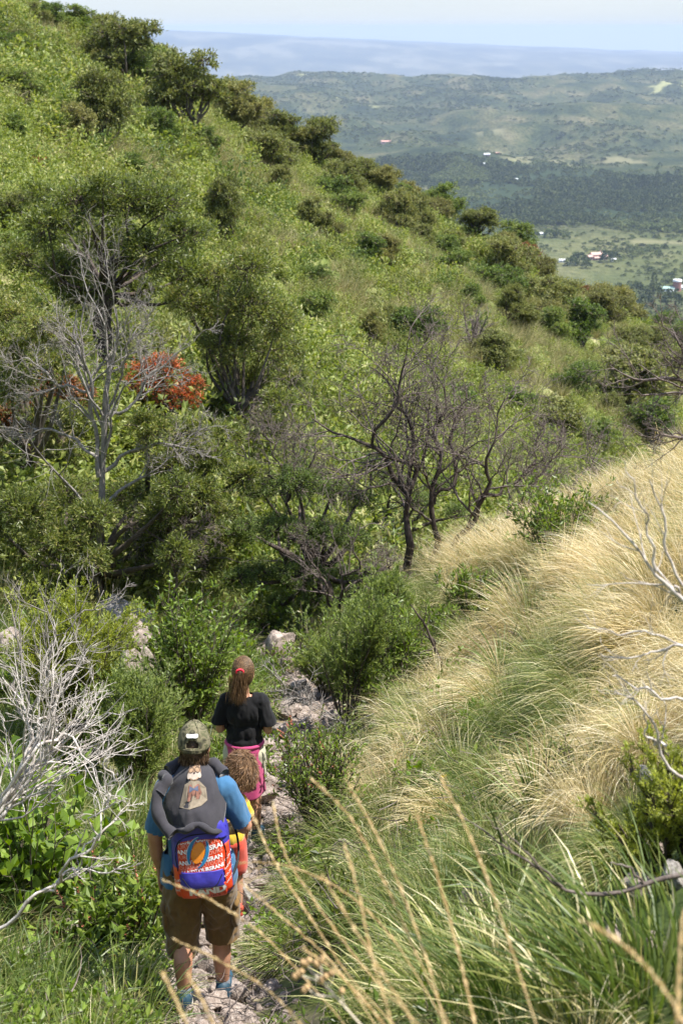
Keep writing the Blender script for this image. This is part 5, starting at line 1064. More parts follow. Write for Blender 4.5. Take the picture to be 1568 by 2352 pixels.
# ---------------------------------------------------------------- bleached dead twigs
WT = [dict(n=6, K=7, wig=.16, up=.10, ang=(20, 48), lr=(.35, .65), t0=.2, rr=.65, rmin=.003), dict(n=4, K=6, wig=.2, up=.08, ang=(20, 50), lr=(.3, .6), rr=.75, rmin=.0024, sides=3), dict(n=2, K=5, wig=.2, up=.06, ang=(20, 50), lr=(.4, .7), rr=.75, rmin=.002, sides=3)]
b5 = Spot(-60, 1930, 6.6)
fan = [[(-60, 1935, 0, .02), (-20 + 40 * math.cos(a), 1850, 0, .018), (60 + 90 * q, 1760 - 60 * a, .1, .013), (uu, vv, d, .005)] for a, q, uu, vv, d in [(.2, .2, 50, 1590, .2), (.5, .4, 105, 1600, 0), (.8, .6, 160, 1640, -.2), (.3, .5, 190, 1700, .1), (.6, .2, 10, 1540, .3), (.9, .9, 210, 1760, -.2), (1.1, .7, 130, 1700, .2), (1.3, .5, 80, 1650, -.1)]]
guided('bleached_dead_shrub', b5, fan, WT, 'tangle of bleached dead twigs fanning up from the left edge', 'shrub', 'white', wobble=.03, rsc=.5)
b5b = Spot(60, 1690, 8.6)
guided('dead_shrub', b5b, [[(60, 1700, 0, .018), (95, 1600, 0, .015), (120, 1500, 0, .012), (115, 1420, 0, .008), (95, 1330, 0, .004)], [(110, 1520, 0, .012), (160, 1450, .1, .008), (225, 1370, .2, .004)], [(95, 1600, 0, .012), (170, 1530, 0, .009), (250, 1475, 0, .004)], [(60, 1660, 0, .015), (30, 1560, -.1, .012), (-10, 1500, -.1, .008)], [(60, 1640, 0, .014), (40, 1480, .1, .010), (10, 1360, .2, .005)]],
    WT, 'thin grey dead shrub rising before the dark trees at left', 'shrub', 'silver', wobble=.03, rsc=.55)
WT2 = [dict(n=7, K=6, wig=.18, up=.08, ang=(20, 48), lr=(.15, .32), t0=.3, rr=.6, rmin=.002), dict(n=4, K=5, wig=.2, up=.06, ang=(20, 50), lr=(.3, .5), rr=.7, rmin=.0016, sides=3)]
b6 = Spot(40, 2110, 5.9)
guided('bleached_dead_shrub', b6, [[(0, 2130, 0, .018), (100, 2050, 0, .016), (190, 1960, 0, .013), (250, 1880, 0, .008), (310, 1840, .1, .003)], [(190, 1960, 0, .010), (240, 1890, 0, .008), (280, 1790, .1, .003)], [(100, 2050, 0, .012), (180, 2000, 0, .009), (290, 1990, 0, .004)], [(220, 1930, 0, .009), (240, 1820, 0, .006), (250, 1740, 0, .003)], [(240, 1850, 0, .008), (250, 1740, 0, .006), (262, 1700, 0, .003)]],
    WT2, 'bleached crooked branch reaching toward the man\'s elbow from the left edge', 'shrub', 'white', wobble=.03, rsc=.45)
b7 = Spot(1640, 1500, 3.9)
guided('bleached_dead_shrub', b7, [[(1650, 1510, 0, .014), (1580, 1390, 0, .012), (1510, 1310, 0, .009), (1455, 1240, 0, .007), (1350, 1170, 0, .003)], [(1510, 1310, 0, .008), (1490, 1220, 0, .006), (1450, 1100, 0, .004), (1430, 1060, 0, .002)], [(1620, 1460, 0, .012), (1560, 1340, .1, .009), (1520, 1200, .1, .006), (1490, 1090, .1, .003)], [(1580, 1390, 0, .008), (1540, 1340, 0, .006), (1500, 1290, .1, .003)]],
    [dict(n=4, K=6, wig=.16, up=.05, ang=(20, 45), lr=(.25, .5), t0=.3, rr=.6, rmin=.0012, sides=3), dict(n=2, K=5, wig=.2, ang=(20, 45), lr=(.3, .5), rr=.7, rmin=.0009, sides=3)], 'out of focus bleached branch crossing the golden grass at right', 'shrub', 'white', wobble=.012, rsc=.5)
b8 = Spot(1640, 1900, 4.2)
guided('bleached_dead_shrub', b8, [[(1650, 1900, 0, .012), (1580, 1800, 0, .010), (1530, 1720, 0, .008), (1490, 1640, 0, .006), (1410, 1580, 0, .003)], [(1530, 1720, 0, .008), (1500, 1700, 0, .006), (1480, 1640, 0, .003)], [(1640, 1600, 0, .010), (1570, 1600, 0, .008), (1500, 1590, 0, .006), (1400, 1550, 0, .003)], [(1640, 1490, 0, .010), (1560, 1480, 0, .008), (1480, 1510, 0, .005), (1370, 1500, 0, .002)], [(1560, 1480, 0, .006), (1500, 1450, 0, .005), (1400, 1450, 0, .003), (1350, 1430, 0, .002)]],
    [dict(n=5, K=6, wig=.18, up=.05, ang=(20, 50), lr=(.25, .5), t0=.3, rr=.6, rmin=.0012, sides=3), dict(n=2, K=5, wig=.2, ang=(20, 45), lr=(.3, .5), rr=.7, rmin=.0009, sides=3)], 'crooked bleached twigs reaching left from the right edge over the tussocks', 'shrub', 'white', wobble=.012, rsc=.55)
b9 = Spot(1570, 2050, 3.9)
guided('dark_dead_branch', b9, [[(1580, 2010, .0, .012), (1480, 2035, 0, .011), (1385, 2052, 0, .010), (1290, 2035, 0, .008), (1200, 1975, 0, .006), (1120, 1915, 0, .004), (1045, 1870, 0, .002)], [(1290, 2035, 0, .006), (1210, 1960, 0, .004), (1130, 1880, .0, .002)], [(1180, 1960, 0, .004), (1110, 1870, 0, .002)], [(1480, 2035, 0, .008), (1450, 2000, 0, .005), (1400, 1980, 0, .003)]],
    [dict(n=3, K=5, wig=.2, ang=(20, 50), lr=(.1, .25), t0=.3, rr=.5, rmin=.001, sides=3)], 'dark bare branch arching left out of the bank at lower right', 'branch', 'thorn', wobble=.006, rsc=.62)
b10 = Spot(1010, 1560, None)
guided('dark_dead_branch', b10, [[(1020, 1600, -.3, .02), (1010, 1520, -.3, .018), (975, 1440, -.3, .014), (945, 1390, -.3, .006)], [(975, 1440, -.3, .010), (1000, 1480, -.3, .008), (960, 1500, -.4, .003)]], [dict(n=4, K=5, wig=.2, ang=(20, 50), lr=(.2, .35), t0=.3, rr=.5, rmin=.002, sides=3)], 'short dark dead stem standing in the grass before the thorn tree', 'branch', 'darkbark', wobble=.01, rsc=.8)
b11 = Spot(800, 1740, None)
guided('dark_dead_branch', b11, [[(860, 1640, 0, .010), (800, 1660, 0, .009), (740, 1640, 0, .007), (640, 1560, 0, .003)], [(860, 1690, 0, .010), (780, 1700, 0, .008), (700, 1650, 0, .003)], [(740, 1640, 0, .006), (690, 1600, 0, .004), (650, 1610, 0, .002)]], THS[:2], 'thin bare twigs reaching over the trail from the feathery broom bush', 'branch', 'silver', wobble=.02, rsc=.5)
# ================================================================ PEOPLE
def V3(*a): return np.array(a, float)
def prim_capsule(bm, p0, r0, p1, r1, seg=14):
    p0, p1 = Vector(p0), Vector(p1); d = (p1 - p0); L_ = d.length; q = d.to_track_quat('Z', 'Y').to_matrix().to_4x4()
    for p, r in ((p0, r0), (p1, r1)): bmesh.ops.create_icosphere(bm, subdivisions=2, radius=r, matrix=Matrix.Translation(p))
    if L_ > 1e-4: bmesh.ops.create_cone(bm, cap_ends=True, segments=seg, radius1=r0, radius2=r1, depth=L_, matrix=Matrix.Translation((p0 + p1) / 2) @ q)
def prim_ell(bm, c, r, rot=(0, 0, 0)):
    from mathutils import Euler
    bmesh.ops.create_icosphere(bm, subdivisions=3, radius=1, matrix=Matrix.Translation(c) @ Euler(rot).to_matrix().to_4x4() @ Matrix.Diagonal((r[0], r[1], r[2], 1)))
def organic(name, prims, mat, parent, voxel=.010, smooth=4, cut=None, wrinkle=0, wscale=(9, 9, 4), seed=0):
    """one continuous skin over many overlapping volumes"""
    bm = bmesh.new()
    for p in prims:
        if p[0] == 'c': prim_capsule(bm, *p[1:])
        else: prim_ell(bm, *p[1:])
    me = bpy.data.meshes.new(name); bm.to_mesh(me); bm.free(); o = bpy.data.objects.new(name, me); COL.objects.link(o)
    m = o.modifiers.new('r', 'REMESH'); m.mode = 'VOXEL'; m.voxel_size = voxel; m.use_smooth_shade = True
    m = o.modifiers.new('s', 'SMOOTH'); m.factor = .5; m.iterations = smooth
    dg = bpy.context.evaluated_depsgraph_get(); me2 = bpy.data.meshes.new_from_object(o.evaluated_get(dg)); o.modifiers.clear(); o.data = me2; bpy.data.meshes.remove(me); me2.name = name
    if wrinkle:
        n = len(me2.vertices); co = np.zeros(n * 3, np.float32); me2.vertices.foreach_get('co', co); co = co.reshape(-1, 3); no = np.zeros(n * 3, np.float32); me2.vertices.foreach_get('normal', no); no = no.reshape(-1, 3)
        f = fbm(co[:, 0] * wscale[0] + co[:, 2] * 2 + seed, co[:, 1] * wscale[1], co[:, 2] * wscale[2] - co[:, 0] * 3, 3); f = 1 - np.abs(f) * 2.2
        co = co + no * (wrinkle * f)[:, None]; me2.vertices.foreach_set('co', co.astype(np.float32).ravel())
    if cut is not None:
        b = bmesh.new(); b.from_mesh(me2); kill = [v for v in b.verts if cut(v.co)]; bmesh.ops.delete(b, geom=kill, context='VERTS'); b.to_mesh(me2); b.free()
    me2.polygons.foreach_set('use_smooth', np.ones(len(me2.polygons), bool)); me2.materials.clear(); me2.materials.append(mat); me2.update(); o.parent = parent
    return o
def skin_mat(name, c):
    m, nt, out = new_mat(name); l = nt.links.new; p = _n(nt, 'ShaderNodeBsdfPrincipled'); tcn = _n(nt, 'ShaderNodeTexCoord'); ns = _n(nt, 'ShaderNodeTexNoise'); ns.inputs['Scale'].default_value = 22; ns.inputs['Detail'].default_value = 5
    r = ramp(nt, [(.3, [c[0] * .85, c[1] * .78, c[2] * .75]), (.7, [c[0] * 1.08, c[1] * 1.08, c[2] * 1.08])]); l(tcn.outputs['Object'], ns.inputs['Vector']); l(ns.outputs['Fac'], r.inputs[0]); l(r.outputs[0], p.inputs['Base Color'])
    p.inputs['Roughness'].default_value = .5; p.inputs['Subsurface Weight'].default_value = .12; p.inputs['Subsurface Radius'].default_value = (.012, .004, .002); l(p.outputs[0], out.inputs[0]); return m
def hair_mat(name, a, b, c):
    m = leaf_mat(name, [(0, a), (.5, b), (1, c)], .5, .12, .0, .3); return m
def cloth_mat(name, c, var=.06, rough=.85, sheen=.2): return plain_mat(name, c, rough, .15, var, 30, .15, sheen)
M['skin'] = skin_mat('tanned_skin', (.46, .245, .155)); M['sking'] = skin_mat('light_tanned_skin', (.50, .28, .18))
M['hair'] = hair_mat('brown_hair', (.045, .028, .018), (.11, .068, .04), (.22, .14, .085)); M['hairg'] = hair_mat('light_brown_hair', (.045, .026, .013), (.12, .070, .034), (.27, .165, .08)); M['hairc'] = hair_mat('golden_brown_hair', (.07, .04, .022), (.20, .115, .06), (.45, .28, .15))
M['hairbase'] = plain_mat('dark_brown_hair', (.055, .033, .020), .45, .4, .3, 60, .5); M['hairbaseg'] = plain_mat('mid_brown_hair', (.075, .044, .022), .6, .2, .3, 60, .5); M['hairbasec'] = plain_mat('tousled_brown_hair', (.11, .062, .034), .45, .4, .3, 60, .5)
M['blueshirt'] = cloth_mat('blue_cotton', (.045, .135, .26)); M['shorts'] = cloth_mat('olive_brown_canvas', (.145, .085, .028), .18); M['black'] = cloth_mat('black_cotton', (.010, .010, .011), .1, .9, .1)
M['charcoal'] = cloth_mat('charcoal_fleece', (.045, .043, .050), .12, .95, .15); M['pink'] = cloth_mat('pink_fleece', (.44, .055, .16), .08); M['yellow'] = cloth_mat('yellow_cotton', (.62, .42, .04)); M['redcloth'] = cloth_mat('red_cotton', (.55, .07, .04))
M['cream'] = cloth_mat('cream_cotton', (.45, .42, .30)); M['sock'] = cloth_mat('grey_sock', (.16, .19, .23)); M['shoe'] = plain_mat('navy_teal_shoe', (.02, .055, .085), .6, .4, .5, 9); M['sole'] = plain_mat('pale_rubber', (.38, .35, .31), .8); M['darksole'] = plain_mat('dark_rubber', (.03, .03, .03), .8)
def camo():
    m, nt, out = new_mat('camouflage_cloth'); l = nt.links.new; p = _n(nt, 'ShaderNodeBsdfPrincipled'); tcn = _n(nt, 'ShaderNodeTexCoord'); ns = _n(nt, 'ShaderNodeTexNoise'); ns.inputs['Scale'].default_value = 16; ns.inputs['Detail'].default_value = 4; ns.inputs['Distortion'].default_value = 1.8
    r = ramp(nt, [(.38, (.035, .032, .018)), (.46, (.10, .095, .050)), (.54, (.19, .165, .10)), (.62, (.075, .08, .035))]); l(tcn.outputs['Object'], ns.inputs['Vector']); l(ns.outputs['Fac'], r.inputs[0]); l(r.outputs[0], p.inputs['Base Color'])
    p.inputs['Roughness'].default_value = .9; l(p.outputs[0], out.inputs[0]); return m
M['camo'] = camo()
def strands(r, C, D, n, ln, K=6, wig=.12, up=-.25, wd=.004, mat='hair', parent=None, name='hair_strands', curl=0):
    i = r.randint(0, len(C), n); P, D2 = grow(r, C[i] + r.randn(n, 3) * .003, D[i] + r.randn(n, 3) * .12, r.uniform(.6, 1.1, n) * ln, K, wig, up, curl)
    sd = nrm(np.cross(nrm(np.gradient(P, axis=1)), r.randn(n, 1, 3))); w = wd * np.array([.6, 1, 1, .9, .7, .15])[None, :K, None] / 2
    V = np.stack([P - sd * w, P + sd * w], 2).reshape(-1, 3); b = (np.arange(n) * K * 2)[:, None]; k = np.arange(K - 1)[None] * 2
    return link(name, mesh_np(name, V, [np.stack([b + k, b + k + 1, b + k + 3, b + k + 2], -1).reshape(-1, 4)], [M[mat]]), parent)
def scalp(r, c, rad, n, cond):
    q = nrm(r.randn(n * 3, 3)); P = c + q * rad; ok = cond(P, q); return P[ok][:n], q[ok][:n]
def fingers(wrist, d, side, palm_n, ln, s=1.0, curl=.5, thumb=1):
    """palm and five fingers growing from a wrist along d; side = direction from little finger to index; palm_n = palm normal, fingers bend that way"""
    wrist, d, side, pn = V3(*wrist), nrm(V3(*d)), nrm(V3(*side)), nrm(V3(*palm_n)); out = []; pl = .095 * s
    for k, q in enumerate((-.030, -.010, .010, .030)):
        a = wrist + side * q * .7 * s; b = wrist + d * pl + side * q * s; out.append(('c', a, .014 * s, b, .0115 * s))
        L_ = ln * s * (.78, .95, 1.0, .9)[k]; p, dd = b, d
        for j, f in enumerate((.45, .32, .23)):
            dd = nrm(dd + pn * curl * (.6 + .35 * j)); e = p + dd * L_ * f; out.append(('c', p, (.0098 - .0008 * j) * s, e, (.0092 - .001 * j) * s)); p = e
    t0 = wrist + d * .025 * s + side * .022 * s * thumb; dd = nrm(d * .7 + side * thumb * .75 + pn * .25); p = t0
    for j, f in enumerate((.040, .030, .024)):
        e = p + dd * f * s; out.append(('c', p, (.0135 - .0015 * j) * s, e, (.012 - .0017 * j) * s)); p = e; dd = nrm(dd + d * .35 - side * thumb * .3 + pn * .2)
    return out
def head_prims(c, s=1.0, fwd=(0, 1, 0)):
    c, f = V3(*c), nrm(V3(*fwd)); up = V3(0, 0, 1); rt = nrm(np.cross(f, up))
    P = [('e', tuple(c), (.076 * s, .094 * s, .105 * s)), ('e', tuple(c + f * .015 * s - up * .055 * s), (.060 * s, .072 * s, .062 * s)), ('e', tuple(c + f * .065 * s - up * .092 * s), (.026 * s, .022 * s, .022 * s)),
         ('c', tuple(c + f * .088 * s + up * .01 * s), .010 * s, tuple(c + f * .108 * s - up * .028 * s), .014 * s), ('c', tuple(c + f * .088 * s - up * .062 * s - rt * .02 * s), .009 * s, tuple(c + f * .088 * s - up * .062 * s + rt * .02 * s), .009 * s)]
    for k in (-1, 1): P += [('e', tuple(c + rt * k * .078 * s - up * .018 * s - f * .004), (.011 * s, .020 * s, .032 * s)), ('e', tuple(c + f * .078 * s + rt * k * .03 * s + up * .018 * s), (.018 * s, .010 * s, .007 * s))]
    return P
def eyes(c, s, fwd, parent):
    c, f = V3(*c), nrm(V3(*fwd)); rt = nrm(np.cross(f, V3(0, 0, 1)))
    for k in (-1, 1):
        bm = bmesh.new(); prim_ell(bm, tuple(c + f * .080 * s + rt * k * .030 * s + V3(0, 0, .004 * s)), (.0125 * s,) * 3); me = bpy.data.meshes.new('eye'); bm.to_mesh(me); bm.free(); me.materials.append(M['eye']); link('eye', me, parent)
M['eye'] = plain_mat('eye_white_brown', (.35, .30, .26), .2, .5)
def shoe(parent, heel, yaw, s=1.0, raise_=0, mat='shoe'):
    """heel: centre of the heel on the ground; points along +y turned by yaw"""
    c, sn = math.cos(yaw), math.sin(yaw)
    def w(x, y, z): return (heel[0] + (x * c - y * sn) * s, heel[1] + (x * sn + y * c) * s, heel[2] + z * s + raise_ * max(0, .1 - y))
    o = organic('shoe', [('c', w(0, .0, .055), .040 * s, w(0, .15, .05), .044 * s), ('c', w(0, .15, .05), .044 * s, w(-.005, .22, .042), .036 * s), ('c', w(0, .0, .06), .038 * s, w(0, .01, .115), .043 * s), ('c', w(0, .08, .075), .038 * s, w(0, .02, .12), .040 * s)], M[mat], parent, .008, 3)
    so = organic('sole', [('e', w(0, .005, .020), (.046 * s, .05 * s, .022 * s), (0, 0, yaw)), ('e', w(0, .10, .018), (.046 * s, .11 * s, .020 * s), (0, 0, yaw)), ('e', w(0, .19, .020), (.048 * s, .072 * s, .020 * s), (0, 0, yaw))], M['sole'], o, .007, 2)
    return o
# ---------------------------------------------------------------- the man
def person_root(u, v, label, rz=0, dist=None):
    sp = Spot(u, v, dist); return empty('person', sp.p, rz, label, 'person'), sp
mp_ = Spot(478, 2318); mp_.p = (mp_.p[0] - .02, mp_.p[1], mp_.p[2]); print('MAN', mp_.p, 'px/m', 1 / mp_.k)
gp_ = Spot(560, 1942); gp_.p = (-.67, 8.8, float(ground_z(-.67, 8.8))); print('GIRL', gp_.p, 1 / gp_.k)
MS = .935
def man():
    o = empty('person', mp_.p, 0, 'man in blue t-shirt and camouflage cap walking down the trail, seen from behind', 'person'); r = np.random.RandomState(3)
    gz = lambda x, y: float(ground_z(mp_.p[0] + x, mp_.p[1] + y)) - mp_.p[2]
    fl, fr = (-.105, -.10), (.105, .16); zl, zr = gz(*fl), gz(*fr)
    hd = (-.005, .045, 1.625)
    B = head_prims(hd, 1.03, (0, 1, -.25))
    B += [('c', (0, -.005, 1.44), .062, (-.002, .025, 1.56), .058), ('e', (0, -.01, 1.30), (.175, .11, .17)), ('e', (0, 0, 1.08), (.165, .125, .18)), ('e', (0, 0, .93), (.165, .125, .12)), ('c', (-.15, -.01, 1.40), .06, (.15, -.01, 1.40), .06), ('c', (0, -.01, 1.42), .075, (0, -.01, 1.2), .11)]
    # left arm hangs, right arm reaches forward to the child
    B += [('c', (-.175, -.01, 1.395), .054, (-.248, -.03, 1.13), .044), ('c', (-.248, -.03, 1.13), .043, (-.250, .015, .99), .040), ('c', (-.250, .015, .99), .040, (-.238, .06, .875), .027)]
    B += fingers((-.238, .06, .875), (.02, .12, -1), (.25, 1, .1), (1, -.2, 0), .085, 1.05, .42, 1)
    B += [('c', (.175, -.01, 1.395), .054, (.275, .03, 1.15), .046), ('c', (.275, .03, 1.15), .044, (.262, .14, 1.08), .040), ('c', (.262, .14, 1.08), .040, (.205, .27, 1.01), .028)]
    B += fingers((.205, .27, 1.01), (-.25, .75, -.5), (-.3, .2, .9), (-.9, -.3, .1), .08, 1.05, .55, 1)
    for sx, (fx, fy), z0 in ((-1, fl, zl), (1, fr, zr)):
        kx, ky = sx * .108, fy * .55 + .06; kz = .5 + z0 * .4
        B += [('c', (sx * .095, 0, .90), .095, (kx, ky, kz), .062), ('c', (kx, ky, kz), .060, (fx, fy * .9 - .01, z0 + .33), .058), ('c', (fx, fy * .9 - .01, z0 + .33), .058, (fx, fy + .0, z0 + .11), .036), ('c', (fx, fy, z0 + .11), .036, (fx, fy + .12, z0 + .06), .032)]
    organic('body', B, M['skin'], o, .0072, 2); eyes(hd, 1.03, (0, 1, -.25), o)
    # t-shirt
    T = [('c', (-.145, -.01, 1.400), .076, (.145, -.01, 1.400), .076), ('e', (0, -.015, 1.30), (.190, .130, .19)), ('e', (0, .005, 1.08), (.188, .150, .22)), ('e', (0, .005, .93), (.19, .150, .14)), ('c', (0, -.01, 1.42), .09, (0, -.01, 1.46), .075),
         ('c', (-.17, -.01, 1.39), .070, (-.248, -.028, 1.13), .066), ('c', (.17, -.01, 1.39), .070, (.272, .02, 1.16), .066), ('c', (-.13, 0, .95), .095, (-.13, -.01, .84), .10), ('c', (.13, 0, .95), .095, (.13, 0, .86), .10), ('c', (-.05, -.05, .95), .095, (.05, -.05, .86), .10)]
    def cut(p):
        for a, b in (((-.17, -.01, 1.39), (-.248, -.028, 1.13)), ((.17, -.01, 1.39), (.272, .02, 1.16))):
            n = nrm(V3(*b) - V3(*a)); q = V3(*b) - n * .02
            if np.dot(V3(*p) - q, n) > 0 and np.linalg.norm(V3(*p) - V3(*b)) < .13 and abs(p[0]) > .172: return True
        return p[2] < .83 or (p[2] > 1.475 and abs(p[0]) < .10 and True)
    organic('t_shirt', T, M['blueshirt'], o, .009, 4, cut, .005, (11, 11, 4))
    # shorts with cargo pockets
    Sx = [('e', (0, 0, .93), (.185, .14, .12))]; hems = []
    for sx, (fx, fy), z0 in ((-1, fl, zl), (1, fr, zr)):
        kx, ky = sx * .112, fy * .55 + .06; kz = .5 + z0 * .4; hx, hy, hz_ = kx + sx * .002, ky - .012, kz - .10; hems.append((hx, hy, hz_))
        Sx += [('c', (sx * .095, 0, .90), .125, (kx, ky, kz), .104), ('c', (kx, ky, kz), .104, (hx, hy, hz_), .098)]
    organic('shorts', Sx, M['shorts'], o, .009, 3, lambda p: p[2] < min(h[2] for h in hems) + .0 + (0.02 if p[0] > 0 else 0) or p[2] > 1.02, .009, (12, 12, 9), 4)
    for sx in (-1, 1):
        pk = organic('cargo_pocket', [('e', (sx * .205, .0 if sx < 0 else .06, .60), (.028, .075, .095)), ('e', (sx * .203, -.005 if sx < 0 else .06, .64), (.026, .07, .06))], M['shorts'], o, .007, 2, None, .003)
        organic('pocket_flap', [('e', (sx * .215, .0 if sx < 0 else .06, .675), (.026, .078, .028))], M['shorts'], pk, .006, 1)
    # hair under the cap
    hc = V3(*hd); organic('hair', [('e', tuple(hc + V3(0, -.012, .004)), (.083, .094, .100)), ('e', tuple(hc + V3(0, -.040, -.055)), (.068, .058, .060))], M['hairbase'], o, .008, 2, lambda p: p[1] > hd[1] + .035 or p[2] < hd[2] - .105)
    C, q = scalp(r, hc + V3(0, -.02, -.045), V3(.080, .075, .07), 900, lambda P, q: (q[:, 1] < .35) & (q[:, 2] < .9) & (q[:, 2] > -.85)); strands(r, C, nrm(q * .15 + [0, 0, -1]), 1500, .032, 6, .1, -.1, .0035, 'hair', o)
    # cap
    cp = empty('cap', (0, 0, 0)); cp.parent = o
    del_ = None
    nu, nv = 48, 16; a = np.linspace(0, 2 * np.pi, nu, endpoint=False); t = np.linspace(.02, 1.72, nv); A, Tt = np.meshgrid(a, t); rx, ry, rz_ = .094, .112, .122
    tilt = -.10; X_ = rx * np.sin(np.minimum(Tt, 1.571)) * np.sin(A); Y_ = ry * np.sin(np.minimum(Tt, 1.571)) * np.cos(A); Z_ = rz_ * np.cos(np.minimum(Tt, 1.571)) - np.maximum(Tt - 1.571, 0) * .12
    Vv = np.stack([X_, Y_ - .004, Z_], -1).reshape(-1, 3); Vv = Vv + [0, 0, -.002]; Rm = np.array([[1, 0, 0], [0, math.cos(tilt), -math.sin(tilt)], [0, math.sin(tilt), math.cos(tilt)]]); 
    F = []
    for i in range(nv - 1):
        for j in range(nu):
            f = [i * nu + j, i * nu + (j + 1) % nu, (i + 1) * nu + (j + 1) % nu, (i + 1) * nu + j]; m_ = Vv[f].mean(0)
            if m_[1] < 0 and (m_[0] / .040) ** 2 + ((m_[2] - .012) / .040) ** 2 < 1 and m_[2] > .004: continue      # the opening above the strap
            F.append(f)
    Vv = Vv @ Rm.T; me = mesh_np('crown_panel', Vv + hc + [0, -.002, .012], [F], [M['camo']], smooth=True); c_ = link('crown_panel', me, cp); sm = c_.modifiers.new('t', 'SOLIDIFY'); sm.thickness = .003
    for i_ in range(6):
        aa = i_ * math.pi / 3 + .52; tt = np.linspace(.05, 1.5, 12); P = np.stack([.0955 * np.sin(tt) * math.sin(aa), .1135 * np.sin(tt) * math.cos(aa) - .004, .1235 * np.cos(tt) - .002], 1)
        if math.cos(aa) < -.3: P = P[:9]
        P = P @ Rm.T + hc + [0, -.002, .012]; V_, F_ = tubes(P[None], np.full((1, len(P)), .0016), 4); link('seam', mesh_np('seam', V_, [F_], [M['camo']]), cp)
    bt = Geo(); P = (np.array([[0, -.004, .123]]) @ Rm.T + hc + [0, -.002, .012])[0]; organic('button', [('e', tuple(P), (.007, .007, .005))], M['camo'], cp, .003, 1)
    ang = np.linspace(-.55, .55, 14); P = np.stack([.0965 * np.sin(ang), -.1145 * np.cos(ang) - .004, np.full(14, -.010)], 1) @ Rm.T + hc + [0, -.003, .012]
    Vs = np.concatenate([P + [0, 0, .010], P - [0, 0, .010]]); link('strap', mesh_np('strap', Vs, [[(k, k + 1, k + 15, k + 14) for k in range(13)]], [M['camo']]), cp).modifiers.new('t', 'SOLIDIFY').thickness = .004
    # white bone shaped patch
    def dome(x, z): return -.1155 * math.sqrt(max(0, 1 - (x / .0965) ** 2 - (z / .125) ** 2)) - .0055
    ol = [(.034 * math.cos(w) * (1 + .0), .011 * math.sin(w) * (1 + .75 * abs(math.cos(w)) ** 3 - .30 * (1 - abs(math.cos(w))))) for w in np.linspace(0, 2 * np.pi, 40, endpoint=False)]
    Vp = [(0, dome(0, .072), .072)] + [(x, dome(x, z + .072) , z + .072) for x, z in ol]; Vp = np.array(Vp) @ Rm.T + hc + [0, -.005, .012]; link('logo_patch', mesh_np('logo_patch', Vp, [[(0, 1 + k, 1 + (k + 1) % 40) for k in range(40)]], [M['wallw']]), cp)
    # brim in front
    aa = np.linspace(-1.25, 1.25, 17); Vb = [(.092 * math.sin(x), .108 * math.cos(x), -.004) for x in aa] + [(.088 * math.sin(x), .108 * math.cos(x) + .068 * math.cos(x * .95), -.022 + .006 * math.cos(x * 2)) for x in aa]
    Vb = np.array(Vb) @ Rm.T + hc + [0, 0, .012]; link('brim', mesh_np('brim', Vb, [[(k, k + 1, k + 18, k + 17) for k in range(16)]], [M['camo']], smooth=True), cp).modifiers.new('t', 'SOLIDIFY').thickness = .004
    for (fx, fy), z0, yw in ((fl, zl, .06), (fr, zr, -.05)):
        organic('sock', [('c', (fx, fy - .005, z0 + .09), .042, (fx, fy - .008, z0 + .165), .046)], M['sock'], o, .008, 2)
        shoe(o, (fx, fy - .045, z0), yw, 1.12)
    o.scale = (MS * .9, MS * .92, MS)
    return o
man_o = man()
# ---------------------------------------------------------------- his backpack
def bag_y(x, z, hw=.165, hh=.25, d=.125):
    """outer face of the pack in its own frame: x across, z up, minus y towards the viewer"""
    q = np.clip(np.abs(x) / hw, 0, 1); w = np.clip(np.abs(z + .0) / hh, 0, 1); bot = .014 * np.exp(-((z + .13) / .08) ** 2)
    return -d * (1 - q ** 3.2) ** .45 * (1 - w ** 4.5) ** .5 - bot
def bag_half(z, hw=.165, hh=.25): return hw * (1 - np.clip((z - .10) / .15, 0, 1) ** 2.4 * .55 - np.clip((-z - .2) / .05, 0, 1) ** 2 * .12)
def shell(name, x0, x1, z0, z1, mat, parent, off, nx=26, nz=22, ff=None, wr=.0, seed=0):
    """a curved panel of the pack between given bounds, off metres proud of the body"""
    u = np.linspace(0, 1, nx); w = np.linspace(0, 1, nz); U, Wd = np.meshgrid(u, w); Z = z0 + (z1 - z0) * Wd
    hwz = bag_half(Z); X = (x0 + (x1 - x0) * U) * hwz / .165
    if ff: X, Z = ff(U, Wd, X, Z)
    Y = bag_y(X * .165 / np.maximum(bag_half(Z), .01), Z) - off + wr * fbm(X * 22 + seed, Z * 22, seed, 3)
    V = np.stack([X, Y, Z], -1).reshape(-1, 3); i = np.arange(nz - 1)[:, None] * nx + np.arange(nx - 1)[None]; F = np.stack([i, i + 1, i + nx + 1, i + nx], -1).reshape(-1, 4)
    o = link(name, mesh_np(name, V, [F], [mat], smooth=True), parent); s = o.modifiers.new('t', 'SOLIDIFY'); s.thickness = .006; s.offset = -1; return o
def flat_text(txt, size, bold=0, width=1.0):
    c = bpy.data.curves.new('t', 'FONT'); c.body = txt; c.size = size; c.align_x = 'CENTER'; c.align_y = 'CENTER'; c.offset = bold; c.resolution_u = 2; o = bpy.data.objects.new('t', c); COL.objects.link(o)
    dg = bpy.context.evaluated_depsgraph_get(); me = bpy.data.meshes.new_from_object(o.evaluated_get(dg)); bpy.data.objects.remove(o); bpy.data.curves.remove(c)
    bm = bmesh.new(); bm.from_mesh(me); bmesh.ops.triangulate(bm, faces=bm.faces); bmesh.ops.subdivide_edges(bm, edges=[e for e in bm.edges if e.calc_length() > size * .3], cuts=1); bm.to_mesh(me); bm.free()
    for v in me.vertices: v.co.x *= width
    return me
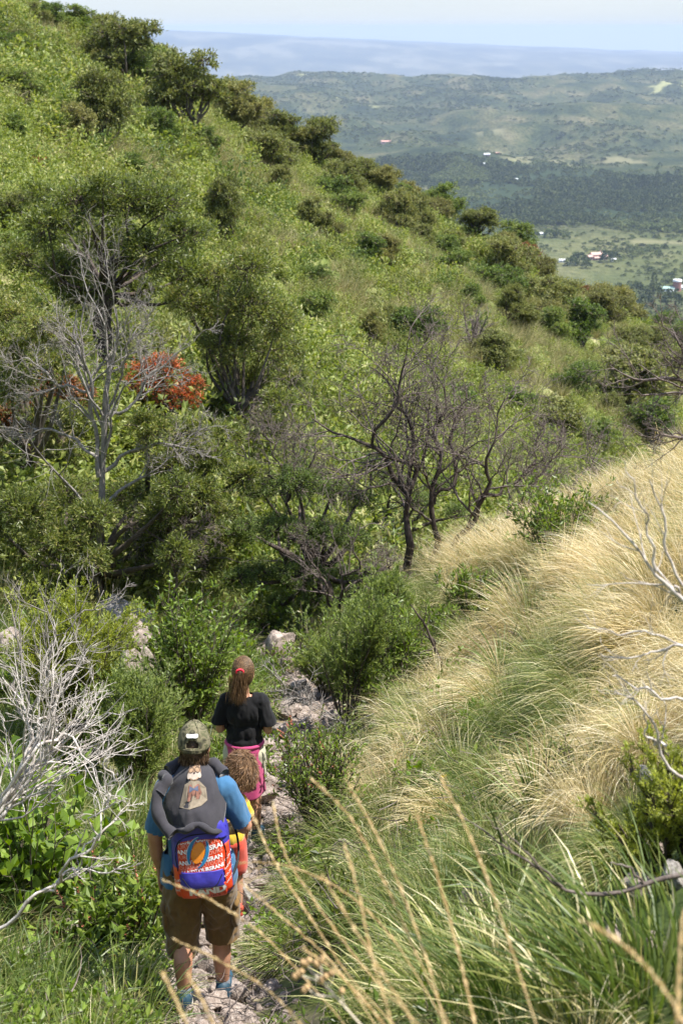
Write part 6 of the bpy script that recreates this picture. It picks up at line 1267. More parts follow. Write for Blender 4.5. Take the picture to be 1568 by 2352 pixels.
def put_text(name, txt, size, cx, cz, mat, parent, fmap, rot=0, bold=0, width=1.0, clip=None):
    me = flat_text(txt, size, bold, width); me.name = name; c, s = math.cos(rot), math.sin(rot)
    if clip:
        bm = bmesh.new(); bm.from_mesh(me)
        for f in list(bm.faces):
            m_ = f.calc_center_median(); x, z = cx + m_.x * c - m_.y * s, cz + m_.x * s + m_.y * c
            if not clip(x, z): bm.faces.remove(f)
        bm.to_mesh(me); bm.free()
    for v in me.vertices:
        x, z = cx + v.co.x * c - v.co.y * s, cz + v.co.x * s + v.co.y * c; v.co = fmap(x, z)
    me.materials.clear(); me.materials.append(mat)
    for p in me.polygons: p.material_index = 0
    if len(me.polygons): return link(name, me, parent)
def flat_shape(name, pts, mat, parent, fmap):
    """a flat print: outline pts (x, z) fanned from its middle in rings so that it follows the surface"""
    p = np.array(pts, float); c = p.mean(0); n = len(p); V = [fmap(*c)]; F3 = []; F4 = []; R_ = 4
    for k in range(1, R_ + 1):
        for q in p: V.append(fmap(*(c + (q - c) * k / R_)))
    F3 = [(0, 1 + i, 1 + (i + 1) % n) for i in range(n)]
    for k in range(R_ - 1):
        a = 1 + k * n; F4 += [(a + i, a + n + i, a + n + (i + 1) % n, a + (i + 1) % n) for i in range(n)]
    return link(name, mesh_np(name, np.array([tuple(v) for v in V]), [F3, F4], [mat]), parent)
def ellipse(cx, cz, a, b, rot=0, n=28, a0=0, a1=2 * math.pi):
    return [(cx + a * math.cos(t) * math.cos(rot) - b * math.sin(t) * math.sin(rot), cz + a * math.cos(t) * math.sin(rot) + b * math.sin(t) * math.cos(rot)) for t in np.linspace(a0, a1, n, endpoint=False)]
M['bagblue'] = plain_mat('royal_blue_nylon', (.045, .04, .34), .45, .5, .12, 25, .2); M['bagorange'] = plain_mat('orange_red_print', (.66, .060, .018), .4, .5, .15, 20, .15); M['bagwhite'] = plain_mat('white_print', (.80, .78, .78), .5); M['baggrey'] = plain_mat('grey_print', (.42, .36, .36), .5)
M['emblem_orange'] = plain_mat('glossy_orange_print', (.90, .27, .02), .18, .7, .25, 18); M['emblem_blue'] = plain_mat('teal_blue_print', (.02, .20, .42), .3, .5, .3, 16); M['bagblack'] = plain_mat('black_webbing', (.015, .015, .017), .7); M['pinkprint'] = plain_mat('pale_red_print', (.80, .35, .28), .5)
def backpack():
    o = empty('backpack', (mp_.p[0] + .03 * MS, mp_.p[1] - .135 * MS * .9, mp_.p[2] + 1.095 * MS), 0, 'royal blue and orange backpack worn by the man', 'backpack'); o.rotation_euler = (R(-7), R(-3), R(5)); o.scale = (MS * .92, MS * .92, MS)
    # body: closed ring loft
    nz, nx = 30, 40; zs = -.25 + .50 * (1 - np.cos(np.linspace(0, np.pi, nz))) / 2; V = []
    for z in zs:
        hwz = float(bag_half(z)); zz = min(max(z, -.2495), .2495)
        xs = np.linspace(-1, 1, nx); xs = np.sign(xs) * np.abs(xs) ** .8
        for x in xs: V.append((x * hwz, float(bag_y(x * .165, zz)), z))
        for x in xs[::-1]: V.append((x * hwz * .98, .0 + .012 * (1 - x * x), z))
    n2 = nx * 2; F = [(k * n2 + j, k * n2 + (j + 1) % n2, (k + 1) * n2 + (j + 1) % n2, (k + 1) * n2 + j) for k in range(nz - 1) for j in range(n2)]
    V = np.array(V); V[:, 1] += .003 * fbm(V[:, 0] * 25, V[:, 2] * 18, 3, 3); link('main_compartment', mesh_np('main_compartment', V, [F, [tuple(range(n2))[::-1]], [tuple(range((nz - 1) * n2, nz * n2))]], [M['bagblue']], smooth=True), o)
    fm = lambda off: (lambda x, z: (x, float(bag_y(x * .165 / max(float(bag_half(z)), .01), z)) - off, z))
    def arch(U, Wd, X, Z): return X * (1 - .25 * np.clip((Wd - .75) / .25, 0, 1) ** 2), Z + .012 * (1 - (2 * U - 1) ** 2) * Wd
    op = shell('orange_panel', -.128, .128, -.075, .108, M['bagorange'], o, .010, ff=arch, wr=.0015)
    shell('side_panel', .128, .163, -.21, .06, M['bagorange'], o, .006, 6, 16); shell('side_panel', -.163, -.130, -.23, -.05, M['bagorange'], o, .006, 6, 16)
    mf = shell('blue_pocket', -.118, .118, -.150, -.060, M['bagblue'], o, .020, wr=.002, seed=4)
    bp_ = shell('lower_pocket', -.130, .130, -.238, -.140, M['bagorange'], o, .016, wr=.0015)
    # flap over the top with a drooping edge
    shell('top_flap', -.155, .155, .115, .225, M['bagblue'], o, .014, ff=lambda U, Wd, X, Z: (X, Z - .018 * np.abs(2 * U - 1) ** 2 * (1 - Wd)), wr=.004, seed=8)
    clip = lambda x, z: abs(x) < .124 * float(bag_half(z)) / .165 and -.058 < z < .112 - .02 * (abs(x) / .12) ** 2
    rows = [('RANDTOURSRAND', .112, .028, .004), ('TOURSRANDTOURS', .086, .034, 0), ('RANDTOURSRAND', .058, .036, .0012), ('TOURSRANDTOURSR', .028, .030, 0), ('RANDTOURSRANDT', -.002, .032, .0012), ('TOURSRANDTOURS', -.030, .028, 0), ('RANDTOURSRAND', -.052, .028, .001)]
    for i, (t, z, s, b) in enumerate(rows): put_text('lettering', t, s, .01 * (-1) ** i, z, M['bagwhite'] if i % 2 == 0 else M['pinkprint'], op, fm(.0125), .10, min(b, .0014), 1.05, clip)
    put_text('lettering', 'RAND', .066, .022, -.172, M['bagwhite'], bp_, fm(.0185), .03, .0032, 1.12, lambda x, z: abs(x) < .128)
    put_text('lettering', 'RAND', .068, .024, -.1745, M['baggrey'], bp_, fm(.0175), .03, .0034, 1.12, lambda x, z: abs(x) < .128)
    put_text('lettering', 'TOURS', .030, .022, -.213, M['bagblack'], bp_, fm(.0182), .02, 0, 1.5, lambda x, z: abs(x) < .128)
    for k, (x, z) in enumerate([(.145, -.02), (.147, -.06), (.146, -.10), (.145, -.14), (-.146, -.12), (-.146, -.18)]): put_text('lettering', 'RAND' if k % 2 else 'TOURS', .017, x * float(bag_half(z)) / .165, z, M['bagwhite'], o, fm(.0085), .5, 0)
    # emblem: orange oval between two blue crescents, slanted
    ro = -.35; em = flat_shape('emblem', ellipse(-.012, .045, .037, .060, ro), M['emblem_orange'], op, fm(.018))
    for sgn in (-1, 1):
        out_ = [(x, z) for x, z in [( (.060 * math.cos(t)) , .088 * math.sin(t)) for t in np.linspace(-1.25 if sgn > 0 else -1.0, 1.0 if sgn > 0 else 1.25, 14)]]; inn = [(.052 * math.cos(t) - .012 * math.cos(t * 1.2), .086 * math.sin(t)) for t in np.linspace(1.0 if sgn > 0 else 1.25, -1.25 if sgn > 0 else -1.0, 14)]
        pts = [(sgn * x * 1.0, z) for x, z in out_ + inn]; pts = [(-.012 + x * math.cos(ro) - z * math.sin(ro), .045 + x * math.sin(ro) + z * math.cos(ro)) for x, z in pts]
        V = [fm(.017)(x, z) for x, z in pts]; n = 14; F = [(i, i + 1, 2 * n - 2 - i, 2 * n - 1 - i) for i in range(n - 1)]; link('crescent', mesh_np('crescent', V, [F], [M['emblem_blue']]), em)
        Vw = [fm(.0165)(x * 1.0 + sgn * .002, z + .001) for x, z in pts]; link('crescent_edge', mesh_np('crescent_edge', Vw, [F], [M['bagwhite']]), em)
    # seams, zip and haul loop
    def pipe(name, pts, rad, mat, K=24): P = spline(pts, K); V_, F_ = tubes(P[None], np.full((1, K), rad), 6); return link(name, mesh_np(name, V_, [F_], [mat], smooth=True), o)
    pipe('zip', [fm(.012)(x, z) for x, z in [(-.135, -.06), (-.140, .04), (-.115, .105), (-.05, .138), (.0, .142), (.06, .138), (.115, .105), (.140, .04), (.137, -.06)]], .0032, M['bagblack'])
    pipe('zip', [fm(.026)(x, z) for x, z in [(-.112, -.085), (-.07, -.140), (0, -.152), (.07, -.140), (.112, -.085)]], .0025, M['bagblack'])
    for sx in (-1, 1): pipe('side_seam', [fm(.004)(sx * x, z) for x, z in [(.158, -.22), (.163, 0), (.15, .15)]], .003, M['bagblue'])
    # shoulder straps follow the shoulders
    for sx in (-1, 1):
        P = spline([(sx * .10, .02, .22), (sx * .125, .04, .32), (sx * .14, .10, .375), (sx * .15, .19, .36), (sx * .155, .27, .25), (sx * .15, .29, .08)], 20); s_ = np.array([1, 0, 0]) * .028; V = np.concatenate([P - s_, P + s_]); F = [(k, k + 1, k + 21, k + 20) for k in range(19)]
        so = link('shoulder_strap', mesh_np('shoulder_strap', V, [F], [M['bagblue']], smooth=True), o); so.modifiers.new('t', 'SOLIDIFY').thickness = .014
        P = spline([(sx * .15, .29, .08), (sx * .2, .22, -.02), (sx * .19, .08, -.14), (sx * .14, -.01, -.19)], 14); V_, F_ = tubes(P[None], np.full((1, 14), .007), 5); link('webbing', mesh_np('webbing', V_, [F_], [M['bagblack']]), so)
    return o
backpack()
# ---------------------------------------------------------------- the sweatshirt lying over his shoulders and the pack
def sweatshirt():
    o = empty('sweatshirt', (mp_.p[0], mp_.p[1], mp_.p[2]), 0, 'charcoal sweatshirt with a tiger print draped over the man\'s shoulders', 'sweatshirt'); o.scale = (MS * .9, MS * .92, MS)
    rows = [(1.550, .030, .065, -.005), (1.540, -.075, .125, .0), (1.505, -.125, .160, .0), (1.462, -.155, .178, .0), (1.412, -.195, .182, .0), (1.365, -.245, .170, .005), (1.325, -.268, .155, .012), (1.300, -.276, .142, .018)]
    Rw = spline([(z, y, w, cx) for z, y, w, cx in rows], 40)
    def surf(u, v, off=0):
        """u -1..1 across, v 0..1 from the neck down"""
        k = np.clip(v, 0, 1) * 39; i = np.minimum(k.astype(int) if hasattr(k, 'astype') else int(k), 38); f = k - i; z, y, w, cx = [Rw[i, c] * (1 - f) + Rw[i + 1, c] * f for c in range(4)]
        fold = .010 * fbm(u * 3.2 + v * 2, v * 3.5, 12, 3) + .008 * np.sin(u * 7 + v * 4) * (v > .2) * v
        X = cx + u * w; drop = np.abs(u) ** 2.6; Y = y + drop * (.13 - .03 * v) - fold - off; Z = z - drop * (.075 + .0 * v) + np.where(np.abs(u) > .0, .012 * np.sin(u * 5 + 1) * v, 0) + off * .5
        return X, Y, Z
    nu, nv = 60, 60; U, Vv = np.meshgrid(np.linspace(-1, 1, nu), np.linspace(0, 1, nv)); X, Y, Z = surf(U, Vv)
    V = np.stack([X, Y, Z], -1).reshape(-1, 3); i = np.arange(nv - 1)[:, None] * nu + np.arange(nu - 1)[None]; F = np.stack([i, i + nu, i + nu + 1, i + 1], -1).reshape(-1, 4)
    b = link('back_panel', mesh_np('back_panel', V, [F], [M['charcoal']], smooth=True), o); s = b.modifiers.new('t', 'SOLIDIFY'); s.thickness = .014; s.offset = -1
    P = np.stack(surf(np.linspace(-.98, .98, 40), np.full(40, .985), .004), -1); V_, F_ = tubes(P[None], (.019 + .003 * np.sin(np.linspace(0, 20, 40)))[None], 8); link('waistband', mesh_np('waistband', V_, [F_], [M['charcoal']], smooth=True), o)
    # sleeves: bunched on the left, tucked round the neck
    for pts, r0 in (([(-.17, -.10, 1.47), (-.205, -.155, 1.42), (-.20, -.20, 1.36), (-.16, -.245, 1.30), (-.11, -.275, 1.265)], .034), ([(-.19, -.02, 1.475), (-.15, -.10, 1.49), (-.19, -.15, 1.44)], .030), ([(.17, -.02, 1.48), (.10, .06, 1.50), (.04, .10, 1.47)], .034), ([(-.16, .0, 1.49), (-.10, .07, 1.50), (-.02, .11, 1.47)], .034)):
        K = 20; P = spline(pts, K); Rr = r0 * (1 + .12 * np.sin(np.linspace(0, 14, K))); V_, F_ = tubes(P[None], Rr[None], 12); link('sleeve', mesh_np('sleeve', V_, [F_, [tuple(range(12))], [tuple(range((K - 1) * 12, K * 12))[::-1]]], [M['charcoal']], smooth=True), o)
    fm = lambda off: (lambda x, z: tuple(float(q) for q in surf(np.array(x), np.array(z * .95 + .10), off)))
    C = {'fur': (.30, .20, .13), 'pale': (.38, .32, .27), 'dark': (.05, .04, .04), 'body': (.24, .20, .15), 'plaid': (.24, .12, .09), 'blue': (.10, .12, .18)}
    mm = {k: plain_mat('print_' + k, c, .9, .1, .25, 40) for k, c in C.items()}
    pr = flat_shape('tiger_print', [(-.42, .66), (-.28, .40), (-.05, .34), (.22, .36), (.42, .44), (.46, .58), (.28, .68), (-.1, .70)], mm['body'], o, fm(.004))
    for nm, pts, m_, of in [('print_head', ellipse(.04, .20, .27, .15), 'fur', .005), ('print_ear', ellipse(-.17, .10, .07, .04), 'fur', .0055), ('print_ear', ellipse(.25, .10, .07, .04), 'fur', .0055), ('print_muzzle', ellipse(.04, .285, .15, .055), 'pale', .006), ('print_nose', ellipse(.04, .245, .045, .018), 'dark', .007),
                            ('print_cheek', ellipse(-.16, .27, .07, .05), 'pale', .006), ('print_cheek', ellipse(.24, .27, .07, .05), 'pale', .006), ('print_shirt', [(-.16, .50), (-.12, .40), (.20, .40), (.28, .52), (.20, .60), (-.14, .60)], 'plaid', .006), ('print_bow', [(-.10, .42), (.04, .45), (.18, .42), (.18, .50), (.04, .47), (-.10, .50)], 'blue', .007)]:
        flat_shape(nm, pts, mm[m_], pr, fm(of))
    for sx in (-1, 1):
        ring = ellipse(.04 + sx * .135, .185, .115, .055, n=20); inr = ellipse(.04 + sx * .135, .185, .098, .045, n=20); V = [fm(.0085)(*q) for q in ring + inr]; link('print_glasses', mesh_np('print_glasses', V, [[(i, (i + 1) % 20, (i + 1) % 20 + 20, i + 20) for i in range(20)]], [mm['dark']]), pr)
        for k in range(3): flat_shape('print_stripe', ellipse(.04 + sx * (.06 + .07 * k), .095 + .012 * k, .02, .035, sx * .5, 10), mm['dark'], pr, fm(.0062))
    for k in range(4): flat_shape('print_stripe', ellipse(-.14 + .12 * k, .53 + .03 * (k % 2), .012, .05, .1, 8), mm['dark'], pr, fm(.0072))
    return o
sweatshirt()
# ---------------------------------------------------------------- the girl
def girl():
    gx, gy, gz_ = gp_.p; o = empty('person', gp_.p, R(-4), 'girl with a ponytail in a black t-shirt, pink sweatshirt tied round her waist', 'person'); r = np.random.RandomState(8)
    H = 1.50; hd = (.0, .03, 1.375); B = head_prims(hd, .97, (.1, 1, -.15)); B += [('c', (.0, 0, 1.20), .045, (.0, .01, 1.30), .043), ('e', (0, 0, 1.08), (.13, .085, .13)), ('e', (0, 0, .93), (.115, .08, .12)), ('e', (0, 0, .80), (.135, .10, .10)), ('c', (-.135, 0, 1.165), .042, (.135, 0, 1.165), .042), ('c', (0, 0, 1.19), .055, (0, 0, 1.05), .09)]
    for sx in (-1, 1):
        B += [('c', (sx * .15, 0, 1.155), .040, (sx * .188, -.015, .945), .034), ('c', (sx * .188, -.015, .945), .034, (sx * .10, .17, .93), .022)]
        B += fingers((sx * .10, .17, .93), (-sx * .6, .5, .1), (sx * .1, .3, 1), (0, -.2, -.8), .062, .80, .45, 1)
        B += [('c', (sx * .075, 0, .78), .078, (sx * .075, .03, .42), .048), ('c', (sx * .075, .03, .42), .047, (sx * .075, 0, .27), .047), ('c', (sx * .075, 0, .27), .046, (sx * .075, 0, .08), .030), ('c', (sx * .075, 0, .08), .03, (sx * .075, .1, .045), .026)]
    organic('body', B, M['sking'], o, .0072, 2); eyes(hd, .97, (.1, 1, -.15), o)
    T = [('c', (-.135, 0, 1.165), .058, (.135, 0, 1.165), .058), ('e', (0, -.002, 1.08), (.152, .102, .14)), ('e', (0, 0, .93), (.135, .098, .13)), ('e', (0, 0, .86), (.142, .108, .07)), ('c', (-.14, 0, 1.15), .058, (-.192, -.01, .985), .064), ('c', (.14, 0, 1.15), .058, (.192, -.01, .985), .064), ('c', (0, 0, 1.18), .06, (0, 0, 1.20), .055)]
    def cut(p):
        if abs(p[0]) > .128 and p[2] < 1.0 + .10 * (abs(p[0]) - .16) * 0 and p[2] < .995 and abs(p[0]) > .135: return abs(p[0]) > .148
        return (p[2] > 1.213 and abs(p[0]) < .075) or p[2] < .815
    organic('t_shirt', T, M['black'], o, .008, 4, cut, .006, (14, 14, 7), 9)
    organic('shorts', [('e', (0, 0, .80), (.15, .112, .08)), ('c', (-.078, 0, .76), .092, (-.08, .015, .52), .085), ('c', (.078, 0, .76), .092, (.08, .015, .52), .085)], M['cream'], o, .009, 3, lambda p: p[2] < .48, .005)
    # pink sweatshirt tied round the waist, hanging behind
    nu, nv = 50, 40; U, Vv = np.meshgrid(np.linspace(-1, 1, nu), np.linspace(0, 1, nv))
    def surf(u, v, off=0):
        a = u * 1.32; rx = .143 + .034 * v + .012 * np.sin(u * 5 + 1) * v; ry = .110 + .058 * v; X = np.sin(a) * (rx + off); Y = -np.cos(a) * (ry + off) - .01 * np.sin(v * 3.1) - .006 * np.sin(u * 9 + v * 3) * v; Z = .845 - .40 * v + .03 * np.abs(u) ** 2 * v
        return X, Y, Z
    X, Y, Z = surf(U, Vv); V = np.stack([X, Y, Z], -1).reshape(-1, 3); i = np.arange(nv - 1)[:, None] * nu + np.arange(nu - 1)[None]; F = np.stack([i, i + nu, i + nu + 1, i + 1], -1).reshape(-1, 4)
    b = empty('sweatshirt', gp_.p, R(-4), 'pink sweatshirt with dark print tied round the girl\'s waist', 'sweatshirt'); pn = link('panel', mesh_np('panel', V, [F], [M['pink']], smooth=True), b); s = pn.modifiers.new('t', 'SOLIDIFY'); s.thickness = .008; s.offset = -1
    fm = lambda off: (lambda x, z: tuple(float(q) for q in surf(np.array(x), np.array(z), off)))
    mk = plain_mat('dark_print_ink', (.075, .035, .04), .9, .1, .5, 60); mk2 = plain_mat('orange_print_ink', (.30, .10, .05), .9, .1, .4, 50); mk3 = plain_mat('faded_letter_ink', (.16, .045, .06), .9)
    pr = flat_shape('print', [(.08, .24), (.56, .24), (.54, .50), (.50, .80), (.20, .80), (.06, .58)], mk, b, fm(.004))
    for k in range(7): flat_shape('print_mark', ellipse(.18 + .25 * ((k * 37) % 10) / 10, .32 + .42 * ((k * 53) % 10) / 10, .05, .03, k, 8), mk2, pr, fm(.006))
    for k, ch in enumerate('ELEVICA'): put_text('lettering', ch, .135, 0, 0, mk3, b, (lambda kk: (lambda x, z: tuple(float(q) for q in surf(np.array(-.16 + kk * .125 + x * 1.0), np.array(.155 - z * 1.0), .007))))(k), 0, .002, 1.0)
    K = 20; P = spline([(math.sin(a) * .143, -math.cos(a) * .108, .838) for a in np.linspace(-2.9, 2.9, 14)], 40); V_, F_ = tubes(P[None], np.full((1, 40), .014), 8); link('sleeve', mesh_np('sleeve', V_, [F_], [M['pink']], smooth=True), b)
    for sx in (-1, 1): P = spline([(sx * .03, .14, .85), (sx * .05, .155, .76), (sx * .06, .15, .62)], 12); V_, F_ = tubes(P[None], np.full((1, 12), .026), 8); link('sleeve', mesh_np('sleeve', V_, [F_], [M['pink']], smooth=True), b)
    # hair: skull cap combed back into a ponytail
    hc = V3(*hd); organic('hair', [('e', tuple(hc + V3(0, -.012, .010)), (.085, .100, .108)), ('e', tuple(hc + V3(0, -.02, -.035)), (.078, .075, .07)), ('c', tuple(hc + V3(-.01, -.105, .03)), .030, tuple(hc + V3(-.022, -.125, -.03)), .036), ('c', tuple(hc + V3(-.022, -.125, -.03)), .036, tuple(hc + V3(-.030, -.110, -.14)), .030), ('c', tuple(hc + V3(-.030, -.110, -.14)), .030, tuple(hc + V3(-.034, -.085, -.205)), .012)],
        M['hairbaseg'], o, .007, 2, lambda p: p[1] > hd[1] + .045 and p[2] < hd[2] + .055)
    tie = hc + V3(-.010, -.112, .045)
    C, q = scalp(r, hc + V3(0, -.012, .010), V3(.087, .102, .110), 2600, lambda P, q: (q[:, 1] < .75) & (q[:, 2] > -.55)); D_ = nrm(tie - C); n = len(C); P = np.zeros((n, 6, 3)); 
    for k in range(6):
        t_ = k / 5; p = C * (1 - t_ * .92) + tie * t_ * .92; d_ = p - (hc + V3(0, -.012, .010)); rr_ = np.linalg.norm(d_ / V3(.087, .102, .110), axis=1, keepdims=True); P[:, k] = (hc + V3(0, -.012, .010)) + d_ / np.maximum(rr_, .98) * np.where(rr_ < 1, 1.0, 1.0)
    sd = nrm(np.cross(nrm(np.gradient(P, axis=1)), P - hc)); V = np.stack([P - sd * .001, P + sd * .001], 2).reshape(-1, 3); b_ = (np.arange(n) * 12)[:, None]; k_ = np.arange(5)[None] * 2; link('combed_strands', mesh_np('combed_strands', V, [np.stack([b_ + k_, b_ + k_ + 1, b_ + k_ + 3, b_ + k_ + 2], -1).reshape(-1, 4)], [M['hairg']]), o)
    C2 = hc + V3(-.012, -.118, .02) + r.randn(300, 3) * [.022, .014, .014]; strands(r, C2, np.tile(V3(-.10, -.06, -1), (300, 1)), 2600, .19, 6, .09, -.06, .0024, 'hairg', o, 'ponytail_strands')
    V_, F_ = tubes(np.stack([tie + V3(.026 * math.cos(a), 0.004 * math.cos(a), .018 * math.sin(a)) for a in np.linspace(0, 2 * np.pi, 20)])[None], np.full((1, 20), .008), 6); link('hair_tie', mesh_np('hair_tie', V_, [F_], [plain_mat('red_hair_tie', (.75, .03, .06), .6)], smooth=True), o)
    for sx in (-1, 1): shoe(o, (sx * .075, -.04, 0), -sx * .1, .92)
    o.scale = b.scale = (.89, .93, .97)
    return o
girl()
# ---------------------------------------------------------------- the child
def child():
    cs = Spot(541, 2085); cs.p = (-.715, 7.72, float(ground_z(-.715, 7.72))); print('CHILD', cs.p, 1 / cs.k); o = empty('person', cs.p, R(12), 'small child with tousled hair and yellow shirt holding the man\'s hand', 'person'); r = np.random.RandomState(12); s = 1.0
    hd = (.105, .06, .985); B = head_prims(hd, .92, (-.2, 1, -.45)); B += [('c', (.02, .0, .81), .036, (.08, .03, .90), .036), ('e', (0, 0, .72), (.10, .075, .12)), ('e', (0, 0, .58), (.10, .08, .10)), ('c', (-.095, 0, .80), .034, (.095, 0, .80), .034)]
    # its left hand is up in the man's hand; computed in its own turned frame
    hx, hy, hz_ = mp_.p[0] + .175 * MS * .85, mp_.p[1] + .335 * MS * .9, mp_.p[2] + .955 * MS; c, s_ = math.cos(-R(12)), math.sin(-R(12)); dx, dy = hx - cs.p[0], hy - cs.p[1]; hl = (dx * c - dy * s_, dx * s_ + dy * c, hz_ - cs.p[2])
    el = tuple((V3(-.11, 0, .80) + V3(*hl)) / 2 + V3(-.03, -.02, -.07)); B += [('c', (-.11, 0, .80), .032, el, .027), ('c', el, .027, hl, .019)]; B += fingers(hl, V3(*hl) - V3(*el), (0, -.3, 1), (1, .2, 0), .045, .62, .6, 1)
    B += [('c', (.11, 0, .80), .032, (.15, .02, .65), .027), ('c', (.15, .02, .65), .027, (.14, .09, .53), .019)]; B += fingers((.14, .09, .53), (0, .3, -1), (0, 1, .2), (-1, 0, 0), .045, .62, .4, 1)
    for sx, fy in ((-1, .08), (1, -.04)): B += [('c', (sx * .055, 0, .54), .060, (sx * .06, fy * .6 + .03, .30), .040), ('c', (sx * .06, fy * .6 + .03, .30), .040, (sx * .06, fy, .07), .027), ('c', (sx * .06, fy, .07), .027, (sx * .06, fy + .08, .04), .023)]
    organic('body', B, M['sking'], o, .0072, 2); eyes(hd, .92, (-.2, 1, -.45), o)
    organic('t_shirt', [('c', (-.09, 0, .80), .042, (.09, 0, .80), .042), ('e', (0, 0, .70), (.112, .085, .14)), ('e', (0, 0, .57), (.112, .09, .10)), ('c', (.10, 0, .80), .040, (.135, .01, .70), .042), ('c', (-.10, 0, .80), .040, tuple(V3(-.11, 0, .80) * .5 + V3(*el) * .5), .042)], M['yellow'], o, .008, 3, lambda p: p[2] < .49 or (p[2] > .838 and abs(p[0]) < .05), .005, (14, 14, 8))
    organic('shorts', [('e', (0, 0, .53), (.115, .092, .06)), ('c', (-.058, 0, .50), .072, (-.062, .04, .33), .066), ('c', (.058, 0, .50), .072, (.062, 0, .33), .066)], M['redcloth'], o, .008, 3, lambda p: p[2] < .30, .004)
    hc = V3(*hd); organic('hair', [('e', tuple(hc + V3(0, -.012, .008)), (.088, .100, .105)), ('e', tuple(hc + V3(0, -.035, -.05)), (.080, .070, .065))], M['hairbasec'], o, .007, 2, lambda p: p[1] > hd[1] + .05 and p[2] < hd[2] + .04)
    C, q = scalp(r, hc + V3(0, -.012, .004), V3(.090, .103, .110), 2200, lambda P, q: (q[:, 1] < .8) & (q[:, 2] > -.75)); strands(r, C, nrm(q * .32 + np.stack([q[:, 1] * .8, -q[:, 0] * .8, -.30 - .5 * (1 - q[:, 2])], 1)), 8000, .062, 6, .26, -.16, .0022, 'hairc', o)
    for sx, fy in ((-1, .08), (1, -.04)): shoe(o, (sx * .06, fy - .03, 0), -sx * .1, .68, mat='redshoe')
    return o
M['redshoe'] = plain_mat('red_canvas_shoe', (.55, .10, .06), .7)
child()
# ================================================================ CLOSE TO THE LENS: stalks of dry grass, a seed head plant
rf_ = np.random.RandomState(51)
def at(u, v, d):
    r = ray(u, v); k = d / (r[1] * math.cos(PITCH) - r[2] * math.sin(PITCH)); return r * k
def stalk(pts, label, rad=.0022, headlen=.55, rooted=True, mat='straw', seed=0, group='dry grass stalks close to the lens'):
    """pts: (u, v, distance) from the tip down; the stalk goes on down to the ground"""
    r = np.random.RandomState(seed); P = [at(*p) for p in pts]; d = P[-1] - P[-2]; b = P[-1] + nrm(d) * .5 + V3(0, 0, -.25); gz = float(ground_z(b[0], b[1])); b = V3(b[0] + .1, b[1] - .1, gz - .02); P = P + [b]
    C = spline(np.array(P)[::-1], 40); o = empty('grass_stalk', tuple(C[0]), 0, label, 'grass stalk', group); C = C - C[0]
    K = 40; rr = np.linspace(rad, rad * .45, K); V_, F_ = tubes(C[None], rr[None], 5); link('stem', mesh_np('stem', V_, [F_], [M[mat]]), o)
    g = Geo(); n = 150; t = r.uniform(1 - headlen * .55, 1, n); i = np.minimum((t * (K - 1)).astype(int), K - 2); T = nrm(np.gradient(C, axis=0)); Q = C[i] + (C[i + 1] - C[i]) * r.rand(n, 1); sd = nrm(np.cross(T[i], r.randn(n, 3)))
    g.add(*leafquads(r, Q + sd * rad * .5, T[i] + sd * .16, .013 * np.ones((n, 1)), .0026, .0, .2), 0); link('seed_head', g.mesh('seed_head', [M['straw']]), o)
    return o
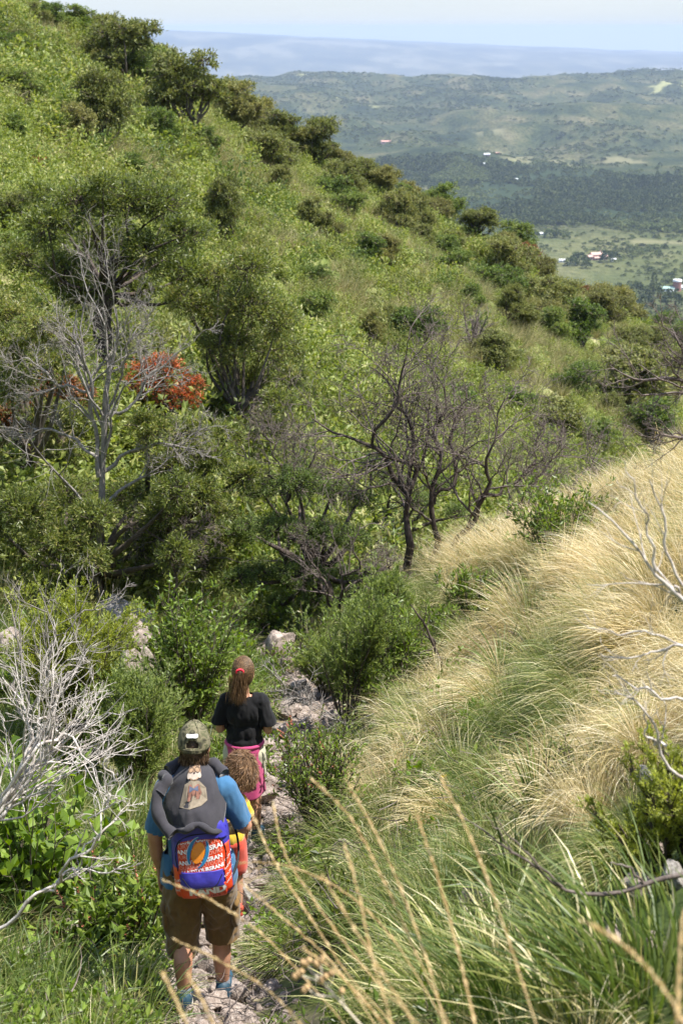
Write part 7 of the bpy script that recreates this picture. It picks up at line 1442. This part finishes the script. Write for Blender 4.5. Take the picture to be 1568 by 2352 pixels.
ST = [([(375, 2022, 2.9), (470, 2060, 2.8), (600, 2145, 2.7), (720, 2270, 2.6), (790, 2352, 2.5)], 'longest pale stalk, its tip crossing the man\'s left hand'),
      ([(405, 2160, 2.6), (490, 2200, 2.5), (610, 2270, 2.4), (690, 2352, 2.3)], 'pale stalk crossing the man\'s left calf'),
      ([(555, 1982, 2.8), (640, 1985, 2.75), (760, 2030, 2.7), (880, 2130, 2.6), (1010, 2330, 2.5)], 'stalk with its tip on the backpack, bending flat to the right'),
      ([(555, 2030, 2.8), (640, 2100, 2.7), (760, 2210, 2.6), (860, 2352, 2.5)], 'stalk starting at the lower edge of the backpack'),
      ([(580, 1870, 2.8), (620, 1960, 2.7), (720, 2120, 2.6), (800, 2240, 2.5), (900, 2352, 2.4)], 'stalk rising beside the man\'s right elbow'),
      ([(628, 1850, 2.6), (650, 1950, 2.55), (730, 2080, 2.5), (860, 2250, 2.4), (960, 2352, 2.3)], 'stalk right of the elbow one, tip over the stones'),
      ([(718, 1792, 2.6), (790, 1860, 2.55), (870, 2000, 2.45), (960, 2200, 2.35), (1030, 2352, 2.3)], 'tall stalk rising from bottom centre over the tussocks'),
      ([(800, 1800, 2.5), (850, 1890, 2.45), (920, 2040, 2.4), (990, 2240, 2.3), (1020, 2352, 2.2)], 'tall stalk just right of the other one over the tussocks'),
      ([(1010, 1785, 2.4), (1070, 1900, 2.3), (1130, 2050, 2.25), (1190, 2230, 2.2), (1230, 2352, 2.1)], 'tall stalk standing in front of the golden tussock'),
      ([(790, 1940, 2.3), (820, 2040, 2.25), (850, 2180, 2.2), (900, 2352, 2.1)], 'short blurred stalk at bottom centre'),
      ([(740, 2010, 2.2), (800, 2110, 2.15), (880, 2240, 2.1), (950, 2352, 2.0)], 'thick pale blurred stalk at bottom centre'),
      ([(430, 2235, 2.0), (460, 2290, 2.0), (490, 2352, 1.95)], 'blurred stalk tip at the bottom edge behind the man\'s heels'),
      ([(375, 2235, 2.0), (400, 2290, 1.95), (430, 2352, 1.9)], 'faint blurred stalk tip left of the man\'s heels'),
      ([(1350, 2120, 1.7), (1430, 2170, 1.7), (1500, 2240, 1.65), (1560, 2330, 1.6)], 'broad blurred orange stalk at the lower right corner'),
      ([(1570, 2090, 1.7), (1560, 2200, 1.65), (1555, 2352, 1.6)], 'upright blurred stalk at the right edge'),
      ([(700, 2180, 2.4), (790, 2250, 2.35), (880, 2352, 2.3)], 'low stalk beside the seed head plant'),
      ([(960, 1880, 2.4), (1000, 2000, 2.35), (1050, 2180, 2.3), (1090, 2352, 2.2)], 'stalk between the two tall ones and the golden tussock')]
for i, (p, lb) in enumerate(ST): stalk(p, lb, rad=.0015 if i < 11 else .0022, seed=i)
# leaning blades in the blurred bottom right
def fg_tuft(u, v, d, n, mat, label, seed, ln=(.35, .6), wd=.006, lean=(-.5, .2), tilt=(3, 50)):
    x, y, z, _ = hit(u, v)
    g = tuft(np.random.RandomState(seed), n=n, ln=ln, wd=wd, root=.12, tilt=tilt, droop=.8, lean=lean, curl=.2); o = link('grass_clump', g.mesh('grass_clump', [M[mat], M['straw']]), None, (x, y, z - .02)); return tag(o, label, 'grass', 'green grass clumps along the bottom edge')
fg_tuft(1060, 2330, 2.6, 150, 'mixg', 'yellow green grass clump at the bottom edge right of the stalks', 1)
fg_tuft(1200, 2340, 2.3, 130, 'grass', 'green grass clump at the bottom edge right of centre', 2)
fg_tuft(1340, 2340, 2.1, 120, 'mixg', 'straw green broad bladed clump at the bottom edge', 3, wd=.007)
fg_tuft(1480, 2330, 2.0, 110, 'grass', 'fresh green broad bladed clump in the lower right corner', 4, wd=.008)
fg_tuft(920, 2350, 2.6, 120, 'mixg', 'green gold grass clump at the bottom edge under the tall stalks', 5)
fg_tuft(1430, 2280, 2.3, 100, 'grass', 'light green clump behind the lower right blades', 6)
# seed head plant
def seed_plant():
    b = at(840, 2380, 2.5); z = float(ground_z(b[0], b[1])); o = empty('seed_head_plant', (b[0], b[1], z), 0, 'dry branching stem with round tan seed balls at the bottom edge', 'plant'); org = V3(b[0], b[1], z); d = 2.5
    mst = plain_mat('pale_dry_stem', (.62, .54, .42), .6); mb = bark_mat('seed_ball', [(.3, (.30, .19, .09)), (.7, (.52, .36, .19))], 60)
    def pipe(pts, r0, r1, par=None): P = spline([at(u, v, q) - org for u, v, q in pts], 12); V_, F_ = tubes(P[None], np.linspace(r0, r1, 12)[None], 6); return link('stem', mesh_np('stem', V_, [F_], [mst], smooth=True), par or o)
    P = spline([V3(0, 0, 0), at(800, 2320, d) - org, at(738, 2255, d) - org, at(692, 2205, d) - org], 16); V_, F_ = tubes(P[None], np.linspace(.004, .0018, 16)[None], 6); link('stem', mesh_np('stem', V_, [F_], [mst], smooth=True), o)
    br = [([(738, 2255, d), (738, 2225, d), (737, 2203, d)], [(738, 2202)]), ([(738, 2225, d), (725, 2215, d)], [(725, 2212), (729, 2216)]), ([(738, 2255, d), (755, 2258, d), (763, 2240, d)], [(761, 2235), (748, 2243)]), ([(738, 2255, d), (705, 2245, d), (685, 2238, d)], [(677, 2243), (685, 2237), (692, 2231)]), ([(715, 2228, d), (700, 2215, d)], [(703, 2213), (709, 2206), (695, 2211)]), ([(770, 2290, d), (720, 2282, d), (700, 2262, d)], [(704, 2268), (698, 2274)]), ([(790, 2310, d), (785, 2285, d)], [(784, 2276), (737, 2252)])]
    bm = bmesh.new(); bmesh.ops.create_icosphere(bm, subdivisions=2, radius=.0062); rs = np.random.RandomState(2)
    for v in bm.verts: v.co *= 1 + .10 * rs.randn()
    me = bpy.data.meshes.new('seed_ball'); bm.to_mesh(me); bm.free(); me.materials.append(mb)
    for pts, balls in br:
        pipe(pts, .0016, .0010)
        for (u, v) in balls: link('seed_ball', me, o, tuple(at(u, v, d - .005) - org))
seed_plant()
# small yellow flowers on thin stalks
def flower(u, v, label):
    sp = Spot(u, v + 26); o = empty('yellow_flower', sp.p, 0, label, 'flower', 'small yellow flowers in the grass'); t = V3(*sp.L(u, v, -.1)); P = spline([V3(0, 0, -.03), t * .6 + V3(.01, 0, .02), t], 8); V_, F_ = tubes(P[None], np.full((1, 8), .0018), 4); link('stem', mesh_np('stem', V_, [F_], [M['grass']]), o)
    r = np.random.RandomState(int(u)); n = 9; a = np.linspace(0, 6.28, n, endpoint=False); D = np.stack([np.cos(a), np.sin(a), np.full(n, .25)], 1); V, F = leafquads(r, np.tile(t, (n, 1)), D, .026 * np.ones((n, 1)), .014, -.1, 2); link('petals', mesh_np('petals', V, [F], [M['flower']]), o)
flower(1242, 1660, 'yellow flower in the dark blades right of centre'); flower(1130, 1695, 'yellow flower above the pale golden tussock'); flower(1018, 1785, 'yellow flower beside the tall stalk tip'); flower(1230, 1664, 'second yellow flower next to the one in the dark blades')
